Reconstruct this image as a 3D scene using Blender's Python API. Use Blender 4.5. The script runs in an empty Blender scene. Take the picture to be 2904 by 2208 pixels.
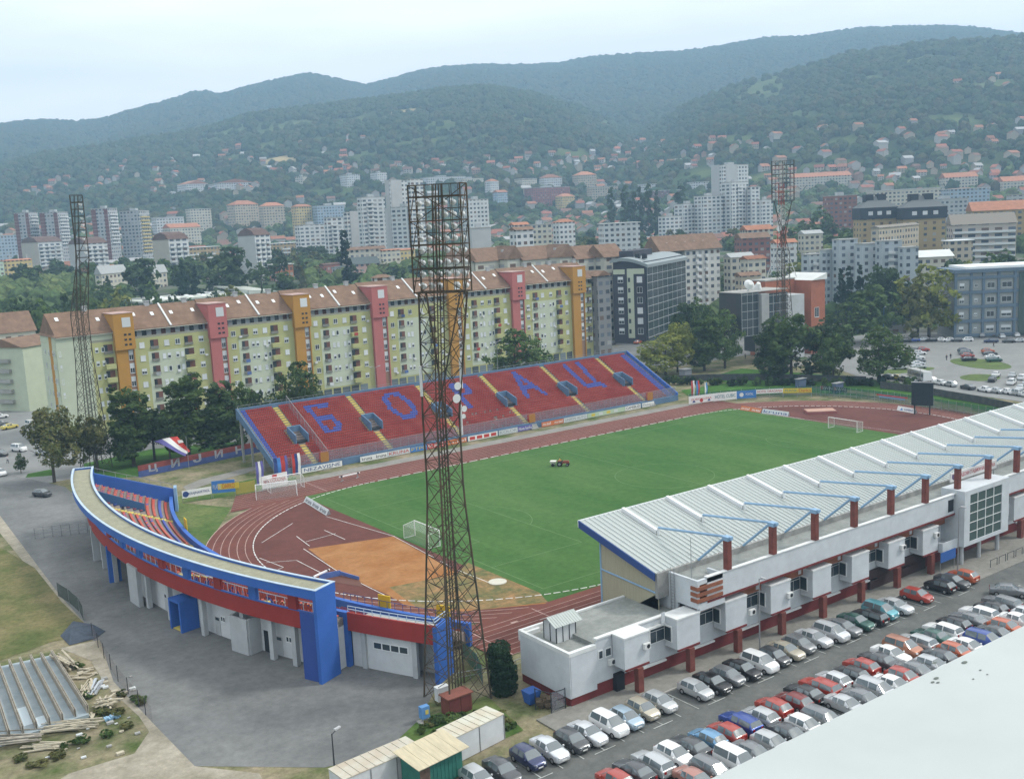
import bpy, bmesh, math, random
import numpy as np
from mathutils import Vector, Matrix, noise as mnoise

# ------------------------------------------------------------------ camera
SC = bpy.context.scene
COL = SC.collection
R = math.radians
CAM = np.array([-134.236, -137.923, 48.417])
FOC, YAW, PITCH, ROLL = 2981.02, 0.623089, 0.161477, -0.047775
_d = np.array([math.sin(YAW)*math.cos(PITCH), math.cos(YAW)*math.cos(PITCH), -math.sin(PITCH)])
_r0 = np.array([math.cos(YAW), -math.sin(YAW), 0.0])
_u0 = np.cross(_r0, _d)
_r = math.cos(ROLL)*_r0+math.sin(ROLL)*_u0
_u = -math.sin(ROLL)*_r0+math.cos(ROLL)*_u0
cd = bpy.data.cameras.new('camera')
cam = bpy.data.objects.new('camera', cd)
COL.objects.link(cam)
cam.matrix_world = Matrix(((_r[0], _u[0], -_d[0], CAM[0]), (_r[1], _u[1], -_d[1], CAM[1]), (_r[2], _u[2], -_d[2], CAM[2]), (0, 0, 0, 1)))
cd.sensor_width = 36.0
cd.lens = FOC/2904*36
cd.clip_start = 0.5
cd.clip_end = 20000
SC.camera = cam
# ------------------------------------------------------------------ sky, sun, exposure
SUN_EL, SUN_HEAD = R(47), R(118)          # heading measured from +Y towards +X
W = bpy.data.worlds.new('World')
SC.world = W
W.use_nodes = True
wn = W.node_tree
wn.nodes.clear()
wo = wn.nodes.new('ShaderNodeOutputWorld')
wb = wn.nodes.new('ShaderNodeBackground')
sky = wn.nodes.new('ShaderNodeTexSky')
sky.sky_type = 'NISHITA'
sky.sun_disc = False
sky.sun_elevation = SUN_EL
sky.sun_rotation = SUN_HEAD
sky.air_density = 1.0
sky.dust_density = 3.0
sky.ozone_density = 1.0
wt = wn.nodes.new('ShaderNodeTexCoord')
wm = wn.nodes.new('ShaderNodeMapping')
wm.inputs['Scale'].default_value = (1.2, 1.2, 7.0)
wz = wn.nodes.new('ShaderNodeTexNoise')
wz.inputs['Scale'].default_value = 2.2
wz.inputs['Detail'].default_value = 6
wz.inputs['Roughness'].default_value = 0.55
wr = wn.nodes.new('ShaderNodeValToRGB')
wr.color_ramp.elements[0].position = 0.3
wr.color_ramp.elements[0].color = (0.74, 0.74, 0.74, 1)
wr.color_ramp.elements[1].position = 0.68
wr.color_ramp.elements[1].color = (1.0, 1.0, 1.0, 1)
wx = wn.nodes.new('ShaderNodeMix')
wx.data_type = 'RGBA'
wx.inputs[7].default_value = (13.0, 13.1, 12.9, 1)      # thin bright cloud sheet
wn.links.new(wt.outputs['Generated'], wm.inputs['Vector'])
wn.links.new(wm.outputs['Vector'], wz.inputs['Vector'])
wn.links.new(wz.outputs['Fac'], wr.inputs['Fac'])
wn.links.new(wr.outputs['Color'], wx.inputs[0])
wn.links.new(sky.outputs['Color'], wx.inputs[6])
wn.links.new(wx.outputs[2], wb.inputs['Color'])
wb.inputs['Strength'].default_value = 0.10
wn.links.new(wb.outputs['Background'], wo.inputs['Surface'])
ld = bpy.data.lights.new('sun', 'SUN')
ld.energy = 1.9
ld.angle = R(9)
ld.color = (1.0, 0.96, 0.88)
sun = bpy.data.objects.new('sun', ld)
COL.objects.link(sun)
_sv = Vector((math.sin(SUN_HEAD)*math.cos(SUN_EL), math.cos(SUN_HEAD)*math.cos(SUN_EL), math.sin(SUN_EL)))
sun.rotation_euler = (-_sv).to_track_quat('-Z', 'Y').to_euler()
SC.view_settings.view_transform = 'Standard'
SC.view_settings.look = 'None'
SC.view_settings.gamma = 1.0
SC.view_settings.exposure = 0.45
SC.cycles.use_denoising = True
SC.cycles.max_bounces = 6
SC.cycles.diffuse_bounces = 2
SC.cycles.glossy_bounces = 2
SC.cycles.transparent_max_bounces = 8
SC.cycles.volume_bounces = 0
random.seed(7)
RND = random.Random(11)

# ------------------------------------------------------------------ measuring helpers (survey of the place: image ray -> point on a plane)
SS = 2904/2210
def ray(x, y):
    return _d+((x*SS-1452)/FOC)*_r-((y*SS-1104)/FOC)*_u
def at(x, y, z=0.0):
    D = ray(x, y)
    return Vector(CAM+D*((z-CAM[2])/D[2]))
def at_x(x, y, X):
    D = ray(x, y)
    return Vector(CAM+D*((X-CAM[0])/D[0]))
def at_y(x, y, Y):
    D = ray(x, y)
    return Vector(CAM+D*((Y-CAM[1])/D[1]))
def pix(P):
    X = np.array(P)-CAM
    w = X@_d
    return ((1452+FOC*(X@_r)/w)/SS, (1104-FOC*(X@_u)/w)/SS)
def hz(X, Y, y):
    lo, hi = -40.0, 700.0
    for _ in range(50):
        m = (lo+hi)/2
        if pix((X, Y, m))[1] > y: lo = m
        else: hi = m
    return lo
def dirx(x):                               # horizontal unit direction under image column x at the horizon
    y = 523.6-x*0.0478
    D = ray(x, y)
    n = math.hypot(D[0], D[1])
    return D[0]/n, D[1]/n
def crop(x0, y0, s):
    return lambda x, y: ((x0+x/s)/SS, (y0+y/s)/SS)

# ------------------------------------------------------------------ materials
MATS = {}
def mat(name, c, rough=0.8, metal=0.0, noise=0.0, scale=1.0, c2=None, spec=0.3, bump=0.0, coat=0.0, detail=4, rnd=0.0, trans=0.0, stretch=None, fine=0.0, fs=2.2):
    if name in MATS: return MATS[name]
    m = bpy.data.materials.new(name)
    m.use_nodes = True
    nt = m.node_tree
    b = nt.nodes['Principled BSDF']
    b.inputs['Roughness'].default_value = rough
    b.inputs['Metallic'].default_value = metal
    b.inputs['Specular IOR Level'].default_value = spec
    if coat: b.inputs['Coat Weight'].default_value = coat; b.inputs['Coat Roughness'].default_value = 0.06
    b.inputs['Base Color'].default_value = (*c, 1)
    src = None
    if noise or c2:
        g = nt.nodes.new('ShaderNodeNewGeometry')
        vec = g.outputs['Position']
        if stretch:
            mp = nt.nodes.new('ShaderNodeMapping'); mp.inputs['Scale'].default_value = stretch
            nt.links.new(vec, mp.inputs['Vector']); vec = mp.outputs['Vector']
        n = nt.nodes.new('ShaderNodeTexNoise')
        n.inputs['Scale'].default_value = scale
        n.inputs['Detail'].default_value = detail
        n.inputs['Roughness'].default_value = 0.62
        nt.links.new(vec, n.inputs['Vector'])
        r = nt.nodes.new('ShaderNodeValToRGB')
        if c2:
            r.color_ramp.elements[0].color = (*c, 1); r.color_ramp.elements[1].color = (*c2, 1)
            r.color_ramp.elements[0].position = 0.36; r.color_ramp.elements[1].position = 0.64
        else:
            a = [max(0, v*(1-noise)) for v in c]; e = [min(1, v*(1+noise)) for v in c]
            r.color_ramp.elements[0].color = (*a, 1); r.color_ramp.elements[1].color = (*e, 1)
            r.color_ramp.elements[0].position = 0.3; r.color_ramp.elements[1].position = 0.7
        nt.links.new(n.outputs['Fac'], r.inputs['Fac'])
        src = r.outputs['Color']
        if bump:
            bp = nt.nodes.new('ShaderNodeBump'); bp.inputs['Strength'].default_value = bump; bp.inputs['Distance'].default_value = 0.1
            nt.links.new(n.outputs['Fac'], bp.inputs['Height']); nt.links.new(bp.outputs['Normal'], b.inputs['Normal'])
    if fine and src:                         # small scale dirt and grain
        n2 = nt.nodes.new('ShaderNodeTexNoise'); n2.inputs['Scale'].default_value = fs; n2.inputs['Detail'].default_value = 8; n2.inputs['Roughness'].default_value = .75
        nt.links.new(g.outputs['Position'], n2.inputs['Vector'])
        m2 = nt.nodes.new('ShaderNodeMapRange'); m2.inputs['From Min'].default_value = .3; m2.inputs['From Max'].default_value = .7; m2.inputs['To Min'].default_value = 1-fine; m2.inputs['To Max'].default_value = 1+fine
        nt.links.new(n2.outputs['Fac'], m2.inputs['Value'])
        h2 = nt.nodes.new('ShaderNodeHueSaturation'); nt.links.new(m2.outputs['Result'], h2.inputs['Value']); nt.links.new(src, h2.inputs['Color']); src = h2.outputs['Color']
    if rnd:                                  # each object a little lighter or darker, as bought and weathered
        oi = nt.nodes.new('ShaderNodeObjectInfo')
        hs = nt.nodes.new('ShaderNodeHueSaturation')
        mr = nt.nodes.new('ShaderNodeMapRange')
        mr.inputs['To Min'].default_value = 1-rnd; mr.inputs['To Max'].default_value = 1+rnd
        nt.links.new(oi.outputs['Random'], mr.inputs['Value']); nt.links.new(mr.outputs['Result'], hs.inputs['Value'])
        if src: nt.links.new(src, hs.inputs['Color'])
        else: hs.inputs['Color'].default_value = (*c, 1)
        src = hs.outputs['Color']
    if src: nt.links.new(src, b.inputs['Base Color'])
    if trans:                                # wire or net: mostly gaps
        o = nt.nodes['Material Output']; t = nt.nodes.new('ShaderNodeBsdfTransparent'); x = nt.nodes.new('ShaderNodeMixShader')
        x.inputs[0].default_value = trans
        nt.links.new(b.outputs[0], x.inputs[1]); nt.links.new(t.outputs[0], x.inputs[2]); nt.links.new(x.outputs[0], o.inputs['Surface'])
    MATS[name] = m
    return m

# ------------------------------------------------------------------ mesh helpers
class MB:
    def __init__(s): s.v = []; s.f = []
    def add(s, vs, fs):
        o = len(s.v); s.v += [tuple(v) for v in vs]; s.f += [tuple(i+o for i in f) for f in fs]; return s
    def box(s, a, b, M=None):
        x0, y0, z0 = a; x1, y1, z1 = b
        vs = [(x0, y0, z0), (x1, y0, z0), (x1, y1, z0), (x0, y1, z0), (x0, y0, z1), (x1, y0, z1), (x1, y1, z1), (x0, y1, z1)]
        if M is not None: vs = [M @ Vector(v) for v in vs]
        return s.add(vs, [(3, 2, 1, 0), (4, 5, 6, 7), (0, 1, 5, 4), (1, 2, 6, 5), (2, 3, 7, 6), (3, 0, 4, 7)])
    def quad(s, *p): return s.add(p, [tuple(range(len(p)))])
    def prism(s, poly, z0, z1):
        n = len(poly)
        ar = sum(poly[i][0]*poly[(i+1) % n][1]-poly[(i+1) % n][0]*poly[i][1] for i in range(n))
        if ar < 0: poly = poly[::-1]
        vs = [(p[0], p[1], z0) for p in poly]+[(p[0], p[1], z1) for p in poly]
        return s.add(vs, [tuple(range(n-1, -1, -1)), tuple(range(n, 2*n))]+[(i, (i+1) % n, n+(i+1) % n, n+i) for i in range(n)])
    def bar(s, p, q, w, h=None, up=(0, 0, 1)):
        h = h or w; p = Vector(p); q = Vector(q); d = (q-p).normalized(); u = Vector(up)
        if abs(d.dot(u)) > 0.98: u = Vector((1, 0, 0))
        a = d.cross(u).normalized(); b = a.cross(d).normalized()
        c = [a*(i*w/2)+b*(j*h/2) for i, j in ((-1, -1), (1, -1), (1, 1), (-1, 1))]
        return s.add([p+k for k in c]+[q+k for k in c], [(3, 2, 1, 0), (4, 5, 6, 7), (0, 1, 5, 4), (1, 2, 6, 5), (2, 3, 7, 6), (3, 0, 4, 7)][0:6])
    def tube(s, p, q, r0, r1=None, n=8, cap=True):
        r1 = r0 if r1 is None else r1; p = Vector(p); q = Vector(q); d = (q-p).normalized()
        u = Vector((1, 0, 0)) if abs(d.z) > 0.9 else Vector((0, 0, 1)); a = d.cross(u).normalized(); b = d.cross(a).normalized()
        A = [p+(a*math.cos(t)+b*math.sin(t))*r0 for t in [2*math.pi*i/n for i in range(n)]]
        B = [q+(a*math.cos(t)+b*math.sin(t))*r1 for t in [2*math.pi*i/n for i in range(n)]]
        f = [(i, (i+1) % n, n+(i+1) % n, n+i) for i in range(n)]
        if cap: f += [tuple(range(n-1, -1, -1)), tuple(range(n, 2*n))]
        return s.add(A+B, f)
    def strip(s, A, B):                      # quads between two polylines
        n = len(A)
        return s.add(list(A)+list(B), [(i, i+1, n+i+1, n+i) for i in range(n-1)])
    def sphere(s, c, r, n=8, m=6, sz=1.0):
        vs = []; fs = []
        for j in range(m+1):
            t = math.pi*j/m
            for i in range(n):
                p = 2*math.pi*i/n; vs.append((c[0]+r*math.sin(t)*math.cos(p), c[1]+r*math.sin(t)*math.sin(p), c[2]+r*sz*math.cos(t)))
        for j in range(m):
            for i in range(n): fs.append((j*n+i, (j+1)*n+i, (j+1)*n+(i+1) % n, j*n+(i+1) % n))
        return s.add(vs, fs)
    def mesh(s, name, m, smooth=False):
        me = bpy.data.meshes.new(name); me.from_pydata(s.v, [], s.f); me.update()
        if m: me.materials.append(m)
        if smooth: me.shade_smooth()
        return me
    def build(s, name, m, parent=None, smooth=False, world=True, label=None):
        o = bpy.data.objects.new(name, s.mesh(name, m, smooth)); COL.objects.link(o)
        if parent:
            o.parent = parent
            if world:                        # vertices given in world metres
                r = parent
                off = Vector((0, 0, 0))
                while r: off += r.location; r = r.parent
                o.location = -off
        if label: o['label'] = label
        return o
def tag(o, label, cat, group=None):
    o['label'] = label; o['category'] = cat
    if group: o['group'] = group
    return o
def thing(name, label, cat, loc=(0, 0, 0), rz=0.0, group=None):
    o = bpy.data.objects.new(name, None); COL.objects.link(o); o.location = loc; o.rotation_euler = (0, 0, rz); o.empty_display_size = 0.3
    return tag(o, label, cat, group)
def part(name, me, parent, loc=(0, 0, 0), rot=(0, 0, 0), scale=None, m=None):
    o = bpy.data.objects.new(name, me); COL.objects.link(o); o.parent = parent; o.location = loc; o.rotation_euler = rot
    if scale: o.scale = scale
    return o
def struct(name, mb, m, smooth=False):
    o = mb.build(name, m, None, smooth); o['kind'] = 'structure'; return o
def text(name, body, m, parent, loc, ax, up, h, w=None, bold=0.0, label=None):
    """raised lettering on a board: ax = reading direction, up = letter-up direction, h = cap height, w = fitted width"""
    cu = bpy.data.curves.new(name, 'FONT'); cu.body = body; cu.align_x = 'CENTER'; cu.align_y = 'CENTER'; cu.size = 1.0; cu.extrude = 0.01; cu.offset = bold
    cu.materials.append(m)
    oc = bpy.data.objects.new('lettering_outline', cu); COL.objects.link(oc)
    dg = bpy.context.evaluated_depsgraph_get()
    me = bpy.data.meshes.new_from_object(oc.evaluated_get(dg)); bpy.data.objects.remove(oc); bpy.data.curves.remove(cu)
    if not me.materials: me.materials.append(m)
    co = np.array([v.co[:] for v in me.vertices]); dm = Vector(co.max(0)-co.min(0))
    o = bpy.data.objects.new(name, me); COL.objects.link(o)
    s = h/max(dm.y, 0.3); sx = (w/max(dm.x, 0.1)) if w else s
    a = Vector(ax).normalized(); b = Vector(up).normalized(); c = a.cross(b)
    M = Matrix(((a.x*sx, b.x*s, c.x, 0), (a.y*sx, b.y*s, c.y, 0), (a.z*sx, b.z*s, c.z, 0), (0, 0, 0, 1)))
    L = Vector(loc)
    r = parent
    while r: L = L-r.location; r = r.parent
    M.translation = L
    o.parent = parent
    o.matrix_basis = M
    if label: o['label'] = label
    return o
# ------------------------------------------------------------------ terrain and hills
def ss(a, b, t):
    t = np.clip((t-a)/(b-a), 0, 1); return t*t*(3-2*t)
def prof(pts):
    az = []; el = []
    for x, y in pts:
        D = ray(x, y); az.append(math.atan2(D[0], D[1])); el.append(D[2]/math.hypot(D[0], D[1]))
    return np.array(az), np.array(el)
RIDGES = [  # skyline of each ridge seen from the camera, crest distance, foot distance
    (prof([(-900, 300), (-300, 285), (0, 273), (90, 265), (170, 268), (215, 265), (280, 245), (340, 230), (420, 205), (445, 203), (475, 210), (530, 195), (590, 180), (640, 170), (665, 165), (700, 170), (760, 185), (790, 190), (840, 178), (900, 160), (960, 150), (1040, 145), (1110, 146), (1150, 146), (1200, 143), (1270, 130), (1360, 122), (1460, 118), (1560, 105), (1650, 88), (1740, 85), (1800, 75), (1850, 68), (1940, 64), (2020, 63), (2100, 66), (2210, 80), (2500, 110), (3100, 160)]), 3300, 1300),
    (prof([(-900, 420), (-300, 395), (0, 362), (100, 335), (200, 322), (300, 305), (430, 285), (550, 248), (640, 238), (700, 232), (830, 214), (900, 206), (960, 196), (1050, 190), (1150, 206), (1250, 235), (1330, 268), (1400, 310), (1500, 360), (1700, 430), (3100, 430)]), 2150, 1000),
    (prof([(-900, 520), (900, 470), (1200, 400), (1300, 345), (1380, 290), (1420, 268), (1500, 222), (1570, 195), (1650, 168), (1700, 160), (1760, 141), (1830, 120), (1900, 112), (1990, 97), (2100, 91), (2210, 86), (2500, 95), (3100, 160)]), 2000, 960),
]
def fbm(x, y, s, seed=0.0):
    return (np.sin(x*s+1.3*np.sin(y*s*0.8+seed)+seed)+0.6*np.sin(y*s*1.7+1.1*np.sin(x*s*1.4)+2*seed)+0.35*np.sin((x+y)*s*3.1+seed*3)+0.25*np.sin((x-y)*s*4.7+1.7*seed))/2.2
def TZ(x, y):
    x = np.asarray(x, float); y = np.asarray(y, float)
    dx = x-CAM[0]; dy = y-CAM[1]; d = np.hypot(dx, dy); az = np.arctan2(dx, dy)
    base = 20*ss(400, 660, d)
    z = base
    for k, ((pa, pe), D, F) in enumerate(RIDGES):
        H = CAM[2]+D*np.interp(az, pa, pe)
        t = (d-F)/(D-F)
        tt = np.clip(t, 0, 1)
        h = base+(H-base)*(0.62*tt**1.25+0.38*tt*tt*(3-2*tt))
        h = h+fbm(x, y, 0.0052, 1.0+k)*75*tt*(1-tt)+fbm(x, y, 0.017, 2.0+k)*18*tt*(1-tt)
        h = np.where(t > 1, base+(H-base)*np.clip(1-0.5*(t-1)**1.2, 0.1, 1), h)
        z = np.maximum(z, np.where(t > 0, h, -1e3))
    return z
def tz(x, y): return float(TZ(x, y))
def hit(px, py, d0=150.0):                   # where the view line through an image point meets the land
    D = ray(px, py); n = math.hypot(D[0], D[1]); t = np.linspace(d0, 5500, 2600)/n
    P = CAM[None]+D[None]*t[:, None]
    below = P[:, 2] < TZ(P[:, 0], P[:, 1])
    i = int(np.argmax(below)) if below.any() else len(t)-1
    return Vector(P[i])
def along(px, d):                            # the land point under image column px at distance d
    a, b = dirx(px); x = CAM[0]+a*d; y = CAM[1]+b*d
    return Vector((x, y, tz(x, y)))

MEADOWS = []                                 # open fields on the hills: (x, y, radius across, radius along, kind)
for px, py, rx, ry, kd in [(877, 241, 38, 7, 1), (900, 310, 75, 12, 0), (600, 345, 35, 7, 1), (480, 292, 75, 13, 0), (620, 275, 90, 12, 0), (1150, 262, 55, 10, 0), (800, 330, 60, 14, 0),
                           (950, 268, 60, 9, 0), (1310, 265, 30, 6, 0), (1650, 172, 55, 8, 0), (1900, 172, 60, 9, 0), (1830, 305, 70, 12, 0), (2100, 365, 60, 12, 0), (1980, 130, 60, 6, 0),
                           (1500, 380, 60, 14, 0), (1990, 400, 70, 10, 0), (560, 320, 60, 9, 0), (690, 300, 50, 8, 0), (1040, 300, 60, 8, 0), (980, 345, 50, 8, 0), (1240, 330, 50, 8, 0), (350, 370, 60, 9, 0), (1700, 250, 50, 8, 0), (1600, 300, 50, 8, 0), (2050, 260, 60, 9, 0), (1930, 220, 40, 6, 0), (760, 260, 60, 8, 0), (730, 415, 70, 12, 2), (400, 400, 60, 12, 0), (1650, 385, 40, 12, 0), (250, 400, 70, 10, 0), (2150, 180, 50, 10, 0), (1760, 355, 70, 10, 0)]:
    P = hit(px, py, 900); Q = hit(px+rx, py, 900); S_ = hit(px, py-ry, 900)
    d = math.hypot(P.x-CAM[0], P.y-CAM[1])
    MEADOWS.append((P.x, P.y, max(15, rx*SS/FOC*d), max(20, min(260, math.hypot(S_.x-P.x, S_.y-P.y))), kd))
def meadow(x, y):
    m = np.zeros(np.shape(x)); k2 = np.zeros(np.shape(x))
    for mx, my, ra, rb, kd in MEADOWS:
        ax, ay = mx-CAM[0], my-CAM[1]; n = math.hypot(ax, ay); ux, uy = ax/n, ay/n
        u = ((x-mx)*uy-(y-my)*ux)/ra; v = ((x-mx)*ux+(y-my)*uy)/rb
        q = np.clip(1.5-1.2*np.sqrt(u*u+v*v)+0.45*fbm(x, y, 0.022, mx)+.25*fbm(x, y, .07, my), 0, 1)
        m = np.maximum(m, q)
        if kd == 1: k2 = np.maximum(k2, q)
    return m, k2
def make_terrain():
    dist = np.concatenate([[0, 30, 60, 100, 150, 200, 260, 330], np.arange(390, 960, 12), np.arange(960, 3325, 13)])
    az = np.concatenate([np.linspace(-2.4, -0.16, 50)[:-1], np.linspace(-0.16, 1.25, 620), np.linspace(1.25, 3.9, 50)[1:]])
    A, Dd = np.meshgrid(az, dist)
    X = CAM[0]+np.sin(A)*Dd; Y = CAM[1]+np.cos(A)*Dd
    Z = TZ(X, Y)
    hill = ss(1000, 1200, Dd)
    Z = Z+hill*(fbm(X, Y, 0.06, 3)*3.0+fbm(X, Y, 0.13, 5)*1.6)*(1-meadow(X, Y)[0])
    Z = np.where(Dd < 395, -0.05, Z-0.05)
    nr, nc = X.shape
    me = bpy.data.meshes.new('terrain')
    v = np.stack([X, Y, Z], -1).reshape(-1, 3)
    i = np.arange((nr-1)*(nc-1)); r = i//(nc-1); c = i % (nc-1); a = r*nc+c
    f = np.stack([a, a+nc, a+nc+1, a+1], 1)
    me.from_pydata(v.tolist(), [], f.tolist()); me.update(); me.shade_smooth()
    m, k2 = meadow(X, Y)
    open_ = np.clip(np.maximum(m, 1-hill), 0, 1).reshape(-1)
    col = np.zeros((len(v), 4), np.float32); col[:, 0] = open_; col[:, 1] = k2.reshape(-1); col[:, 2] = hill.reshape(-1); col[:, 3] = 1
    ca = me.color_attributes.new('land', 'FLOAT_COLOR', 'POINT'); ca.data.foreach_set('color', col.reshape(-1))
    mt = bpy.data.materials.new('land'); mt.use_nodes = True; nt = mt.node_tree; b = nt.nodes['Principled BSDF']; b.inputs['Roughness'].default_value = 0.95; b.inputs['Specular IOR Level'].default_value = 0.05
    at_ = nt.nodes.new('ShaderNodeVertexColor'); at_.layer_name = 'land'
    sp = nt.nodes.new('ShaderNodeSeparateColor'); nt.links.new(at_.outputs['Color'], sp.inputs['Color'])
    g = nt.nodes.new('ShaderNodeNewGeometry')
    def nz(scale, c0, c1, p0=0.35, p1=0.65, det=5):
        n = nt.nodes.new('ShaderNodeTexNoise'); n.inputs['Scale'].default_value = scale; n.inputs['Detail'].default_value = det; nt.links.new(g.outputs['Position'], n.inputs['Vector'])
        rr = nt.nodes.new('ShaderNodeValToRGB'); rr.color_ramp.elements[0].color = (*c0, 1); rr.color_ramp.elements[1].color = (*c1, 1)
        rr.color_ramp.elements[0].position = p0; rr.color_ramp.elements[1].position = p1
        nt.links.new(n.outputs['Fac'], rr.inputs['Fac']); return rr.outputs['Color']
    def mx(f, a, bb):
        q = nt.nodes.new('ShaderNodeMix'); q.data_type = 'RGBA'; nt.links.new(f, q.inputs[0]); nt.links.new(a, q.inputs[6]); nt.links.new(bb, q.inputs[7]); return q.outputs[2]
    wood = nz(0.03, (0.022, 0.04, 0.016), (0.055, 0.075, 0.028))
    grass = nz(0.02, (0.06, 0.095, 0.035), (0.125, 0.15, 0.06))
    town = nz(0.045, (0.05, 0.085, 0.03), (0.16, 0.16, 0.14), 0.42, 0.62)
    hay = nz(0.05, (0.36, 0.28, 0.15), (0.42, 0.35, 0.2))
    hillc = mx(sp.outputs['Red'], wood, grass)
    hillc = mx(sp.outputs['Green'], hillc, hay)
    nt.links.new(mx(sp.outputs['Blue'], town, hillc), b.inputs['Base Color'])
    me.materials.append(mt)
    o = bpy.data.objects.new('terrain', me); COL.objects.link(o); o['kind'] = 'structure'
make_terrain()

# ------------------------------------------------------------------ sheets of ground, each 4 mm above the one below
def px(*pts): return [tuple(at(x, y))[:2] for x, y in pts]
SHZ = [-0.024]
def sheet(name, poly, z, m):
    SHZ[0] += 0.004; z = SHZ[0]
    mb = MB(); mb.quad(*[(p[0], p[1], z) for p in (poly if sum(poly[i][0]*poly[(i+1) % len(poly)][1]-poly[(i+1) % len(poly)][0]*poly[i][1] for i in range(len(poly))) > 0 else poly[::-1])])
    return struct(name, mb, m)
M_DIRT = mat('dirt_grass', (0.07, 0.10, 0.03), 0.95, c2=(0.26, 0.22, 0.15), scale=0.16, detail=8, spec=0.1, fine=0.4, fs=1.2)
M_ASPH = mat('asphalt', (0.115, 0.12, 0.12), 0.85, c2=(0.185, 0.19, 0.186), scale=0.07, detail=8, spec=0.3, fine=0.22, fs=0.9)
M_ASPH2 = mat('asphalt_lot', (0.088, 0.094, 0.090), 0.8, c2=(0.125, 0.13, 0.124), scale=0.35, detail=8, spec=0.3, fine=0.2, fs=1.6)
M_PALE = mat('pale_asphalt', (0.21, 0.215, 0.21), 0.85, noise=0.13, scale=0.12, detail=7, fine=0.15, fs=1.0)
M_PAVE = mat('paving', (0.21, 0.205, 0.185), 0.9, noise=0.18, scale=0.25, detail=8, fine=0.2, fs=1.5)
M_SAND = mat('sand', (0.23, 0.21, 0.16), 0.95, c2=(0.36, 0.33, 0.27), scale=0.22, detail=9, spec=0.1, fine=0.25, fs=1.5)
M_LAWN = mat('lawn', (0.045, 0.10, 0.022), 0.95, c2=(0.13, 0.16, 0.055), scale=0.11, detail=9, spec=0.1, fine=0.4, fs=1.2)
M_LAWN2 = mat('green_lawn', (0.05, 0.12, 0.022), 0.95, noise=0.35, scale=0.2, detail=8, spec=0.1, fine=0.3, fs=1.2)
M_PITCH = mat('pitch_turf', (0.040, 0.108, 0.026), 0.95, c2=(0.074, 0.142, 0.042), scale=0.075, detail=9, spec=0.1, stretch=(1.0, 0.28, 1), fine=0.22, fs=0.8)
M_TRACK = mat('track_red', (0.138, 0.052, 0.04), 0.9, noise=0.17, scale=0.2, detail=7, spec=0.15, stretch=(0.25, 1, 1), fine=0.14, fs=1.2)
M_TRACK2 = mat('track_red_dark', (0.115, 0.044, 0.036), 0.9, noise=0.16, scale=0.12, detail=7, spec=0.15, fine=0.16, fs=0.8)
M_CLAY = mat('orange_clay', (0.27, 0.12, 0.042), 0.95, c2=(0.34, 0.175, 0.075), scale=0.2, detail=8, spec=0.1, fine=0.16, fs=1.0)
M_LINE = mat('white_paint_line', (0.62, 0.62, 0.60), 0.8, noise=0.3, scale=1.2)
M_FAINT = mat('worn_white_line', (0.12, 0.20, 0.085), 0.9, noise=0.2, scale=1.0)
M_TLINE = mat('track_line', (0.42, 0.30, 0.27), 0.9, noise=0.3, scale=1.0)
M_KERB = mat('kerb_stone', (0.36, 0.35, 0.33), 0.9, noise=0.12, scale=1.5)

sheet('ground', [(-175, -150), (250, -150), (250, -48), (130, 0), (130, 98), (-60, 98), (-175, 130)], -0.02, M_DIRT)
sheet('street', [(-190, 86), (-74, 86), (60, 97), (150, 97), (185, 128), (185, 150), (-70, 128), (-70, 200), (-190, 200)], -0.012, M_PALE)
sheet('road', [(-70, 84), (-60, 98), (140, 103), (260, 103), (220, 172), (130, 172), (125, 150), (-70, 137)], -0.008, M_ASPH)
sheet('street_lawn', px((180, 1000), (330, 968), (520, 952), (560, 972), (300, 1028), (190, 1035)), 0.0, M_LAWN2)
sheet('street_lawn', px((60, 1022), (110, 1012), (120, 1025), (55, 1030)), 0.0, M_LAWN2)
sheet('forecourt', px((-40, 1010), (140, 1050), (300, 1180), (560, 1330), (800, 1400), (960, 1450), (905, 1552), (862, 1592), (838, 1622), (700, 1655), (420, 1652), (345, 1575), (245, 1470), (180, 1340), (130, 1285), (0, 1112), (-60, 1060)), 0.0, M_ASPH)
sheet('bare_earth', px((-60, 1065), (0, 1112), (130, 1285), (180, 1340), (205, 1375), (150, 1335), (92, 1262), (0, 1150), (-60, 1110)), 0.004, M_SAND)
sheet('bare_earth', px((215, 1380), (245, 1470), (345, 1575), (420, 1652), (560, 1668), (620, 1780), (-40, 1780), (150, 1668), (290, 1625), (322, 1578), (300, 1545), (228, 1478), (196, 1425), (130, 1398)), 0.004, M_SAND)
sheet('waste_ground', px((-60, 1175), (0, 1180), (75, 1225), (135, 1300), (205, 1365), (110, 1385), (0, 1425), (-60, 1430)), 0.008, mat('dry_grass', (.085, .105, .035), .95, c2=(.20, .17, .085), scale=.14, detail=9, spec=.1, fine=0.35, fs=1.3))
sheet('parking_lot', [(-101, -64.35), (60, -64.35), (60, -150), (-101, -150)], 0.004, M_ASPH2)
sheet('lot_edge', px((905, 1552), (1050, 1500), (1130, 1575), (985, 1640), (865, 1665), (838, 1622), (862, 1592)), 0.0081, M_LAWN)
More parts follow.
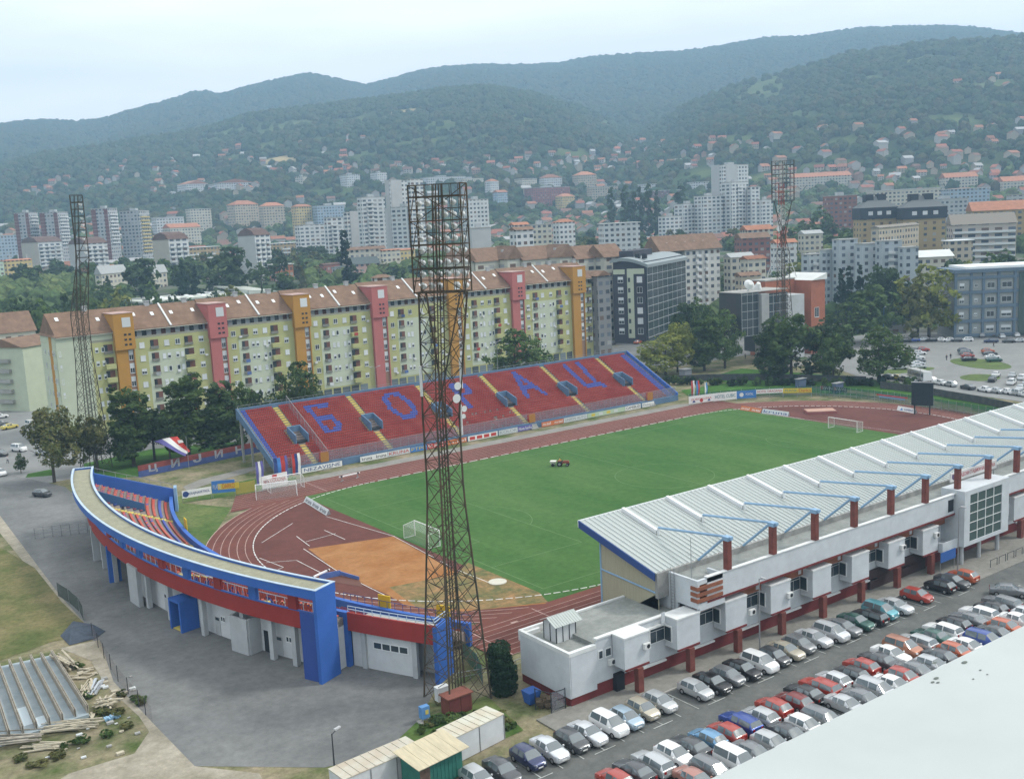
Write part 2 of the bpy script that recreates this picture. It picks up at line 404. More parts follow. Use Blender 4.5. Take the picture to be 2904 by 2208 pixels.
# stadium interior
LH, RK = 42.195, 36.5
def stad(Rr, n=64, y0=0.0):
    p = []
    for i in range(n+1):
        a = -math.pi/2+math.pi*i/n; p.append((LH+Rr*math.cos(a), Rr*math.sin(a)))
    for i in range(n+1):
        a = math.pi/2+math.pi*i/n; p.append((-LH+Rr*math.cos(a), Rr*math.sin(a)))
    return p
sheet('inner_lawn', px((395, 1085), (500, 1095), (445, 1180), (300, 1190), (260, 1100), (600, 1020), (640, 1028), (640, 1050)), 0.0, M_LAWN)
sheet('footpath', px((405, 1060), (440, 1047), (560, 1012), (640, 995), (640, 985), (560, 1003), (430, 1035), (395, 1050)), 0.004, M_PAVE)
sheet('footpath', [(-62, 47), (-52, 50), (52, 50), (58, 46.2), (-60, 46.2)], 0.002, M_PAVE)
track = MB()
o6 = stad(RK+7.3)
track.prism(o6, -0.05, 0.078)
struct('running_track', track, M_TRACK)
st = MB()
st.quad((-71, 36, 0.084), (-66, 46.3, 0.084), (62, 46.3, 0.084), (62, 36, 0.084)); st.v = [(v[0], v[1], v[2]) for v in st.v]
st.f = [tuple(reversed(f)) for f in st.f]
struct('sprint_straight', st, M_TRACK)
st = MB(); st.quad((-72, -46.3, 0.084), (62, -46.3, 0.084), (62, -36, 0.084), (-72, -36, 0.084)); struct('sprint_straight', st, M_TRACK)
inn = MB(); inn.quad(*[(x, y, 0.09) for x, y in stad(RK)]); struct('infield_synthetic', inn, M_TRACK2)
SHZ[0] = 0.09
sheet('pitch', [(-57, -36.2), (56, -36.2), (56, 36.2), (-57, 36.2)], 0.02, M_PITCH)
sheet('clay_area', px((665, 1185), (850, 1158), (985, 1235), (1060, 1258), (1180, 1303), (1000, 1320), (880, 1310), (835, 1283), (735, 1240)), 0.024, M_CLAY)
sheet('worn_turf', px((840, 1268), (985, 1240), (1010, 1215), (1165, 1280), (1182, 1300), (1040, 1316), (900, 1312)), 0.028, mat('worn_turf', (0.10, 0.11, 0.04), 0.95, c2=(0.27, 0.16, 0.07), scale=0.3, detail=8, fine=0.3, fs=1.2))
SHZ[0] = 0.052
sheet('bank_lawn', px((1470, 842), (1620, 818), (1760, 838), (1960, 868), (1900, 858), (1720, 846), (1500, 868)), 0.0, M_LAWN2)
# painted lines, thin sheets of paint
ln = MB()
def pl_line(a, b, w, z, mb):
    a = Vector((a[0], a[1], 0)); b = Vector((b[0], b[1], 0)); d = (b-a).normalized(); n = Vector((-d.y, d.x, 0))*w/2
    mb.quad((a-n)+Vector((0, 0, z)), (b-n)+Vector((0, 0, z)), (b+n)+Vector((0, 0, z)), (a+n)+Vector((0, 0, z)))
def ring(r, w, z, mb, a0=0, a1=360, cx=0.0, cy=0.0, n=60):
    A = []; B = []
    for i in range(n+1):
        t = R(a0+(a1-a0)*i/n); A.append((cx+(r+w/2)*math.cos(t), cy+(r+w/2)*math.sin(t), z)); B.append((cx+(r-w/2)*math.cos(t), cy+(r-w/2)*math.sin(t), z))
    mb.strip(B, A)
    return mb
for k in range(1, 7):
    r = RK+1.22*k; w = 0.09 if k < 6 else 0.14
    ring(r, w, 0.0805, ln, 90, 270, -LH, 0); ring(r, w, 0.0805, ln, -90, 90, LH, 0)
for s in (-1, 1):
    for k in range(1, 9):
        y = s*(RK+1.22*k); pl_line((-71+0.4*k if s > 0 else -72, y), (60, y), 0.08, 0.0885, ln)
for x, y0, y1 in [(-70, -36.6, -46.2), (-60, -36.6, -46.2), (-48, -37, -43.5), (-52, 36.8, 46)]: pl_line((x, y0), (x, y1), 0.12, 0.0892, ln)
for i in range(6):                            # white lane numbers and start marks on the near chute
    c = at(1108+24*i, 1342+16*i); pl_line((c.x-0.5, c.y-0.2), (c.x+0.5, c.y-0.2), 0.35, 0.0896, ln)
pl_line(at(1500/1.0*0+555, 1150), at(640, 1250), 0.08, 0.0889, ln)
struct('track_lines', ln, M_TLINE)
kb = MB()                                     # raised white inner kerb, broken into short lengths
P_ = stad(RK, 90)
for i in range(len(P_)):
    a = Vector((*P_[i], 0.09)); b = Vector((*P_[(i+1) % len(P_)], 0.09)); L_ = (b-a).length
    n = max(1, round(L_/2.6))
    for j in range(n):
        u = j/n; v = (j+0.72)/n
        kb.bar(a.lerp(b, u)+Vector((0, 0, 0.03)), a.lerp(b, v)+Vector((0, 0, 0.03)), 0.16, 0.06)
struct('track_kerb', kb, M_LINE)
dl = MB()
for chain in ([(632, 1130), (565, 1172)], [(660, 1170), (725, 1152)], [(640, 1158), (668, 1179)], [(700, 1145), (745, 1165)], [(560, 1205), (612, 1225), (600, 1230)], [(655, 1185), (735, 1238), (830, 1285)], [(703, 1115), (850, 1158), (985, 1230), (1065, 1262)],
              [(575, 1215), (640, 1210), (712, 1247)], [(1640, 893), (1960, 935)], [(1735, 905), (1600, 885)]):
    for a, b in zip(chain, chain[1:]): pl_line(at(*a), at(*b), 0.1, 0.1235, dl)
struct('infield_lines', dl, M_LINE)
pm = MB()                                     # faint pitch marking
Z = 0.0985
for a, b in [((-54.6, 32), (52, 32)), ((-54.6, -32), (52, -32)), ((-54.6, -32), (-54.6, 32)), ((52, -32), (52, 32)), ((-1.3, -32), (-1.3, 32))]: pl_line(a, b, 0.12, Z, pm)
for s, gx in ((1, -54.6), (-1, 52)):
    for w, dd in ((20.15, 16.5), (9.16, 5.5)):
        pl_line((gx, -w), (gx+s*dd, -w), 0.11, Z, pm); pl_line((gx, w), (gx+s*dd, w), 0.11, Z, pm); pl_line((gx+s*dd, -w), (gx+s*dd, w), 0.11, Z, pm)
ring(9.15, 0.1, Z, pm, 0, 360, -1.3, 0); ring(9.15, 0.1, Z, pm, -53, 53, -43.6, 0); ring(9.15, 0.1, Z, pm, 127, 233, 41, 0)
struct('pitch_lines', pm, M_FAINT)
# pavement along the main stand, with a real kerb step
pv = MB(); pv.box((-77.5, -64.35, -0.02), (60, -60.4, 0.12)); pv.box((-14.5, -68.0, -0.02), (60, -64.36, 0.118)); struct('pavement', pv, M_PAVE)
kk = MB(); kk.box((-77.5, -64.5, -0.02), (-14.6, -64.352, 0.13)); struct('kerb', kk, M_KERB)
# parking bay lines, rows of two cars
bl = MB()
for i in range(-4, 30):
    x = -83.7+2.45*i
    if x > -14: break
    if x > -92 and i % 1 == 0: pl_line((x, -64.9), (x, -69.2), 0.1, SHZ[0]+0.006, bl)
    if i % 3 == 0: pl_line((x-1.2, -69.2), (x+1.3, -69.2), 0.1, SHZ[0]+0.0066, bl)
for i in range(0, 32):
    x = -84+2.45*i
    pl_line((x, -72.3), (x, -81.4), 0.1, SHZ[0]+0.006, bl)
    pl_line((x-0.45, -72.3), (x+0.45, -72.3), 0.1, SHZ[0]+0.0066, bl)
struct('parking_lines', bl, mat('lot_line', (0.40, 0.42, 0.40), 0.9, noise=0.3, scale=1.0))
# far car park on the right
SHZ[0] = 0.056
sheet('car_park', [(100, -60), (110, 35), (150, 98), (235, 98), (330, 40), (330, -60)], -0.004, M_PALE)
ISL = mat('island_lawn', (0.08, 0.12, 0.03), 0.95, noise=0.3, scale=0.3)
def blob(name, cx, cy, rx, ry, rot, z):
    mb = MB(); ca, sa = math.cos(rot), math.sin(rot)
    mb.prism([(cx+rx*math.cos(t)*ca-ry*math.sin(t)*sa, cy+rx*math.cos(t)*sa+ry*math.sin(t)*ca) for t in [2*math.pi*i/28 for i in range(28)]], -0.03, z)
    struct(name, mb, ISL)
sheet('verge', px((1600, 795), (1830, 812), (2000, 835), (2210, 880), (2210, 900), (2000, 862), (1780, 835), (1500, 822)), 0.0, M_LAWN2)
isl = at(2115, 785); blob('grass_island', isl.x, isl.y, 12, 6.5, R(60), 0.1)
isl = at(2115, 815); blob('grass_island', isl.x, isl.y, 6, 5, R(20), 0.1)
isl = at(1950, 800); blob('grass_island', isl.x, isl.y, 10, 4, R(-20), 0.1)
isl = at(1915, 765); blob('grass_island', isl.x, isl.y, 12, 3, R(60), 0.1)
# ------------------------------------------------------------------ red open stand on the far side
M_BLUEG = mat('blue_grey_paint', (0.10, 0.17, 0.27), 0.7, noise=0.15, scale=0.6)
M_CONC = mat('concrete', (0.33, 0.33, 0.31), 0.9, noise=0.15, scale=0.5)
M_STEP = mat('terrace_concrete', (0.24, 0.20, 0.18), 0.9, noise=0.15, scale=0.5)
M_SEATR = mat('red_seat', (0.25, 0.02, 0.014), 0.55, noise=0.22, scale=0.35, c2=(0.33, 0.05, 0.038))
M_SEATB = mat('blue_seat', (0.07, 0.10, 0.38), 0.55)
M_YEL = mat('yellow_paint', (0.52, 0.43, 0.10), 0.8, noise=0.15, scale=0.8)
M_BLUE = mat('blue_paint', (0.035, 0.12, 0.42), 0.6, noise=0.10, scale=0.3)
M_STEEL = mat('grey_steel', (0.30, 0.31, 0.32), 0.5, metal=0.4)
M_MESHF = mat('wire_mesh', (0.25, 0.26, 0.30), 0.6, trans=0.72)
NR, RD, RH, Y0, Z0 = 24, 0.77, 0.40, 54.5, 1.25
XA, XB = -54.0, 56.0
AISLES = [-45.6, -28.1, -10.1, 8.1, 26.7, 45.2]
rs = thing('grandstand', 'open red grandstand with blue seat letters across its rows', 'grandstand', (1, 54, 0))
t = MB()
for i in range(NR):
    t.box((XA, Y0+RD*i, Z0+RH*(i-1)-0.35), (XB, Y0+RD*(i+1)+0.002*i, Z0+RH*i))
t.build('terrace', M_STEP, rs)
def vom(x, i): return any(abs(x-a-0.2) < 1.75 and 7.5 <= i <= 13.2 for a in AISLES)
LET = [[(-34.6, 21.2), (-38.9, 21.4), (-38.8, 10.7), (-36.3, 10.7), (-35.0, 12.6), (-35.6, 16.0), (-38.7, 16.2)],
       [(-20.3, 20.4), (-18.6, 21.5), (-16.6, 21.0), (-15.6, 17.4), (-15.9, 13.0), (-17.5, 10.7), (-19.6, 10.8), (-21.0, 15.5), (-20.3, 20.4)],
       [(-2.2, 10.6), (-1.9, 21.0), (0.8, 21.2), (1.7, 19.2), (1.3, 17.4), (0.2, 16.4), (-2.2, 16.4)],
       [(14.7, 11.0), (17.4, 22.0), (20.0, 11.0)], [(15.6, 14.8), (19.3, 14.8)],
       [(33.6, 22.3), (33.2, 11.3), (38.4, 10.9), (38.5, 9.8)], [(38.1, 22.6), (37.0, 11.0)]]
def inlet(x, i):
    for ch in LET:
        for (x0, y0), (x1, y1) in zip(ch, ch[1:]):
            dx, dy = x1-x0, (y1-y0)*0.9
            L2 = dx*dx+dy*dy; u = max(0, min(1, ((x-x0)*dx+(i+0.5-y0)*0.9*dy)/L2))
            if math.hypot(x-x0-u*dx, (i+0.5-y0)*0.9-u*dy) < 0.72: return True
    return False
def seat_into(mb, x, y, z):
    w = 0.21
    mb.add([(x-w, y-0.02, z+0.30), (x+w, y-0.02, z+0.30), (x+w, y+0.36, z+0.27), (x-w, y+0.36, z+0.27), (x-w*0.9, y+0.44, z+0.62), (x+w*0.9, y+0.44, z+0.62), (x-w, y-0.02, z+0.24), (x+w, y-0.02, z+0.24), (x-w, y+0.42, z+0.18), (x+w, y+0.42, z+0.18)],
           [(0, 1, 2, 3), (3, 2, 5, 4), (6, 7, 1, 0), (4, 5, 9, 8), (6, 0, 3, 8), (7, 9, 2, 1), (3, 4, 8), (2, 9, 5)])
one = MB(); seat_into(one, 0, 0, 0); seat_me = one.mesh('seat', M_SEATR)
bulk = MB(); blue = MB(); nseat = 0
for i in range(NR):
    y = Y0+RD*i+0.28; z = Z0+RH*i
    x = XA+0.9
    while x < XB-0.9:
        if all(abs(x-a) > 0.72 for a in AISLES) and not vom(x, i):
            left = x < XA+1.5; right = x > XB-3.0
            if inlet(x, i) or left or (right and i < 23): seat_into(blue, x, y, z)
            elif not (-10 < x < 8 and i < 9 and RND.random() < 0.05):
                if i < 6 and nseat < 100 and x < -46.5: part('seat', seat_me, rs, (x-1, y-54, z)); nseat += 1
                else: seat_into(bulk, x, y, z)
        x += 0.5
b = bulk.build('seats', M_SEATR, rs); b['kind'] = 'stuff'
b = blue.build('letter_seats', M_SEATB, rs, label='blue seats spelling letters and edging the end'); b['kind'] = 'stuff'
YB = Y0+RD*NR; ZT = Z0+RH*(NR-1)
f = MB(); f.box((XA-0.3, Y0-0.5, 0.0), (XB+0.3, Y0-0.02, Z0+0.15)); f.build('front_wall', M_BLUEG, rs)
f = MB(); f.box((XA-0.3, YB, ZT-1.3), (XB+0.3, YB+0.4, ZT+1.1)); f.build('back_wall', M_BLUEG, rs)
for q in range(9):                           # open underneath: raking beams on columns
    x = XA+.3+13.6*q
    f = MB(); f.add([(x-.2, Y0+.3, .2), (x+.2, Y0+.3, .2), (x+.2, YB, ZT-.9), (x-.2, YB, ZT-.9), (x-.2, Y0+.3, .75), (x+.2, Y0+.3, .75), (x+.2, YB, ZT-.35), (x-.2, YB, ZT-.35)], [(3, 2, 1, 0), (0, 1, 5, 4), (1, 2, 6, 5), (2, 3, 7, 6), (3, 0, 4, 7), (4, 5, 6, 7)]); f.build('raking_beam', M_CONC, rs)
    for y, u in ((Y0+7, .34), (Y0+13, .68), (YB-.4, .97)): f = MB(); f.box((x-.2, y-.2, 0), (x+.2, y+.2, max(.4, u*ZT-.6))); f.build('column', M_CONC, rs)
for s, x in ((-1, XA), (1, XB)):
    f = MB(); x0, x1 = (x-0.3, x-0.01) if s < 0 else (x+0.01, x+0.3)
    pf = [(Y0-0.48, 0.35), (YB-0.01, ZT-.75), (YB-0.01, ZT+1.05), (Y0-0.48, Z0+0.75)]
    f.add([(x0, a, c) for a, c in pf]+[(x1, a, c) for a, c in pf], [(0, 1, 2, 3), (7, 6, 5, 4), (0, 4, 5, 1), (1, 5, 6, 2), (2, 6, 7, 3), (3, 7, 4, 0)])
    f.build('side_wall', M_BLUEG if s < 0 else M_BLUE, rs)
    f = MB()
    for j in range(12):
        u = j/11; f.bar((x, Y0+u*(YB-Y0), Z0+0.5+u*(ZT-Z0)), (x, Y0+u*(YB-Y0), Z0+1.35+u*(ZT-Z0)), 0.05)
    f.bar((x, Y0, Z0+1.35), (x, YB, ZT+1.35), 0.06); f.build('side_rail', M_STEEL, rs)
for a in AISLES:
    f = MB()
    for i in range(NR):
        if 8 <= i <= 13: 
            for dx in (-2.0, 1.9):
                f.box((a+dx, Y0+RD*i+0.05, Z0+RH*i), (a+dx+0.55, Y0+RD*i+0.5, Z0+RH*i+0.05))
            continue
        f.box((a-0.55, Y0+RD*i+0.04, Z0+RH*i+0.003), (a+0.55, Y0+RD*i+0.5, Z0+RH*i+0.06))
        f.box((a-0.55, Y0+RD*i+0.5, Z0+RH*i+0.003), (a+0.55, Y0+RD*(i+1)-0.02, Z0+RH*i+0.2))
    f.build('aisle_steps', M_YEL, rs)
    v = MB(); xa, xb = a-1.3, a+1.7; ya, yb = Y0+RD*8, Y0+RD*13.4
    za, zb = Z0+RH*8, Z0+RH*13.4
    v.box((xa, ya, za-0.3), (xa+0.22, yb, zb+1.1)); v.box((xb-0.22, ya, za-0.3), (xb, yb, zb+1.1)); v.box((xa+0.22, yb-0.22, za), (xb-0.22, yb, zb+1.1))
    v.v = [(p[0], p[1], p[2]-(0.0 if p[2] < za+0.1 else (zb-za)*(1-(p[1]-ya)/(yb-ya))*0.62)) for p in v.v]
    o = v.build('vomitory', M_BLUEG, rs)
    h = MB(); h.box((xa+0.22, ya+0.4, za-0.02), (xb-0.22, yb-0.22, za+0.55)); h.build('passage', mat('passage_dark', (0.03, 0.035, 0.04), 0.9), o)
    h = MB(); h.box((xa-0.5, ya-0.5, za-RH+0.02), (xb+0.5, ya-0.01, za-RH+0.12)); h.build('landing', mat('salmon_paint', (0.5, 0.2, 0.12), 0.8), o)
for gx in (-43.9, 9.0, 46.4):                # gates and steps at the front
    f = MB(); f.box((gx-0.9, Y0-0.6, Z0+0.2), (gx+0.9, Y0-0.52, Z0+2.2)); f.build('gate', mat('ochre_mesh', (0.42, 0.2, 0.04), 0.8, trans=0.25), rs)
    f = MB()
    for i in range(3): f.box((gx-1, Y0-1.6+0.35*i, 0.01), (gx+1, Y0-0.52, 0.35*(i+1)))
    f.build('steps', M_CONC, rs)
f = MB()                                     # mesh fence along the front and up the away section
for x0, x1 in ((-52.8, -44.9), (-42.8, 8.0), (10, 45.4), (47.4, 55.8)):
    f.box((x0, Y0-0.06, Z0+0.15), (x1, Y0-0.03, Z0+2.2))
f.build('front_fence_mesh', M_MESHF, rs)
f = MB()
for i in range(56):
    x = XA+0.4+1.98*i; f.bar((x, Y0-0.02, Z0+0.15), (x, Y0-0.02, Z0+2.25), 0.05)
f.bar((XA+0.4, Y0-0.02, Z0+2.25), (XB, Y0-0.02, Z0+2.25), 0.05); f.build('front_fence_frame', M_STEEL, rs)
f = MB(); X = -42.9
f.add([(X, Y0, Z0+0.1), (X, YB, ZT+0.1), (X, YB, ZT+2.4), (X, Y0, Z0+2.4)], [(0, 1, 2, 3)]); f.build('divider_mesh', M_MESHF, rs)
f = MB(); f.bar((X, Y0, Z0+2.4), (X, YB, ZT+2.4), 0.08)
for j in range(12): u = j/11; f.bar((X, Y0+u*(YB-Y0), Z0+u*(ZT-Z0)), (X, Y0+u*(YB-Y0), Z0+2.4+u*(ZT-Z0)), 0.06)
f.build('divider_frame', M_STEEL, rs)
f = MB(); f.bar((XA, YB+0.25, ZT+1.6), (XB, YB+0.25, ZT+1.6), 0.06)
for i in range(45): x = XA+0.2+2.49*i; f.bar((x, YB+0.25, ZT+1.1), (x, YB+0.25, ZT+1.6), 0.05)
f.build('back_rail', M_STEEL, rs)
# ------------------------------------------------------------------ curved stand with the ring roof (left end)
CC = Vector((20.4, 8.83, 0)); RO = 119.7
def pc(r, a, z): t = R(a); return (CC.x+r*math.cos(t), CC.y+r*math.sin(t), z)
def arc(r, a0, a1, z, n): return [pc(r, a0+(a1-a0)*i/n, z if not callable(z) else z(i/n)) for i in range(n+1)]
def ringbox(mb, r0, r1, a0, a1, z0, z1, n=40):
    A = arc(r0, a0, a1, z0, n); B = arc(r1, a0, a1, z0, n); C_ = arc(r1, a0, a1, z1, n); D = arc(r0, a0, a1, z1, n)
    mb.strip(B, A); mb.strip(D, C_); mb.strip(A, D); mb.strip(C_, B)
    mb.quad(A[0], B[0], C_[0], D[0]); mb.quad(D[-1], C_[-1], B[-1], A[-1])
    return mb
def rad(mb, r0, r1, a, th, z0, z1, z0b=None, z1b=None):      # radial wall of thickness th metres; b = heights at the outer end
    z0b = z0 if z0b is None else z0b; z1b = z1 if z1b is None else z1b
    da = math.degrees(th/2/((r0+r1)/2))
    p = [pc(r0, a-da, z0), pc(r1, a-da, z0b), pc(r1, a+da, z0b), pc(r0, a+da, z0), pc(r0, a-da, z1), pc(r1, a-da, z1b), pc(r1, a+da, z1b), pc(r0, a+da, z1)]
    mb.add(p, [(3, 2, 1, 0), (4, 5, 6, 7), (0, 1, 5, 4), (1, 2, 6, 5), (2, 3, 7, 6), (3, 0, 4, 7)]); return mb
M_RED = mat('red_render', (0.30, 0.035, 0.03), 0.75, noise=0.08, scale=0.5)
M_WHITE = mat('white_render', (0.56, 0.58, 0.59), 0.8, noise=0.07, scale=0.4, fine=.06, fs=1.5)
M_ROOFG = mat('roof_gravel', (0.27, 0.265, 0.19), 0.95, noise=0.12, scale=0.6, detail=8, fine=.22, fs=3)
M_GREYW = mat('grey_render', (0.40, 0.42, 0.43), 0.85, noise=0.1, scale=0.5)
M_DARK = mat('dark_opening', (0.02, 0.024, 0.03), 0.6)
M_GLASS = mat('window_glass', (0.035, 0.05, 0.06), 0.12, spec=0.6)
M_LBLUE = mat('light_blue_paint', (0.24, 0.38, 0.54), 0.5, noise=0.06, scale=0.6)
M_SEATO = mat('orange_red_seat', (0.50, 0.10, 0.06), 0.5, noise=0.12, scale=0.6)
cs = thing('curved_stand', 'curved stand with flat ring roof edged in blue and a red band', 'grandstand', pc(112, 185, 0))
A0, A1 = 160.0, 203.0                          # seating, roof and wing in degrees about the ring centre
NW = 12; RW0, RWD = 105.3, 0.98
def zr(i): return 1.75+0.40*i
t = MB()
for i in range(NW): ringbox(t, RW0+RWD*i, RW0+RWD*(i+1), A0, 208.0 if i < 6 else 203.0, 0 if i == 0 else zr(i)-0.9, zr(i), 56)
t.build('terrace', M_STEP, cs)
wk = MB(); ringbox(wk, RW0+RWD*NW, 118.0, A0+2, 203.0, 5.5, 6.05, 50); wk.build('walkway', M_CONC, cs)
# seats: a shell on every row, gaps at the stairs
one = MB()
def cseat(mb, r, a, z):
    f = lambda dr, ds, dz: pc(r+dr, a+math.degrees(ds/r), z+dz)
    w = 0.21
    mb.add([f(0, -w, .30), f(0, w, .30), f(.38, w, .27), f(.38, -w, .27), f(.45, -w*.9, .66), f(.45, w*.9, .66), f(0, -w, .24), f(0, w, .24), f(.43, -w, .2), f(.43, w, .2)],
           [(3, 2, 1, 0), (4, 5, 2, 3), (0, 1, 7, 6), (8, 9, 5, 4), (8, 3, 0, 6), (7, 1, 2, 9), (8, 4, 3), (5, 9, 2)])
STAIR = [(167.4, 104, 117), (176.3, 104, 117), (189.5, 104, 117), (198.0, 104, 117)]
bulk = MB(); bl2 = MB(); k = 0
for i in range(NW):
    r = RW0+RWD*i+0.42; da = math.degrees(0.5/r); a = A0+0.6
    while a < 207.8:
        if all(abs(a-s[0]) > 0.42 for s in STAIR) and not (165.9 < a < 167.4 and r > 109.2):
            if a > 202.9 and i > 5: pass
            elif i == 1 or (RND.random() < 0.13 and i > 2): cseat(bl2, r, a, zr(i))
            elif k < 100 and a > 196 and i > 8:
                s = MB(); cseat(s, r, a, zr(i)); s.build('seat', M_SEATO, cs); k += 1
            else: cseat(bulk, r, a, zr(i))
        a += da
b = bulk.build('seats', M_SEATO, cs); b['kind'] = 'stuff'
b = bl2.build('blue_seats', M_SEATB, cs); b['kind'] = 'stuff'
for a, r0, r1 in STAIR:
    f = MB()
    for i in range(NW):
        r = RW0+RWD*i; w = 0.30
        ringbox(f, r+0.02, r+0.5, a-w, a+w, zr(i)+0.003, zr(i)+0.06, 2); ringbox(f, r+0.5, r+RWD-0.02, a-w, a+w, zr(i)+0.003, zr(i)+0.2, 2)
    f.build('aisle_steps', M_YEL, cs)
f = MB(); ringbox(f, 104.7, RW0-0.01, A0, 208.3, 0, 2.75, 56); f.build('front_parapet', M_BLUE, cs)
f = MB(); rad(f, 104.5, 117.6, A0-0.1, 0.35, 0, 4.0, 0, 8.4); f.build('end_wall', M_BLUE, cs)
f = MB(); rad(f, 104.0, 104.5, A0-0.3, 2.2, 0, 4.3); f.build('end_pier', M_LBLUE, cs)
f = MB(); ringbox(f, 117.3, 117.7, A0+0.1, A0+3.2, 0, 8.2, 6); f.build('back_end_wall', M_LBLUE, cs)
f = MB(); rad(f, 109.3, 117.0, 165.7, 0.3, 3.0, 4.6, 6.0, 8.1); f.build('stair_parapet', mat('petrol_paint', (0.04, 0.11, 0.24), 0.6), cs)
f = MB()
for z in (0.5, 0.85): f.bar(pc(109.3, 165.7, 4.55+z), pc(117, 165.7, 8.0+z), 0.07)
for j in range(6): u = j/5; f.bar(pc(109.3+7.7*u, 165.7, 4.5+3.5*u), pc(109.3+7.7*u, 165.7, 5.45+3.5*u), 0.06)
for j in range(8): u = j/7; f.bar(pc(104.7+12.8*u, A0-0.1, 3.95+4.4*u), pc(104.7+12.8*u, A0-0.1, 4.9+4.4*u), 0.06)
f.bar(pc(104.7, A0-0.1, 4.9), pc(117.5, A0-0.1, 9.3), 0.07); f.build('rail', M_STEEL, cs)
# outer skin
f = MB(); ringbox(f, 117.95, 118.25, 163.2, 203.05, 4.95, 6.9, 60); f.build('red_band', M_RED, cs)
f = MB(); ringbox(f, 118.0, 118.22, 163.2, 203.05, 6.902, 7.05, 60); f.build('band_coping', M_BLUE, cs)
f = MB(); f2 = MB()
for i in range(57):
    a = 164+39*i/56.5; f2.bar(pc(117.6, a, 6.05), pc(117.6, a, 7.85), 0.05)
A = arc(117.6, 164, 202.8, 7.85, 56)
for p, q in zip(A, A[1:]): f2.bar(p, q, 0.07)
f2.build('walkway_rail', mat('pale_blue_rail', (0.45, 0.55, 0.66), 0.5), cs)
f = MB(); ringbox(f, 117.0, 119.7, 162.45, 203.15, 9.55, 10.2, 70); f.build('roof_slab', M_ROOFG, cs)
f = MB(); ringbox(f, 119.702, 119.95, 162.3, 203.3, 9.42, 10.45, 70); ringbox(f, 116.75, 116.998, 162.3, 203.3, 9.42, 10.45, 70)
rad(f, 117.0, 119.7, 162.36, 0.3, 9.3, 10.45); f.build('fascia', M_BLUE, cs)
f = MB(); ringbox(f, 119.66, 119.99, 162.25, 203.32, 10.452, 10.52, 70); ringbox(f, 116.71, 117.04, 162.25, 203.32, 10.452, 10.52, 70); rad(f, 117.05, 119.65, 162.36, 0.36, 10.452, 10.52); rad(f, 117.05, 119.65, 203.21, 0.36, 10.452, 10.52)
f.build('roof_coping', mat('pale_coping', (0.42, 0.52, 0.62), 0.6, noise=0.12, scale=1.2), cs)
def zaz(x, y, r, z):                           # ring angle of the image point lying on radius r at height z
    p = at(x, y, z); return math.degrees(math.atan2(p.y-CC.y, p.x-CC.x)) % 360
A1c = crop(0, 1250, 2.947); C3c = crop(700, 1500, 2.947)
for q, col in [(A1c(655, 560), 0), (A1c(718, 650), 0), (A1c(808, 735), 1), (A1c(915, 820), 0), (A1c(1068, 900), 0), (A1c(1262, 990), 1), (A1c(1482, 1070), 0), (A1c(1738, 1160), 1), (A1c(2048, 1240), 0), (C3c(330, 580), 1)]:
    a = zaz(*q, 118, 8.5); f = MB(); ringbox(f, 117.85, 118.3, a-0.3, a+0.3, 7.052, 9.55, 2); f.build('pier', M_RED if col else M_BLUE, cs)
f = MB(); rad(f, 116.9, 120.05, 203.22, 0.42, 0, 10.45); f.build('end_fin', M_BLUE, cs, label='tall blue end wall standing on the asphalt')
f = MB(); ringbox(f, 119.5, 119.75, 202.0, 203.1, 0, 7.7, 3); f.build('recessed_blue_wall', mat('deep_shaded_blue', (0.03, 0.07, 0.28), 0.65, noise=0.1, scale=0.3), cs)  # deeper blue than the fin: shade of this outward face put into the colour
f = MB(); ringbox(f, 118.3, 119.5, 202.15, 203.1, 0.1, 0.16, 3); f.build('yellow_threshold', M_YEL, cs)
# rooms below the terrace
f = MB(); ringbox(f, 115.2, 116.5, 181.2, 203.0, 0, 5.6, 40); f.build('ground_floor_wall', M_WHITE, cs)
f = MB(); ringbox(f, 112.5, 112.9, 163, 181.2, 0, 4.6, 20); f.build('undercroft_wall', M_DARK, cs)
C2c = crop(560, 1570, 2210/440)
for a in (166.0, 170.3, 174.4, 178.2, 182.0, 185.0, 188.2, 192.2, 196.2, 198.6, 200.4):
    f = MB(); ringbox(f, 117.2, 117.8, a-0.16, a+0.16, 0, 5.35, 1); f.build('column', M_GREYW, cs)
f = MB(); rad(f, 116.9, 118.4, 172.0, 0.9, 0, 5.35); f.build('pillar', M_GREYW, cs)
f = MB(); rad(f, 116.7, 118.4, 178.1, 0.4, 0, 5.4); f.build('blue_post', M_BLUE, cs)
for a0, a1 in ((182.9, 184.5),):
    f = MB(); ringbox(f, 117.9, 118.5, a0, a1, 0, 5.34, 3); f.build('grey_screen', M_GREYW, cs)
for q in (C2c(110, 500),): pass
for a, w in ((186.6, 0.45), (192.9, 0.5), (198.6, 0.5), (200.9, 0.5), (195.2, 0.5)):
    f = MB(); ringbox(f, 116.5, 116.56, a-w/2, a+w/2, 0.02, 2.3, 2); o = f.build('door', M_GREYW, cs)
    h = MB(); ringbox(h, 116.56, 116.575, a-w/2+0.06, a+w/2-0.06, 1.9, 2.25, 2); h.build('door_light', M_GLASS, o)
for a in (187.4, 193.5, 194.5, 201.6, 199.4):
    f = MB(); ringbox(f, 116.5, 116.57, a-0.24, a+0.24, 1.9, 2.7, 1); o = f.build('window', mat('white_frame', (0.7, 0.72, 0.72), 0.6), cs)
    h = MB(); ringbox(h, 116.57, 116.585, a-0.18, a-0.03, 2.05, 2.55, 1); ringbox(h, 116.57, 116.585, a+0.05, a+0.18, 2.05, 2.55, 1); h.build('pane', M_GLASS, o)
for a in (184.7, 188.9, 196.0, 202.0):
    f = MB(); ringbox(f, 116.5, 116.75, a-0.12, a+0.12, 5.0, 5.2, 1); f.build('wall_lamp', M_DARK, cs)
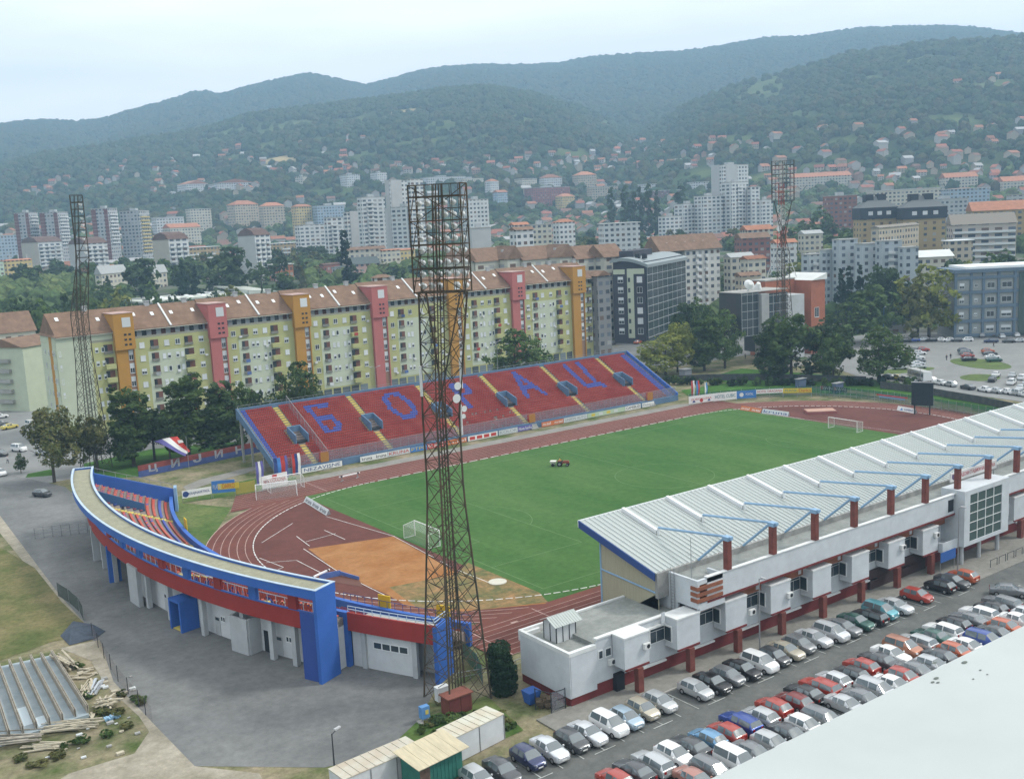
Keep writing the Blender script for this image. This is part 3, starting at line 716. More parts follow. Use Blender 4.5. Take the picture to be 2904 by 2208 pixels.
f = MB(); ringbox(f, 118.2, 118.45, 195.5, 197.0, 0, 4.3, 4); rad(f, 116.51, 118.2, 197.0, 0.3, 0, 4.3); rad(f, 116.51, 118.2, 195.5, 0.3, 0, 4.3); f.build('concrete_screen', M_GREYW, cs)
f = MB(); ringbox(f, 116.49, 116.54, 197.3, 197.9, 0, 2.6, 2); f.build('doorway', M_DARK, cs)
p = MB(); rad(p, 116.55, 119.0, 190.75, 0.35, 0, 4.0); ringbox(p, 116.55, 119.0, 189.6, 190.7, 3.7, 4.0, 3); rad(p, 116.55, 119.0, 189.55, 0.3, 0, 4.0); p.build('blue_portal', M_BLUE, cs)
p = MB(); ringbox(p, 116.51, 116.55, 189.7, 190.6, 0.05, 3.6, 2); p.build('blue_door', mat('deep_shaded_blue', (0, 0, 0)), cs)
p = MB(); ringbox(p, 116.7, 118.9, 189.68, 190.6, 0.1, 0.15, 2); p.build('yellow_threshold', M_YEL, cs)
# wing without a roof
wg = cs
p = MB(); ringbox(p, 114.3, 114.55, 203.3, 207.4, 0, 4.3, 8); p.build('wing_wall', M_WHITE, wg)
p = MB(); ringbox(p, 114.9, 115.15, 203.28, 208.95, 4.3, 6.4, 10); p.build('wing_red_band', M_RED, wg)
p = MB(); ringbox(p, 111.2, 114.88, 203.2, 208.7, 4.25, 4.9, 10); p.build('wing_deck', M_CONC, wg)
p = MB(); ringbox(p, 114.6, 115.2, 202.2, 203.26, 0, 6.35, 3); p.build('wing_blue_wall', M_BLUE, wg)
p = MB(); ringbox(p, 114.55, 114.6, 204.75, 207.05, 2.45, 3.3, 4); o = p.build('strip_window_frame', mat('white_frame', (0.62, 0.64, 0.64), .7), wg)
for j in range(4):
    h = MB(); ringbox(h, 114.6, 114.62, 204.8+0.57*j, 205.28+0.57*j, 2.55, 3.2, 1); h.build('pane', M_GLASS, o)
for a in (204.15, 207.5):
    p = MB(); ringbox(p, 114.35, 114.85, a-0.15, a+0.15, 0, 4.25, 1); p.build('column', M_GREYW, wg)
p = MB(); ringbox(p, 112.6, 112.9, 207.2, 208.6, 0, 4.24, 3); p.build('recess_wall', M_GREYW, wg)
p = MB(); rad(p, 112.0, 115.3, 208.98, 0.5, 0, 6.3); p.build('wing_end_wall', M_BLUE, wg)
p = MB()
for z in (6.75, 7.1):
    A = arc(115.0, 203.3, 208.9, z, 10)
    for a, b in zip(A, A[1:]): p.bar(a, b, 0.07)
    p.bar(pc(115.0, 208.9, z), pc(112.1, 208.9, z), 0.07)
for j in range(11): p.bar(pc(115.0, 203.3+0.56*j, 6.4), pc(115.0, 203.3+0.56*j, 7.1), 0.06)
p.build('wing_rail', mat('pale_blue_rail', (0, 0, 0)), wg)
p = MB()
A = arc(104.8, 198, 208.3, 3.6, 16)
for a, b in zip(A, A[1:]): p.bar(a, b, 0.05)
for a in A: p.bar((a[0], a[1], 2.7), a, 0.05)
p.build('front_rail', mat('dark_blue_rail', (0.03, 0.06, 0.2), 0.6), wg)
for a in (201.5, 206.2, 172.2):
    p = MB(); ringbox(p, 104.4, 104.55, a-0.5, a+0.5, 2.2, 4.2, 3); p.build('gate', mat('yellow_gate', (0.6, 0.42, 0.02), 0.6), cs)
# ------------------------------------------------------------------ white main stand with the ribbed roof
M_WALLW = mat('white_plaster', (0.50, 0.535, 0.56), 0.85, noise=0.09, scale=0.35, detail=7, fine=.07, fs=1.2)
M_BRICKR = mat('red_brick', (0.15, 0.03, 0.03), 0.85, noise=0.25, scale=0.8, detail=6)
M_COPE = mat('white_coping', (0.62, 0.635, 0.63), 0.8, noise=0.08, scale=0.8)
M_FELT = mat('roof_felt', (0.20, 0.215, 0.205), 0.95, c2=(0.26, 0.275, 0.26), scale=0.3, detail=8, fine=.2, fs=1.5)
M_COLR = mat('rusty_red_column', (0.16, 0.05, 0.04), 0.8, noise=0.25, scale=1.2)
M_ORNG = mat('terracotta_panel', (0.24, 0.09, 0.05), 0.85, noise=0.2, scale=0.8)
ms = thing('main_stand', 'long white main stand with ribbed metal roof above the car park', 'grandstand', (0, -54, 0))
XE = 62.0
def bxp(name, a, b, m, parent=ms, label=None): return MB().box(a, b).build(name, m, parent, label=label)
MB().box((-73.2, -60.6, 0), (-57.2, -52.4, 3)).box((-57.199, -60.6, 0), (XE, -47.5, 3)).build('ground_floor', M_BRICKR, ms)
# lower left block of offices
BX = [(-73.2, -69.95)]
f = MB(); f.box((-73.25, -60.72, 0.95), (-69.9, -60.605, 5.3)); f.box((-73.36, -60.72, 0.95), (-73.21, -52.5, 5.3)); f.box((-69.9, -60.68, 1.5), (XE, -60.605, 6.15)); f.build('wall', M_WALLW, ms)
f = MB(); f.box((-73.2, -60.6, 3.001), (-57.2, -52.4, 5.0)); f.box((-57.199, -60.6, 3.001), (XE, -47.6, 5.0)); f.build('upper_floor', M_WALLW, ms)
f = MB(); f.box((-73.1, -60.5, 5.001), (-69.6, -52.5, 5.08)); f.box((-69.6, -60.3, 5.001), (-57.3, -52.5, 5.55)); f.box((-58.4, -52.5, 3), (-57.2, -48.6, 4.2)); f.build('terrace_roof', M_FELT, ms)
f = MB(); f.box((-73.4, -60.76, 5.302), (-69.9, -60.3, 5.72)); f.box((-69.9, -60.78, 6.152), (XE, -60.3, 6.32)); f.box((-73.4, -60.3, 5.302), (-73.05, -52.62, 5.72)); f.box((-73.05, -53.0, 5.082), (-71, -52.62, 5.5))
f.box((-73.4, -52.6, 4.6), (-58.6, -52.3, 5.75)); f.build('parapet', M_COPE, ms)
PITCH = 7.37; XB0 = -67.75
COLX = [-65.9+PITCH*i for i in range(16)]
def bay(i):
    x0 = XB0+PITCH*i; x1 = x0+3.4
    f = MB(); f.box((x0, -62.6, 2.95), (x1, -60.79, 6.15)); f.build('bay', M_WALLW, ms)
    f = MB(); f.box((x0-0.05, -62.66, 6.152), (x1+0.05, -60.79, 6.325)); f.build('bay_coping', M_COPE, ms)
    f = MB(); f.box((x0+0.1, -62.7, 2.75), (x1-0.1, -62.45, 2.948)); f.build('bay_sill', M_BRICKR, ms)
    if i > 0:                                # corner window of the next recess: glass on two sides
        xw = x0
        w = MB(); w.box((xw-3.1, -60.80, 3.6), (xw-0.01, -60.682, 5.35)); w.box((xw-0.12, -61.9, 3.6), (xw-0.003, -60.80, 5.35)); o = w.build('corner_window', mat('white_frame', (0, 0, 0)), ms)
        g = MB(); g.box((xw-3.0, -60.83, 3.7), (xw-2.3, -60.802, 5.2)); g.box((xw-2.1, -60.83, 3.7), (xw-1.3, -60.802, 4.9)); g.box((xw-1.22, -60.83, 3.7), (xw-0.16, -60.802, 4.9)); g.box((xw-2.1, -60.83, 4.97), (xw-0.16, -60.802, 5.25))
        g.box((xw-0.15, -61.8, 3.7), (xw-0.122, -60.9, 5.2)); g.build('pane', M_GLASS, o)
        s = MB(); s.box((xw-3.4, -61.0, 1.3), (xw-0.02, -60.69, 1.48)); s.box((xw-3.4, -61.0, 5.3), (xw-0.01, -60.69, 5.5)); s.build('recess_sill', M_COPE, ms)
for i in range(13):
    if XB0+PITCH*i < -12.5 or XB0+PITCH*i > 3.5: bay(i)
for i, x in enumerate(COLX):
    if -11 < x < 3: continue
    f = MB(); f.box((x-0.36, -62.95, 0.12), (x+0.36, -62.3, 2.74)); f.build('ground_column', M_COLR, ms)
# small windows, air conditioners and doors on the front
for x0, x1 in ((-69.6, -69.0), (-68.7, -67.9)):
    f = MB(); f.box((x0, -60.74, 4.0), (x1, -60.683, 4.95)); o = f.build('window', mat('white_frame', (0, 0, 0)), ms); g = MB(); g.box((x0+.08, -60.76, 4.1), (x1-.08, -60.742, 4.85)); g.build('pane', M_GLASS, o)
AC = mat('air_conditioner', (0.62, 0.63, 0.62), 0.5)
for x, y, z in ((-68.0, -60.72, 3.4), (-42.6, -62.63, 4.5), (-20.8, -62.63, 5.2), (-13.4, -62.63, 5.2), (-49.0, -62.63, 4.2), (-64.9, -62.63, 4.8)):
    f = MB(); f.box((x-0.42, y-0.35, z-0.3), (x+0.42, y, z+0.3)); o = f.build('air_conditioner', AC, ms)
    g = MB(); g.tube((x+0.1, y-0.351, z), (x+0.1, y-0.37, z), 0.23, n=14); g.build('fan_grille', M_DARK, o)
f = MB(); f.box((-67.7, -61.2, 0.13), (-66.6, -60.61, 1.95)); f.build('doorway', M_DARK, ms)
f = MB(); f.box((-25.0, -61.0, 0.13), (-13.0, -60.61, 2.6)); f.build('dark_entrance', mat('entrance_dark', (0.05, 0.03, 0.03), 0.8), ms)
# stepped terracotta course, long white band, walkway above
f = MB(); f.box((-56.3, -61.2, 5.45), (XE, -60.8, 6.95)); f.build('terracotta_course', M_ORNG, ms)
for i in range(1, 15):
    x = XB0+PITCH*i-0.9
    if -11 < x < 2: continue
    f = MB(); f.box((x, -61.26, 5.7), (x+0.5, -61.21, 6.9)); f.build('course_pier', M_WALLW, ms)
f = MB(); f.box((-55.8, -62.62, 7.2), (-9.2, -62.3, 9.75)); f.box((2.1, -62.62, 7.2), (XE, -62.3, 9.75)); f.build('band', M_WALLW, ms)
f = MB(); f.box((-55.8, -62.66, 6.95), (XE, -61.0, 7.198)); f.build('band_soffit', M_BRICKR, ms)
f = MB()
x = -55.85
while x < XE:
    f.box((x, -62.7, 9.752), (x+2.4, -62.2, 9.86)); x += 2.45
f.build('band_coping', M_COPE, ms)
f = MB(); f.box((-57.2, -62.25, 8.6), (XE, -58.3, 9.2)); f.build('walkway_deck', M_FELT, ms)
f = MB(); f.box((-58.9, -58.3, 7.0), (XE, -57.9, 9.85)); f.build('upstand', mat('stained_concrete', (0.26, 0.26, 0.25), 0.9, noise=0.3, scale=0.6), ms)
# end block with the terracotta fins and the ladder
f = MB(); f.box((-57.25, -59.6, 5.08), (-56.95, -56.2, 9.7)); f.box((-57.25, -62.62, 6.6), (-56.95, -59.6, 9.7)); f.box((-56.95, -62.62, 9.2), (-53.4, -62.3, 9.7)); f.box((-56.95, -62.62, 6.3), (-53.4, -62.2, 7.15)); f.box((-53.4, -62.6, 6.3), (-53.1, -60.3, 9.7)); f.build('end_block', M_WALLW, ms)
f = MB(); f.box((-56.95, -61.6, 7.15), (-53.42, -61.4, 9.2)); f.build('end_recess', M_DARK, ms)
for j in range(3):
    f = MB(); f.box((-57.4, -62.75, 7.3+0.66*j), (-53.5, -61.7, 7.68+0.66*j)); f.build('fin', M_ORNG, ms)
f = MB()
for y in (-59.3, -58.75): f.bar((-57.4, y, 5.1), (-57.4, y, 10.4), 0.06)
for j in range(14): f.bar((-57.4, -59.3, 5.4+0.35*j), (-57.4, -58.75, 5.4+0.35*j), 0.04)
f.build('ladder', M_STEEL, ms)
f = MB(); f.tube((-57.0, -61.5, 9.7), (-57.0, -61.5, 14.2), 0.035, n=6); f.bar((-57.4, -61.5, 12.4), (-56.6, -61.5, 12.4), 0.04); f.build('aerial', M_STEEL, ms)
# ribbed roof
RZ0, RZ1, RY0, RY1, RX0 = 9.75, 13.0, -58.05, -45.4, -59.0
kz = (RZ1-RZ0)/(RY1-RY0)
def rz(y): return RZ0+kz*(y-RY0)
M_ROOFM = mat('metal_roof', (0.40, 0.44, 0.42), 0.38, metal=0.35, noise=0.08, scale=0.5, spec=0.5, stretch=(2.0, 0.15, 1))
f = MB(); f.add([(RX0, RY0, RZ0), (XE, RY0, RZ0), (XE, RY1, RZ1), (RX0, RY1, RZ1)], [(0, 1, 2, 3)]); f.build('roof_sheet', M_ROOFM, ms)
f = MB(); x = RX0+.1
while x < XE:
    f.add([(x, RY0-.05, RZ0), (x+.14, RY0-.05, RZ0), (x+.14, RY1, RZ1), (x, RY1, RZ1), (x+.03, RY0-.05, RZ0+.12), (x+.11, RY0-.05, RZ0+.12), (x+.11, RY1, RZ1+.12), (x+.03, RY1, RZ1+.12)], [(4, 5, 6, 7), (0, 4, 7, 3), (1, 2, 6, 5), (0, 1, 5, 4)]); x += .735
f.build('roof_ribs', mat('roof_rib_lit', (.54, .57, .56), .4), ms)  # lighter than the roof sheet: light caught by the ribs, painted in
f = MB(); f.add([(RX0, RY0, RZ0-0.06), (XE, RY0, RZ0-0.06), (XE, RY1, RZ1-0.06), (RX0, RY1, RZ1-0.06)], [(3, 2, 1, 0)]); f.build('roof_soffit', M_STEEL, ms)
f = MB(); f.add([(RX0-0.12, RY0, RZ0-0.75), (RX0-0.12, RY1, RZ1-0.75), (RX0-0.12, RY1, RZ1+0.12), (RX0-0.12, RY0, RZ0+0.12), (RX0-0.001, RY0, RZ0-0.75), (RX0-0.001, RY1, RZ1-0.75), (RX0-0.001, RY1, RZ1+0.12), (RX0-0.001, RY0, RZ0+0.12)], [(3, 2, 1, 0), (4, 5, 6, 7), (0, 1, 5, 4), (1, 2, 6, 5), (2, 3, 7, 6), (3, 0, 4, 7)]); f.build('end_fascia', mat('navy_paint', (0.03, 0.07, 0.22), 0.6), ms)
f = MB(); f.box((RX0-0.1, RY1+0.002, RZ1-0.7), (XE, RY1+0.12, RZ1+0.15)); f.build('front_fascia', mat('white_metal', (0.72, 0.74, 0.75), 0.4), ms)
for i in range(16):                          # trusses over the columns
    x = -52.4+PITCH*i
    if x > XE-2: break
    f = MB(); f.box((x-0.32, -62.75, 9.86), (x+0.32, -62.1, 13.1)); f.build('roof_column', M_COLR, ms)
    f = MB(); f.box((x-0.38, -62.85, 13.102), (x+0.38, -62.0, 13.55)); f.box((x-0.2, -63.1, 13.3), (x+0.2, -62.85, 13.6)); f.build('column_head', M_LBLUE, ms)
    f = MB(); f.tube((x, -62.2, 13.45), (x, -51.8, rz(-51.8)+0.85), 0.15, n=8); f.build('tie', M_LBLUE, ms)
    f = MB(); f.tube((x-0.1, -62.1, 13.3), (x-0.1, -58.2, 9.9), 0.15, n=8); f.build('strut', M_LBLUE, ms)
    f = MB(); f.bar((x, -51.6, rz(-51.6)+0.28), (x, RY1-0.3, rz(RY1-0.3)+0.28), 0.42, 0.5); f.tube((x, -51.8, rz(-51.8)), (x, -51.8, rz(-51.8)+0.95), 0.16, n=8); f.build('roof_beam', mat('white_metal', (0, 0, 0)), ms)
# windscreen at the end and the sloping seats under the roof
f = MB()
y0, y1 = -58.0, -48.6
f.add([(-58.5, y0, 5.1), (-58.5, y1, 3.6), (-58.5, y1, rz(y1)-0.75), (-58.5, y0, rz(y0)-0.75), (-58.44, y0, 5.1), (-58.44, y1, 3.6), (-58.44, y1, rz(y1)-0.75), (-58.44, y0, rz(y0)-0.75)], [(3, 2, 1, 0), (4, 5, 6, 7), (0, 1, 5, 4), (2, 3, 7, 6)])
f.build('windscreen', mat('corrugated_plastic', (0.36, 0.34, 0.24), 0.5, noise=0.1, scale=3, stretch=(1, 3, 0.2)), ms)
f = MB(); f.tube((-58.5, -48.5, 0.1), (-58.5, -48.5, rz(-48.5)-0.5), 0.12, n=8); f.tube((-58.56, -48.5, 7.9), (-58.56, -58.1, 7.4), 0.1, n=8); f.build('windscreen_post', M_LBLUE, ms)
f = MB()
for j in range(9): f.box((-58.3, -56.5+1.0*j, 1.5), (XE, -55.5+1.0*j+0.002*j, 7.2-0.55*j))
f.build('seat_terrace', M_CONC, ms)
f = MB(); f.box((-58.2, -47.6, 0), (XE, -47.45, 2.6)); f.build('front_wall', M_WALLW, ms)
f = MB(); f.add([(-58.5, -57.9, 5.09), (-58.5, -54.2, 5.09), (-58.5, -57.9, 7.4), (-58.42, -57.9, 5.09), (-58.42, -54.2, 5.09), (-58.42, -57.9, 7.4)], [(2, 1, 0), (3, 4, 5), (0, 1, 4, 3), (1, 2, 5, 4), (2, 0, 3, 5)]); f.build('white_gable', M_WALLW, ms)
# glazed entrance box
f = MB(); gx0, gx1, gy, gz0, gz1 = -9.0, 1.9, -64.0, 2.75, 10.3
f.box((gx0, gy, gz0), (gx0+1.3, -60.62, gz1)); f.box((gx1-1.8, gy, gz0), (gx1, -60.62, gz1)); f.box((gx0+1.3, gy, gz1-0.65), (gx1-1.8, -60.62, gz1)); f.box((gx0+1.3, gy, gz0), (gx1-1.8, -60.62, gz0+0.5)); f.build('entrance_box', M_WALLW, ms)
f = MB(); f.box((gx0+1.3, gy+0.12, gz0+0.5), (gx1-1.8, gy+0.2, gz1-0.65)); o = f.build('glazing', mat('green_glass', (0.05, 0.085, 0.08), 0.15, spec=0.6), ms)
g = MB(); wx0, wx1, wz0, wz1 = gx0+1.3, gx1-1.8, gz0+0.5, gz1-0.65
for j in range(1, 4): x = wx0+(wx1-wx0)*j/4; g.box((x-0.05, gy+0.06, wz0), (x+0.05, gy+0.118, wz1))
for j in range(1, 5): z = wz0+(wz1-wz0)*j/5; g.box((wx0, gy+0.03, z-0.05), (wx1, gy+0.058, z+0.05))
g.build('glazing_bars', mat('white_frame', (0, 0, 0)), o)
f = MB(); f.box((-12.6, -63.2, 2.6), (gx0-0.002, -60.7, 3.0)); f.box((-12.6, -63.2, 3.0), (-12.4, -60.7, 3.9)); f.box((-12.4, -63.2, 3.0), (gx0-0.002, -63.05, 3.9)); f.build('balcony', M_WALLW, ms)
f = MB(); f.box((-11.2, -60.76, 3.1), (-10.3, -60.69, 5.3)); f.box((-10.6, -62.68, 7.6), (-9.4, -62.63, 9.2)); f.build('dark_door', M_DARK, ms)
for x in (-8.2, -4, 0.6):
    f = MB(); f.tube((x, -63.2, 0.1), (x, -63.2, 2.74), 0.28, n=10); f.build('entrance_column', M_GREYW, ms)
# name board on the roof edge above the entrance
nb = MB().box((-6.8, -60.6, 10.55), (4.6, -60.45, 11.75)).build('name_board', mat('board_white', (0.58, 0.57, 0.56), 0.7, noise=0.06), ms)
text('board_lettering', 'ГРАДСКИ СТАДИОН БАЊА ЛУКА', mat('faded_red_letter', (0.42, 0.12, 0.13), 0.7), nb, (-0.5, -60.615, 11.15), (1, 0, 0), (0, 0, 1), 0.62, 9.2, 0.01)
g = MB(); g.add([(-6.5, -60.613, 11.55), (-5.8, -60.613, 11.55), (-5.8, -60.613, 11.05), (-6.15, -60.613, 10.72), (-6.5, -60.613, 11.05)], [(4, 3, 2, 1, 0)]); g.build('board_crest', mat('crest_dark', (0.10, 0.06, 0.12), 0.7), nb)
g = MB()
for x in (-6, -1, 4): g.bar((x, -60.52, 9.2), (x, -60.52, 10.55), 0.1)
g.build('board_legs', M_STEEL, nb)
# rooftop hut on the terrace
h = thing('rooftop_hut', 'small metal clad hut with a gabled roof on the white terrace roof', 'hut', (-70.4, -55.5, 5.1))
hx0, hx1, hy0, hy1 = -71.75, -69.2, -56.7, -54.6
f = MB(); f.box((hx0, hy0, 5.09), (hx1, hy1, 7.0)); f.add([(hx0, hy0, 7.0), (hx0, hy1, 7.0), (hx0, (hy0+hy1)/2, 7.55), (hx1, hy0, 7.0), (hx1, hy1, 7.0), (hx1, (hy0+hy1)/2, 7.55)], [(0, 2, 1), (3, 4, 5)]); f.build('wall', mat('pale_panel', (0.52, 0.54, 0.55), 0.6), h)
f = MB()
for x in (hx0, hx0+0.85, hx0+1.7, hx1): f.bar((x, hy0-0.02, 5.1), (x, hy0-0.02, 7.0), 0.07)
for y in (hy0, hy0+1.0, hy1): f.bar((hx0-0.02, y, 5.1), (hx0-0.02, y, 7.0), 0.07)
f.build('frame', mat('dark_steel', (0.03, 0.035, 0.04), 0.6), h)
f = MB(); yc = (hy0+hy1)/2
for s in (-1, 1):
    x = hx0-0.4
    while x < hx1+0.35:
        e = (hy0-0.4) if s < 0 else (hy1+0.4)
        f.add([(x, yc, 7.68), (x, e, 6.95), (x+0.24, e, 6.95), (x+0.24, yc, 7.68), (x+0.28, yc, 7.73), (x+0.28, e, 7.0), (x+0.33, e, 7.0), (x+0.33, yc, 7.73)], [(0, 1, 2, 3), (3, 2, 5, 4), (4, 5, 6, 7)]); x += 0.33
f.build('roof', M_ROOFM, h)
# ------------------------------------------------------------------ floodlight masts
M_RUST = mat('rusty_lattice_steel', (0.035, 0.036, 0.026), 0.8, c2=(0.085, 0.058, 0.036), scale=0.35, detail=6)
M_LAMPH = mat('lamp_reflector', (0.72, 0.74, 0.74), 0.3, metal=0.2)
lm = MB(); lm.tube((0, 0, 0), (0.28, 0, -0.05), 0.12, 0.30, 12, False); lm.tube((0.28, 0, -0.05), (0.30, 0, -0.05), 0.30, 0.30, 12); lm.box((-0.30, -0.12, -0.12), (0, 0.12, 0.12))
LAMP_ME = lm.mesh('floodlight', M_LAMPH)
def mast(label, x, y, H, rot, hb, face, hw, hd, group, zh, off=(0, 0)):
    o = thing('floodlight_mast', label, 'floodlight mast', (x, y, 0), 0, group)
    z1, z2 = 0.57*H, zh
    ca, sa = math.cos(rot), math.sin(rot); cf, sf = math.cos(face), math.sin(face)
    def cn(i, z):                            # leg position at height z
        sx, sy = ((-1, -1), (1, -1), (1, 1), (-1, 1))[i]
        if z <= z1: u = min(1, z/(.42*H)); h = hb+(1.3-hb)*u; return Vector((sx*h*ca-sy*h*sa, sx*h*sa+sy*h*ca, z))
        a = Vector((sx*1.3*ca-sy*1.3*sa, sx*1.3*sa+sy*1.3*ca, z1)); b = Vector((off[0]+sx*hd*cf-sy*hw*0.82*sf, off[1]+sx*hd*sf+sy*hw*0.82*cf, z2))
        return a.lerp(b, (z-z1)/(z2-z1)) if z < z2 else Vector((b.x, b.y, z))
    L = [0]; st = 3.4
    while L[-1] < z1-1.2: L.append(L[-1]+st*(0.55+0.45*(1-L[-1]/z1)))
    L[-1] = z1
    n2 = 5
    L += [z1+(z2-z1)*i/n2 for i in range(1, n2+1)]
    for i in range(4):
        m = MB()
        for a, b in zip(L, L[1:]): m.bar(cn(i, a), cn(i, b), 0.14)
        m.build('leg', M_RUST, o, world=False)
    for i in range(4):
        m = MB(); j = (i+1) % 4
        for q, (a, b) in enumerate(zip(L, L[1:])):
            m.bar(cn(i, a), cn(j, b), 0.055); m.bar(cn(j, a), cn(i, b), 0.055)
            m.bar(cn(i, b), cn(j, b), 0.055)
            if q < 7: mid = (cn(i, a)+cn(j, a))/2; m.bar(mid, cn(i, (a+b)/2), 0.05); m.bar(mid, cn(j, (a+b)/2), 0.05)
        m.build('lattice', M_RUST, o, world=False)
    # ladder shaft in the middle, with cables
    m = MB()
    for dx, dy in ((-0.35, -0.3), (0.35, -0.3), (0.35, 0.3), (-0.35, 0.3)): m.bar((dx, dy, 0), (dx, dy, z1), 0.09); m.bar((dx, dy, z1), (dx+off[0], dy+off[1], H), 0.09)
    k = 0
    while k < z1-1: m.bar((-0.35, -0.3, k), (0.35, -0.3, k+0.9), 0.05); m.bar((0.35, 0.3, k), (-0.35, 0.3, k+0.9), 0.05); k += 0.9
    m.build('ladder_shaft', M_RUST, o, world=False)
    hf = MB(); nx, nz = 6, 9                  # head frame of lamp shelves
    def hp(u, w, z): return Vector((off[0]+u*cf-w*sf, off[1]+u*sf+w*cf, z))
    for z in [z2+(H-z2)*i/nz for i in range(nz+1)]:
        tk = 0.13 if round((z-z2)/(H-z2)*nz) % 2 == 0 else 0.05
        for u in (-hd, hd): hf.bar(hp(u, -hw, z), hp(u, hw, z), tk)
        for w in (-hw, hw): hf.bar(hp(-hd, w, z), hp(hd, w, z), 0.1)
        if tk > 0.1:
            for w in np.linspace(-hw, hw, 7): hf.bar(hp(-hd, w, z), hp(hd, w, z), 0.04)
    for w in np.linspace(-hw, hw, nx+1):
        for u in (-hd, hd): hf.bar(hp(u, w, z2), hp(u, w, H), 0.11 if abs(w) > hw-0.1 else 0.05)
    for q in range(3):
        za = z2+(H-z2)*q/3; zb = z2+(H-z2)*(q+1)/3
        hf.bar(hp(-hd, -hw, za), hp(-hd, hw, zb), 0.07); hf.bar(hp(hd, hw, za), hp(hd, -hw, zb), 0.07)
        for w in (-hw, hw): hf.bar(hp(-hd, w, za), hp(hd, w, zb), 0.07)
    hf.build('head_frame', M_RUST, o, world=False)
    for j in range(8):
        for i in range(nx):
            if (i*7+j*5) % 11 == 3: continue
            w = -hw+hw*2*(i+0.5)/nx; z = z2+(H-z2)*(j+1)/nz-0.45
            part('floodlight', LAMP_ME, o, hp(hd*0.5, w, z), (0, R(24), face))
    return o
GM = 'floodlight masts around the stadium'
mn = mast('rusty lattice floodlight mast standing nearest, beside the curved stand', -80.6, -51.1, 51.9, 0.0, 2.5, R(38), 2.6, 1.0, GM, 41.7, (.75, -.5))
for dx, dy, z in ((-1.5, 0.9, 31.6), (1.75, -1.3, 32.2), (1.8, -0.8, 27.5)): m = MB(); m.tube((dx, dy, z), (dx, dy, z+3.0), 0.14, n=8); m.build('antenna', mat('antenna_white', (0.62, 0.63, 0.62), 0.5), mn, world=False)
for dx, dy, z, r in ((0.9, -1.6, 32.6, 0.4), (0.7, -1.6, 31.4, 0.45), (1.7, -1.3, 30.2, 0.32), (1.5, -1.4, 29.5, 0.25)):
    m = MB(); m.tube((dx, dy-0.35, z), (dx, dy, z), r, r*0.5, 14); m.build('dish', mat('antenna_white', (0, 0, 0)), mn, world=False)
mast('rusty lattice floodlight mast seen edge on before the yellow flats', -78.6, 93.0, 57.2, R(10), 2.4, R(-15), 2.9, 1.2, GM, 44.5, (1.9, -.4))
mast('distant floodlight mast beside the red and white radio tower', 111.0, 64.9, 60.9, R(5), 2.6, R(215), 3.1, 1.0, GM, 49.5)
# things at the foot of the near mast
t = thing('steel_cabinet', 'rusty red steel cabinet under the nearest floodlight mast', 'cabinet', (-82.3, -53.6, 0))
m = MB(); m.box((-83.7, -54.4, 0.1), (-81.0, -52.9, 1.9)); m.build('body', mat('oxide_red', (0.15, 0.05, 0.035), 0.85, noise=0.25, scale=1), t)
m = MB(); m.box((-83.85, -54.55, 1.902), (-80.85, -52.75, 2.02)); m.build('lid', mat('oxide_red_lid', (0.2, 0.075, 0.055), 0.85, noise=0.2), t)
for i in range(2): m = MB(); m.box((-83.6+1.3*i, -54.44, 0.25), (-82.45+1.3*i, -54.405, 1.8)); m.build('door', mat('oxide_red_door', (0.13, 0.035, 0.03), 0.85, noise=0.2), t)
t = thing('electric_box', 'small blue electric box with a yellow sign by the mast foot', 'electric box', (-85.9, -53.4, 0))
m = MB(); m.box((-86.4, -53.7, 0.5), (-85.5, -53.1, 1.7)); m.build('body', mat('mid_blue', (0.10, 0.24, 0.48), 0.6), t)
m = MB(); m.box((-86.0, -53.73, 0.9), (-85.65, -53.702, 1.35)); m.build('sign', M_YEL, t)
m = MB(); m.box((-86.6, -53.9, 0.0), (-85.3, -52.9, 0.15)); m.box((-86.2, -53.6, 0.15), (-85.7, -53.2, 0.5)); m.build('plinth', M_CONC, t)
t = thing('meter_box', 'pale grey metal box behind the rusty cabinet', 'box', (-82.6, -51.3, 0))
m = MB(); m.box((-83.2, -51.6, 0.5), (-81.9, -50.9, 1.9)); m.build('body', mat('pale_panel', (0, 0, 0)), t)
m = MB(); m.box((-83.25, -51.65, 1.902), (-81.85, -50.85, 1.97)); m.build('lid', M_COPE, t)
t = thing('skip', 'bright blue wheeled bin beside the white office block', 'bin', (-75.8, -56.6, 0))
m = MB(); m.add([(-76.2, -57.7, 0.15), (-75.1, -57.7, 0.15), (-75.1, -56.7, 0.15), (-76.2, -56.7, 0.15), (-76.4, -57.9, 1.45), (-74.9, -57.9, 1.45), (-74.9, -56.5, 1.45), (-76.4, -56.5, 1.45)], [(3, 2, 1, 0), (0, 1, 5, 4), (1, 2, 6, 5), (2, 3, 7, 6), (3, 0, 4, 7), (4, 5, 6, 7)]); m.build('body', mat('bin_blue', (0.03, 0.10, 0.34), 0.5), t)
for q in ((-76.1, -57.5), (-75.2, -57.5), (-75.2, -56.8), (-76.1, -56.8)): m = MB(); m.tube((q[0], q[1], 0.1), (q[0]+0.06, q[1], 0.1), 0.1, n=8); m.build('wheel', M_DARK, t)
t = thing('wire_gate', 'rusty wire gate with rubbish by the red brick corner', 'gate', (-74.6, -59.6, 0))
m = MB()
for q in ((-75.6, -60.4), (-73.9, -60.5), (-76.2, -58.6)): m.bar((*q, 0), (*q, 2.3), 0.08)
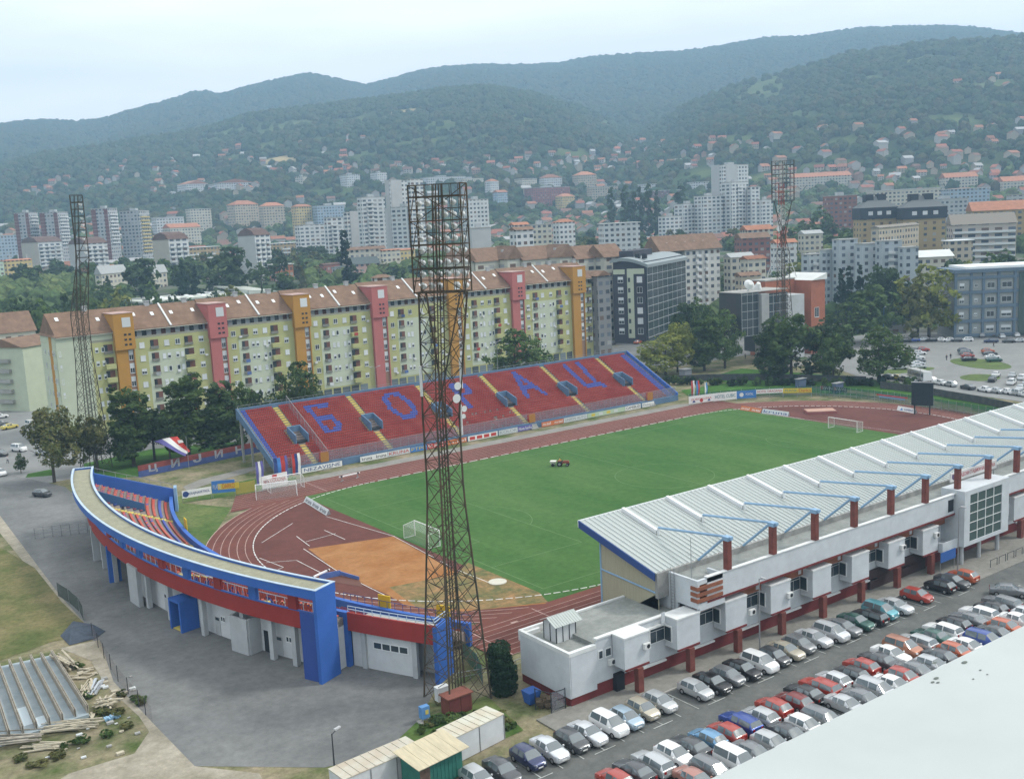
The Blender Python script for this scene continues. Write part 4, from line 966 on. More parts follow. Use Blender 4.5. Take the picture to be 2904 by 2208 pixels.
m.bar((-75.6, -60.4, 2.2), (-73.9, -60.5, 2.2), 0.06); m.bar((-75.6, -60.4, 2.2), (-76.2, -58.6, 2.2), 0.06); m.bar((-75.6, -60.4, 0.4), (-73.9, -60.5, 0.4), 0.06); m.bar((-75.6, -60.4, 1.3), (-73.9, -60.5, 1.3), 0.05); m.build('frame', mat('dark_steel', (0, 0, 0)), t)
m = MB(); m.box((-75.55, -60.46, 0.1), (-73.95, -60.44, 2.2)); m.build('mesh', M_MESHF, t)
t = thing('rubbish_heap', 'brown heap of rubbish behind the wire gate', 'rubbish heap', (-75.0, -58.9, 0))
m = MB()
for i in range(14):
    a = RND.random()*6.28; M4 = Matrix.Translation((-75.0+RND.uniform(-.7, .7), -58.9+RND.uniform(-.6, .6), RND.uniform(.2, .9))) @ Matrix.Rotation(a, 4, 'Z') @ Matrix.Rotation(RND.uniform(-.6, .6), 4, 'X')
    m.box((-.35, -.3, -.2), (.35, .3, .2), M4)
m.build('junk', mat('junk_brown', (0.10, 0.075, 0.05), 0.9, noise=0.5, scale=2), t)
# containers and the green shed in the bottom corner
def ribbed(mb, x0, y0, x1, y1, z0, z1, M4=None, step=0.3):
    L = x1-x0; n = int(L/step)
    mb.box((x0, y0, z0), (x1, y1, z1), M4)
    for i in range(n):
        xa = x0+step*(i+0.25); mb.box((xa, y0-0.035, z0+0.1), (xa+step*0.5, y0-0.001, z1-0.1), M4); mb.box((xa, y1+0.001, z0+0.1), (xa+step*0.5, y1+0.035, z1-0.1), M4)
def rotz(x, y, a): return Matrix.Translation((x, y, 0)) @ Matrix.Rotation(a, 4, 'Z')
def container(label, x, y, a, L, Wd, H, m1, m2, nm='storage_container'):
    t = thing(nm, label, 'container', (x, y, 0), a)
    f = MB(); f.box((-L/2, -Wd/2, 0.05), (L/2, Wd/2, H)); f.build('body', m1, t, world=False)
    f = MB(); f.box((-L/2-.04, -Wd/2-.04, H+.002), (L/2+.04, Wd/2+.04, H+.1))
    n = int(L/0.75)
    for i in range(1, n): xx = -L/2+L*i/n; f.box((xx-.04, -Wd/2, H+.1), (xx+.04, Wd/2, H+.15))
    f.build('roof', m2, t, world=False)
    for i in range(int(L/2.4)+1): xx = -L/2+i*L/max(1, int(L/2.4)); f = MB(); f.box((xx-.05, -Wd/2-.045, .06), (xx+.05, -Wd/2-.002, H)); f.build('post', M_STEEL, t, world=False)
    return t
cw = mat('container_white', (0.56, 0.58, 0.60), 0.6, noise=0.08, scale=1.0)
cr = mat('container_roof', (0.55, 0.55, 0.47), 0.6, c2=(0.48, 0.42, 0.32), scale=0.5, detail=7)
a0 = R(18)
c1 = at(1030, 1612); container('white container nearest the parked cars, by the mast', c1.x-0.4, c1.y+0.3, R(8), 6.2, 2.4, 2.5, cw, cr)
c3 = at(800, 1680); container('long white container with a pale roof at the bottom edge', c3.x+0.2, c3.y-0.9, R(4), 8.0, 2.5, 2.3, cw, mat('container_roof_tan', (0.5, 0.49, 0.42), 0.7, c2=(0.44, 0.38, 0.3), scale=0.5))
sh = thing('shed', 'green walled shed under a tan sheet roof between the white containers', 'shed', (-91.0, -63.0, 0), R(6))
f = MB(); ribbed(f, -2.3, -1.4, 2.3, 1.4, 0.05, 2.5, None, 0.42); f.build('wall', mat('shed_green', (0.03, 0.15, 0.12), 0.7, noise=0.2, scale=1), sh, world=False)
f = MB()
for i in range(5): f.add([(-2.8+1.12*i, -1.9, 2.62+.01*i), (-1.7+1.12*i, -1.9, 2.62+.01*i), (-1.7+1.12*i, 1.9, 3.0+.01*i), (-2.8+1.12*i, 1.9, 3.0+.01*i), (-2.8+1.12*i, -1.9, 2.56+.01*i), (-1.7+1.12*i, -1.9, 2.56+.01*i), (-1.7+1.12*i, 1.9, 2.94+.01*i), (-2.8+1.12*i, 1.9, 2.94+.01*i)], [(0, 1, 2, 3), (7, 6, 5, 4), (4, 5, 1, 0), (5, 6, 2, 1), (6, 7, 3, 2), (7, 4, 0, 3)])
f.build('roof', mat('tan_sheet', (0.50, 0.44, 0.31), 0.75, noise=0.15, scale=1, stretch=(3, .5, 1)), sh, world=False)
f = MB(); f.box((-2.36, -1.45, .2), (-1.3, -1.402, 2.2)); f.build('door', mat('rust_door', (0.12, 0.08, 0.06), 0.9, noise=0.4, scale=2), sh, world=False)
# street lamps
def lamp(label, x, y, h, arm=1.3, a=0.0, col=None, double=False, grp='street lamps'):
    t = thing('street_lamp', label, 'street lamp', (x, y, tz(x, y) if math.hypot(x-CAM[0], y-CAM[1]) > 400 else 0), a, grp)
    mm = col or M_STEEL
    f = MB(); f.tube((0, 0, 0), (0, 0, h), 0.09, 0.05, 8); f.build('pole', mm, t, world=False)
    for s in ((1, -1) if double else (1,)):
        f = MB(); f.tube((0, 0, h-.1), (s*arm, 0, h+.15), 0.04, n=6); f.build('arm', mm, t, world=False)
        f = MB(); f.box((s*arm-.35, -.12, h+.12), (s*arm+.35, .12, h+.26)); f.build('lamp_head', mat('lamp_head', (0.4, 0.41, 0.42), 0.5), t, world=False)
    return t
q = at(725, 1695); lamp('tall grey street lamp on the asphalt at the bottom edge', q.x, q.y, hz(q.x, q.y, 1582), 0.7, R(20), mat('dark_steel', (0, 0, 0)))
q = at(1528, 1475); lamp('thin street lamp on the kerb below the white stand', -49.4, -64.2, 8.5, 0.6, R(-90), M_STEEL)
lamp('street lamp before the glazed entrance box', -12.0, -65.0, 9.0, 0.6, R(-90), M_STEEL)
q = at(1907, 742); lamp('tall blue street lamp at the edge of the far car park', q.x, q.y, 12.5, 0.8, 0, mat('lamp_blue', (0.08, 0.2, 0.45), 0.6))
q = at(1985, 870); lamp('grey lamp post standing behind the score screen', q.x, q.y, 9.0, 0.7, 0.5)
for n, (x, y, h) in enumerate(((-16, 82, 15), (21, 84, 17), (4, 88, 11), (30, 86, 10))):
    lamp(['double headed lamp between the flats and the second stand letter', 'double headed lamp between the flats and the fourth stand letter', 'single lamp before the pink stair tower behind the stand', 'single lamp behind the stand near its fourth letter'][n], x, y, h, 1.2, R(5), None, n < 2)
# goals
M_NET = mat('goal_net', (0.5, 0.52, 0.5), 0.9, trans=0.80)
M_GOAL = mat('goal_white', (0.8, 0.8, 0.8), 0.4)
def goal(label, x, y, a, grp='football goals', net=True, w=7.32, h=2.44, d=2.0):
    t = thing('football_goal', label, 'goal', (x, y, 0.1), a, grp)
    for s in (-1, 1):
        f = MB(); f.tube((0, s*w/2, 0), (0, s*w/2, h), 0.07, n=8); f.build('post', M_GOAL, t, world=False)
        f = MB(); f.bar((-d, s*w/2, 0), (-d, s*w/2, h*.85), 0.05); f.bar((-d, s*w/2, h*.85), (0, s*w/2, h), .04); f.bar((-d, s*w/2, .03), (0, s*w/2, .03), .05); f.build('stay', M_GOAL, t, world=False)
    f = MB(); f.tube((0, -w/2, h), (0, w/2, h), 0.07, n=8); f.build('crossbar', M_GOAL, t, world=False)
    f = MB(); f.quad((-d, -w/2, 0), (-d, w/2, 0), (-d, w/2, h*.85), (-d, -w/2, h*.85)); f.quad((-d, -w/2, h*.85), (-d, w/2, h*.85), (0, w/2, h), (0, -w/2, h))
    for s in (-1, 1): f.quad((-d, s*w/2, 0), (0, s*w/2, 0), (0, s*w/2, h), (-d, s*w/2, h*.85))
    f.build('net', M_NET, t, world=False)
    return t
goal('football goal on the near pitch end beside the orange clay', -54.6, -2.9, 0)
goal('football goal on the far pitch end near the crash mat', 52.0, 0.4, math.pi)
q = at(597, 1070); goal('spare football goal by the curve beside the white banner', q.x, q.y, R(70))
q = at(625, 1052); goal('spare football goal below the dark lettered banner', q.x-1, q.y, R(84), w=6.5)
for lb, q0, q1 in (('white hurdle bar with dark ends by the clay pit', (672, 1262), (712, 1243)), ('steeplechase hurdle on the gravel before the red stand', (733, 1040), (777, 1030))):
    A = at(*q0); B = at(*q1); t = thing('hurdle', lb, 'hurdle', ((A.x+B.x)/2, (A.y+B.y)/2, .1))
    f = MB(); f.bar((A.x, A.y, 1.0), (B.x, B.y, 1.0), .22); f.build('bar', M_GOAL, t)
    for s, P in ((0, A), (1, B)):
        d = (B-A)*0.12*(1 if s == 0 else -1); f = MB(); f.bar((P.x+d.x, P.y+d.y, .1), (P.x+d.x, P.y+d.y, .9), .12); f.bar((P.x+d.x-.5, P.y+d.y-.4, .13), (P.x+d.x+.5, P.y+d.y+.4, .13), .12); f.build('leg', M_STEEL, t)
        f = MB(); f.bar(P+Vector((0, 0, 1.0))+d*.4, P+Vector((0, 0, 1.0))+d*1.2, .235); f.build('black_stripe', M_DARK, t)
wp = MB(); A = at(690, 1252); B = at(735, 1243); C_ = at(775, 1252)
wp.quad((A.x, A.y, .125), (C_.x-1, C_.y-3.0, .125), (C_.x, C_.y, .125), (B.x, B.y, .125)); tag(wp.build('water_jump', mat('pit_dark', (0.12, 0.05, 0.035), 0.7)), 'dark sunken water jump pit beside the orange clay', 'water jump')
w2 = MB(); w2.bar((A.x, A.y, .5), (B.x, B.y, .5), .12, .8); w2.bar((B.x, B.y, .5), (C_.x, C_.y, .3), .12, .5); tag(w2.build('pit_board', mat('pit_blue', (0.10, 0.17, 0.42), .7, noise=.2)), 'blue boards edging the water jump', 'board')
q = at(1074, 1257); f = MB(); f.tube((q.x, q.y, .05), (q.x, q.y, .20), 1.25, n=28); tag(f.build('throwing_circle', mat('circle_concrete', (0.52, 0.5, 0.42), .9, noise=.1)), 'pale round concrete throwing circle in the worn turf', 'throwing circle')
q = at(1770, 891); t = thing('crash_mat', 'pink high jump crash mat on the far infield', 'crash mat', (q.x, q.y, .1), R(-38)); f = MB()
g5 = MB(); g5.box((-3.4, -1.9, 0), (3.4, 1.9, .55)); g5.build('base', mat('mat_pink', (0.30, 0.11, 0.10), .8, noise=.1), t, world=False); g5 = MB(); g5.box((-3.3, -1.8, .552), (3.3, 1.8, .68)); g5.build('cover', mat('mat_cover', (0.42, 0.26, 0.20), .8, noise=.1), t, world=False)
# tractor with a spreader, and its driver, mowing the pitch
tr = thing('tractor', 'small red tractor pulling a white hopper across the pitch', 'tractor', (-9.6, 19.6, 0.1), R(-48))
M_TRED = mat('tractor_red', (0.26, 0.06, 0.04), .5); M_TYRE = mat('tyre', (0.02, 0.02, 0.02), .9)
tr.scale = (.82,)*3; f = MB(); f.box((0.0, -.35, .75), (1.45, .35, 1.25)); f.box((.1, -.3, 1.25), (1.35, .3, 1.32)); f.box((-1.0, -.45, .55), (0, .45, .85)); f.build('bonnet', M_TRED, tr, world=False)
for s in (-1, 1):
    for x, r, w in ((-.75, .62, .3), (1.1, .38, .2)):
        f = MB(); f.tube((x, s*.55, r), (x, s*(.55+w), r), r, n=16); o = f.build('wheel', M_TYRE, tr, world=False); g = MB(); g.tube((x, s*(.55+w), r), (x, s*(.57+w), r), r*.5, n=10); g.build('hub', M_STEEL, o, world=False)
    f = MB(); f.box((-1.3, s*.5-.2, 1.25), (-.3, s*.5+.2, 1.33)); f.build('mudguard', M_TRED, tr, world=False)
f = MB(); f.box((-.95, -.25, .85), (-.45, .25, 1.0)); f.build('seat', M_DARK, tr, world=False); f = MB(); f.tube((-.1, 0, 1.2), (-.3, 0, 1.5), .03, n=6); f.tube((-.3, 0, 1.5), (-.32, 0, 1.52), .2, n=10); f.build('steering_wheel', M_DARK, tr, world=False)
tw = thing('spreader', 'white hopper spreader hitched behind the red tractor', 'spreader', (-10.9, 21.05, .1), R(-48)); tw.scale = (.75,)*3
f = MB(); f.add([(-.5, -.5, .5), (.5, -.5, .5), (.5, .5, .5), (-.5, .5, .5), (-.8, -.9, 1.35), (.8, -.9, 1.35), (.8, .9, 1.35), (-.8, .9, 1.35)], [(3, 2, 1, 0), (4, 5, 6, 7), (0, 1, 5, 4), (1, 2, 6, 5), (2, 3, 7, 6), (3, 0, 4, 7)]); f.build('hopper', mat('hopper_white', (.6, .6, .55), .6), tw, world=False)
for s in (-1, 1): f = MB(); f.tube((0, s*.75, .4), (0, s*.95, .4), .4, n=14); f.build('wheel', M_TYRE, tw, world=False)
f = MB(); f.bar((.5, 0, .6), (1.3, 0, .6), .1); f.build('drawbar', M_STEEL, tw, world=False)
# ------------------------------------------------------------------ cars
# side profiles: stations along the car from the nose (+x) backwards: (x, belt height, roof height or 0, half width)
CARS = {
 'hatchback': dict(L=3.9, W=.84, hood=.90, belt=.92, roof=1.45, nose=1.92, ws0=1.05, ws1=.35, b=-.45, rr=-1.35, rb=-1.82, tail=-1.95, deck=.95),
 'saloon':    dict(L=4.4, W=.86, hood=.88, belt=.93, roof=1.42, nose=2.2, ws0=1.05, ws1=.35, b=-.45, rr=-1.05, rb=-1.6, tail=-2.2, deck=1.0),
 'estate':    dict(L=4.5, W=.87, hood=.88, belt=.94, roof=1.47, nose=2.25, ws0=1.1, ws1=.4, b=-.45, rr=-1.85, rb=-2.15, tail=-2.27, deck=.95),
 'people carrier': dict(L=4.3, W=.89, hood=1.0, belt=1.02, roof=1.66, nose=2.12, ws0=1.35, ws1=.55, b=-.4, rr=-1.75, rb=-2.05, tail=-2.15, deck=1.0),
 'van':       dict(L=4.2, W=.88, hood=1.05, belt=1.1, roof=1.82, nose=2.1, ws0=1.35, ws1=.75, b=-.2, rr=-1.9, rb=-2.05, tail=-2.12, deck=1.1),
}
def car_mesh(k):
    c = CARS[k]; W = c['W']
    S = [(c['nose'], .62, .62, .74, .30), (c['nose']-.10, c['hood']-.16, c['hood']-.14, .86, .20), (c['nose']-.42, c['hood']-.05, c['hood']-.02, .97, .19), (c['ws0'], c['belt']-.01, c['hood']+.07, 1, .19),
         (c['ws1'], c['belt'], c['roof']-.03, 1, .19), (c['b']+.06, c['belt']+.01, c['roof'], 1, .19), (c['b']-.06, c['belt']+.01, c['roof'], 1, .19), (c['rr'], c['belt']+.03, c['roof']-.06, .99, .19),
         (c['rb'], c['belt']+.03, c['deck']+.02, .96, .21), (c['tail']+.06, c['belt']-.02, c['deck']-.03, .93, .24), (c['tail'], .62, .62, .86, .34)]
    rings = []
    for i, (x, be, ro, w, bo) in enumerate(S):
        w *= W; top = i in (4, 5, 6, 7)
        tw = w*.74 if top else w*.93
        if i == 8 and k != 'saloon': tw = w*.86
        rings.append([(x, w*.82, bo), (x, w*.99, bo+.13), (x, w*1.0, .55*be+.1), (x, w*.965, be), (x, tw, ro-.035 if top else max(ro-.01, be+.005)), (x, tw*.72, ro+.015), (x, 0, ro+.03)])
    P = MB(); G = {'windscreen': MB(), 'rear_window': MB(), 'side_window': MB()}
    n = len(rings)
    for i in range(n-1):
        A, B = rings[i], rings[i+1]
        for s in (1, -1):
            for j in range(6):
                q = [A[j], B[j], B[j+1], A[j+1]]
                q = [(v[0], v[1]*s, v[2]) for v in q]
                if s > 0: q = q[::-1]
                tgt = P
                if i == 3 and j >= 4: tgt = G['windscreen']
                elif i == 7 and j >= 4: tgt = G['rear_window']
                elif j == 3 and i in (4, 6): tgt = G['side_window']
                elif j == 3 and i in (3, 7): pass
                tgt.quad(*q)
        # underside
        q = [(A[0][0], A[0][1], A[0][2]), (B[0][0], B[0][1], B[0][2]), (B[0][0], -B[0][1], B[0][2]), (A[0][0], -A[0][1], A[0][2])]; P.quad(*q)
    for idx, sgn in ((0, 1), (n-1, -1)):
        r = rings[idx]; poly = [(v[0], v[1], v[2]) for v in r]+[(v[0], -v[1], v[2]) for v in r[::-1][1:]]
        P.quad(*(poly if sgn > 0 else poly[::-1]))
    # front quarter glass triangles are left as pillars; dark sill and bumper strips
    return P, G, c
M_CGL = mat('car_glass', (0.10, 0.125, 0.135), 0.1, spec=1.0, coat=.8)
M_HEAD = mat('headlight_glass', (0.75, 0.78, 0.8), 0.1, spec=0.8)
M_TAIL = mat('tail_light', (0.25, 0.01, 0.01), 0.25)
M_PLATE = mat('number_plate', (0.7, 0.7, 0.68), 0.5)
M_RIM = mat('wheel_rim', (0.36, 0.37, 0.38), 0.35, metal=0.6)
PAINT = {'silver': (.50, .52, .53), 'white': (.72, .73, .73), 'pale silver': (.62, .64, .66), 'grey': (.20, .21, .22), 'dark grey': (.07, .075, .08), 'black': (.018, .019, .021), 'red': (.33, .035, .02), 'dark red': (.20, .025, .02), 'blue': (.03, .07, .30), 'navy blue': (.025, .035, .10), 'light blue': (.16, .33, .52),
         'turquoise': (.12, .36, .42), 'champagne': (.47, .43, .34), 'copper': (.40, .17, .10), 'dark green': (.03, .10, .08), 'yellow': (.60, .50, .12), 'pink': (.42, .20, .16), 'pale blue': (.36, .47, .56), 'orange red': (.42, .09, .03)}
def paint(c): return mat('paint_'+c.replace(' ', '_'), PAINT[c], 0.32, metal=0.45 if c not in ('white', 'yellow', 'red', 'orange red') else 0.0, spec=0.5, coat=0.7)
wm_ = MB(); wm_.tube((0, 0, 0), (0, .2, 0), .30, n=18); TYRE_ME = wm_.mesh('tyre', M_TYRE, False)
wm_ = MB(); wm_.tube((0, .19, 0), (0, .215, 0), .19, .15, 12); RIM_ME = wm_.mesh('rim', M_RIM)
CM = {}
def car_parts(k):
    if k in CM: return CM[k]
    P, G, c = car_mesh(k); W = c['W']
    body = P.mesh('body', None, False)
    bm = bmesh.new(); bm.from_mesh(body); bmesh.ops.remove_doubles(bm, verts=bm.verts, dist=.0005); bmesh.ops.recalc_face_normals(bm, faces=bm.faces)
    bmesh.ops.bevel(bm, geom=[e for e in bm.edges if len(e.link_faces) == 2 and e.calc_face_angle(0) > .6], offset=.035, segments=2, affect='EDGES', profile=.6)
    for f in bm.faces: f.smooth = True
    bm.to_mesh(body); bm.free()
    sub = []
    for nme, g in G.items():
        if nme == 'side_window':
            for s in (1, -1):
                h = MB()
                for f in g.f:
                    vs = [g.v[i] for i in f]
                    if vs[0][1]*s > 0: h.quad(*[(v[0], v[1]+s*.004, v[2]) for v in vs])
                sub.append(('side_window', h.mesh('side_window', M_CGL)))
        else:
            me = g.mesh(nme, M_CGL); sub.append((nme, me))
    zl = c['hood']-.24
    for s in (1, -1):
        h = MB(); h.add([(c['nose']-.03, s*W*.42, zl-.07), (c['nose']-.03, s*W*.70, zl-.06), (c['nose']-.14, s*W*.84, zl+.02), (c['nose']-.16, s*W*.78, zl+.12), (c['nose']-.07, s*W*.44, zl+.08), (c['nose']-.2, s*W*.6, zl)], [(0, 1, 2, 3, 4) if s > 0 else (4, 3, 2, 1, 0), (0, 1, 5), (1, 2, 5), (2, 3, 5), (3, 4, 5), (4, 0, 5)])
        h.v = [(v[0]+.035, v[1], v[2]) for v in h.v]; sub.append(('headlight', h.mesh('headlight', M_HEAD)))
        h = MB(); h.box((c['tail']-.012, s*W*.62-.1, .68), (c['tail']+.12, s*W*.62+.14, .9)); sub.append(('tail_light', h.mesh('tail_light', M_TAIL)))
        h = MB(); h.box((c['ws0']-.28, s*(W+.10)-.07, c['belt']-.02), (c['ws0']-.14, s*(W+.10)+.07, c['belt']+.11)); h.bar((c['ws0']-.2, s*(W-.05), c['belt']+.02), (c['ws0']-.2, s*(W+.06), c['belt']+.04), .04); sub.append(('mirror', h.mesh('mirror', None)))
    h = MB(); h.box((c['nose']+.002, -.26, .40), (c['nose']+.02, .26, .52)); sub.append(('number_plate', h.mesh('number_plate', M_PLATE)))
    h = MB(); h.box((c['tail']-.02, -.26, .50), (c['tail']-.002, .26, .62)); sub.append(('number_plate', h.mesh('number_plate', M_PLATE)))
    CM[k] = (body, sub, c); return CM[k]
PMESH = {}
def car(k, col, x, y, a, label, group, z=0.06, detail=2, scale=1.0):
    body, sub, c = car_parts(k)
    t = thing('parked_car', label, 'car' if k != 'van' else 'van', (x, y, z), a, group)
    if scale != 1: t.scale = (scale,)*3
    key = (k, col)
    if key not in PMESH:
        me = body.copy(); me.materials.clear(); me.materials.append(paint(col)); PMESH[key] = me
    part('body', PMESH[key], t)
    mk = ('mirror', col, k)
    for nme, me in sub:
        if detail == 1 and nme in ('mirror', 'number_plate', 'headlight', 'tail_light'): continue
        if nme == 'mirror':
            kk = (k, col, me.name)
            if kk not in PMESH: m2 = me.copy(); m2.materials.clear(); m2.materials.append(paint(col)); PMESH[kk] = m2
            me = PMESH[kk]
        part(nme, me, t)
    xf, xr = c['nose']-.78, c['tail']+.80
    for xx in (xf, xr):
        for s in (1, -1):
            w = part('wheel', TYRE_ME, t, (xx, s*(c['W']-.185), .30), (0, 0, 0) if s > 0 else (0, 0, math.pi))
            if detail == 2: part('rim', RIM_ME, w)
    return t
ORD = ['first', 'second', 'third', 'fourth', 'fifth', 'sixth', 'seventh', 'eighth', 'ninth', 'tenth', 'eleventh', 'twelfth', 'thirteenth', 'fourteenth', 'fifteenth', 'sixteenth', 'seventeenth', 'eighteenth', 'nineteenth', 'twentieth', 'twenty-first', 'twenty-second', 'twenty-third', 'twenty-fourth', 'twenty-fifth', 'twenty-sixth', 'twenty-seventh', 'twenty-eighth', 'twenty-ninth', 'thirtieth', 'thirty-first', 'thirty-second', 'thirty-third', 'thirty-fourth']
DN, UP = -math.pi/2, math.pi/2                # nose towards the viewer's side / towards the stand
H, S_, E, P_C, V = 'hatchback', 'saloon', 'estate', 'people carrier', 'van'
ROWA = [(-88.6, H, 'silver', DN), (-86.2, S_, 'dark grey', DN), (-83.1, H, 'navy blue', DN), (-80.7, S_, 'pale silver', DN), (-78.2, H, 'dark grey', DN), (-76.2, S_, 'pale silver', DN), (-73.6, P_C, 'white', DN), (-71.5, H, 'pale blue', DN), (-69.1, H, 'champagne', DN), (-66.8, H, 'silver', DN),
        (-62.2, H, 'silver', DN), (-59.8, S_, 'black', DN), (-57.5, H, 'grey', DN), (-55.2, S_, 'black', DN), (-52.6, P_C, 'white', DN), (-50.3, H, 'dark grey', DN), (-48.1, S_, 'champagne', DN), (-45.8, H, 'grey', DN), (-43.2, S_, 'pale silver', DN), (-40.6, P_C, 'pale silver', DN), (-38.4, S_, 'grey', DN), (-35.9, S_, 'dark green', DN),
        (-33.5, E, 'black', UP), (-31.2, P_C, 'turquoise', DN), (-28.5, S_, 'pale silver', DN), (-23.7, H, 'red', DN), (-18.8, H, 'black', UP), (-16.3, S_, 'dark grey', DN), (-13.6, H, 'orange red', UP)]
ROWB = [(-79.8, H, 'red', UP), (-77.6, S_, 'dark grey', UP), (-75.4, E, 'silver', UP), (-73.0, H, 'white', DN), (-70.9, S_, 'dark grey', UP), (-68.7, H, 'light blue', UP), (-66.5, H, 'red', UP), (-64.1, E, 'blue', UP), (-61.8, H, 'silver', UP), (-59.4, H, 'red', UP), (-57.0, H, 'dark red', UP), (-54.9, S_, 'black', UP), (-52.6, E, 'red', UP), (-50.3, H, 'pale silver', UP), (-48.0, H, 'black', UP), (-45.6, H, 'red', UP),
        (-43.1, S_, 'dark grey', UP), (-40.8, S_, 'white', DN), (-38.4, P_C, 'copper', DN), (-36.0, E, 'silver', UP), (-33.5, S_, 'dark green', UP), (-31.1, E, 'white', UP), (-28.6, H, 'black', UP), (-26.2, S_, 'grey', UP), (-23.7, E, 'white', UP), (-21.3, H, 'black', UP), (-18.7, E, 'grey', UP)]
ROWC = [(-74.7, S_, 'pink', DN), (-72.4, E, 'grey', DN), (-69.9, V, 'white', DN), (-67.6, S_, 'grey', DN), (-65.0, H, 'silver', DN), (-62.6, S_, 'dark grey', DN), (-60.2, H, 'white', DN), (-57.8, E, 'grey', DN), (-54.0, S_, 'silver', DN), (-51.7, S_, 'grey', DN), (-49.2, P_C, 'silver', DN), (-46.9, S_, 'white', DN), (-44.7, H, 'red', DN), (-42.5, S_, 'grey', DN), (-40.1, H, 'silver', DN), (-37.7, S_, 'dark grey', DN), (-35.3, H, 'orange red', DN), (-33.2, S_, 'white', DN), (-30.5, P_C, 'blue', DN), (-27.8, S_, 'dark grey', DN), (-25.4, H, 'orange red', DN), (-22.6, S_, 'white', DN), (-20.2, H, 'pale silver', DN)]
for row, y, nm_, gr in ((ROWA, -66.75, 'the row along the white stand', 'cars parked along the white stand'), (ROWB, -74.75, 'the middle row', 'cars in the middle row'), (ROWC, -79.1, 'the back row', 'cars in the back row')):
    for i, (x, k, col, a) in enumerate(row):
        fc = 'nose out' if a == DN else 'tail out'
        car(k, col, x, y+RND.uniform(-.25, .25), a+RND.uniform(-.03, .03), f'{col} {k}, {fc}, {ORD[i]} from left in {nm_}', gr)
car(S_, 'grey', -14.4, -73.2, R(-60), 'grey saloon driving alone between the rows at the right', 'cars in the near car park', 0.06)
# far car park and streets: small in view
FAR = [('the far row under the grey office block', 'cars in the far row', R(128), [(184.3, 73.5, S_, 'black'), (187, 71.6, H, 'blue'), (189.5, 70.1, E, 'pale silver'), (190.0, 67.0, H, 'black'), (192.3, 65.2, S_, 'white'), (192.9, 62.6, H, 'white'), (194.1, 60.3, H, 'dark grey'), (196.6, 58.3, E, 'white'), (197.6, 50.0, E, 'navy blue'), (200.2, 45.5, H, 'dark grey'), (202.8, 43.5, H, 'silver'), (204.8, 40.2, S_, 'grey'), (206.5, 37.0, H, 'white')]),
       ('the row against the office wall', 'cars against the office wall', R(40), [(206.0, 68.5, S_, 'dark grey'), (210.0, 64.5, E, 'white'), (209.0, 60.0, P_C, 'grey'), (212.4, 58.0, H, 'dark grey'), (210.5, 53.5, E, 'pale silver'), (216.5, 51.5, H, 'white'), (217.0, 47.0, S_, 'dark red'), (219.0, 43.0, S_, 'black')]),
       ('the first column before the lawn strip', 'cars in the first column', R(-38), [(136.0, 36.8, S_, 'silver'), (141.0, 40.4, S_, 'pale silver'), (146.0, 43.4, S_, 'grey'), (151.5, 47.3, E, 'white'), (160.5, 52.6, E, 'white'), (168.0, 55.9, H, 'red'), (165.0, 57.0, S_, 'black')]),
       ('the column beside the big green tree', 'cars beside the big tree', R(-38), [(131.5, 40.0, S_, 'silver'), (134.5, 42.6, H, 'white'), (143.5, 47.6, S_, 'white'), (150.0, 52.0, P_C, 'silver'), (155.5, 55.5, H, 'red'), (160.0, 60.0, S_, 'blue'), (137.5, 47.8, H, 'white')]),
       ('the left side of the oval lawn', 'cars left of the oval lawn', R(-40), [(156.8, 33.6, S_, 'black'), (163.2, 37.8, H, 'red'), (168.0, 41.3, P_C, 'grey'), (172.5, 44.5, H, 'navy blue')]),
       ('the right side of the oval lawn', 'cars right of the oval lawn', R(-40), [(159.3, 27.2, E, 'dark green'), (164.6, 30.8, S_, 'white'), (170.3, 34.8, S_, 'dark grey'), (175.5, 38.4, H, 'orange red')]),
       ('the front row behind the stadium wall', 'cars behind the stadium wall', R(72), [(115.6, 32.9, H, 'dark grey'), (116.2, 30.4, S_, 'yellow'), (115.4, 27.6, S_, 'champagne'), (113.8, 24.6, H, 'grey'), (117.9, 21.6, H, 'white'), (115.2, 17.0, S_, 'white'), (114.4, 13.6, H, 'silver'), (113.1, 8.0, S_, 'dark grey'), (112.4, 3.0, S_, 'white'), (112.4, 0.2, S_, 'silver'), (112.8, -2.4, S_, 'white'), (112.3, -5.0, P_C, 'silver'), (111.6, -7.8, H, 'white')]),
       ('the cluster round the small lawn at the right', 'cars round the small lawn', R(20), [(127.4, 9.6, E, 'black'), (135.2, 13.0, S_, 'white'), (136.6, 9.2, S_, 'silver'), (134.8, 5.6, E, 'white'), (126.0, 3.6, P_C, 'white'), (127.5, 0.4, S_, 'silver'), (119.6, -2.2, S_, 'pale silver'), (128.5, -3.5, H, 'white')])]
for nm_, gr, a, L_ in FAR:
    for i, (x, y, k, col) in enumerate(L_):
        car(k, col, x, y, a+RND.uniform(-.05, .05), f'small {col} {k}, {ORD[i]} car of {nm_}', gr, 0.07, 1)
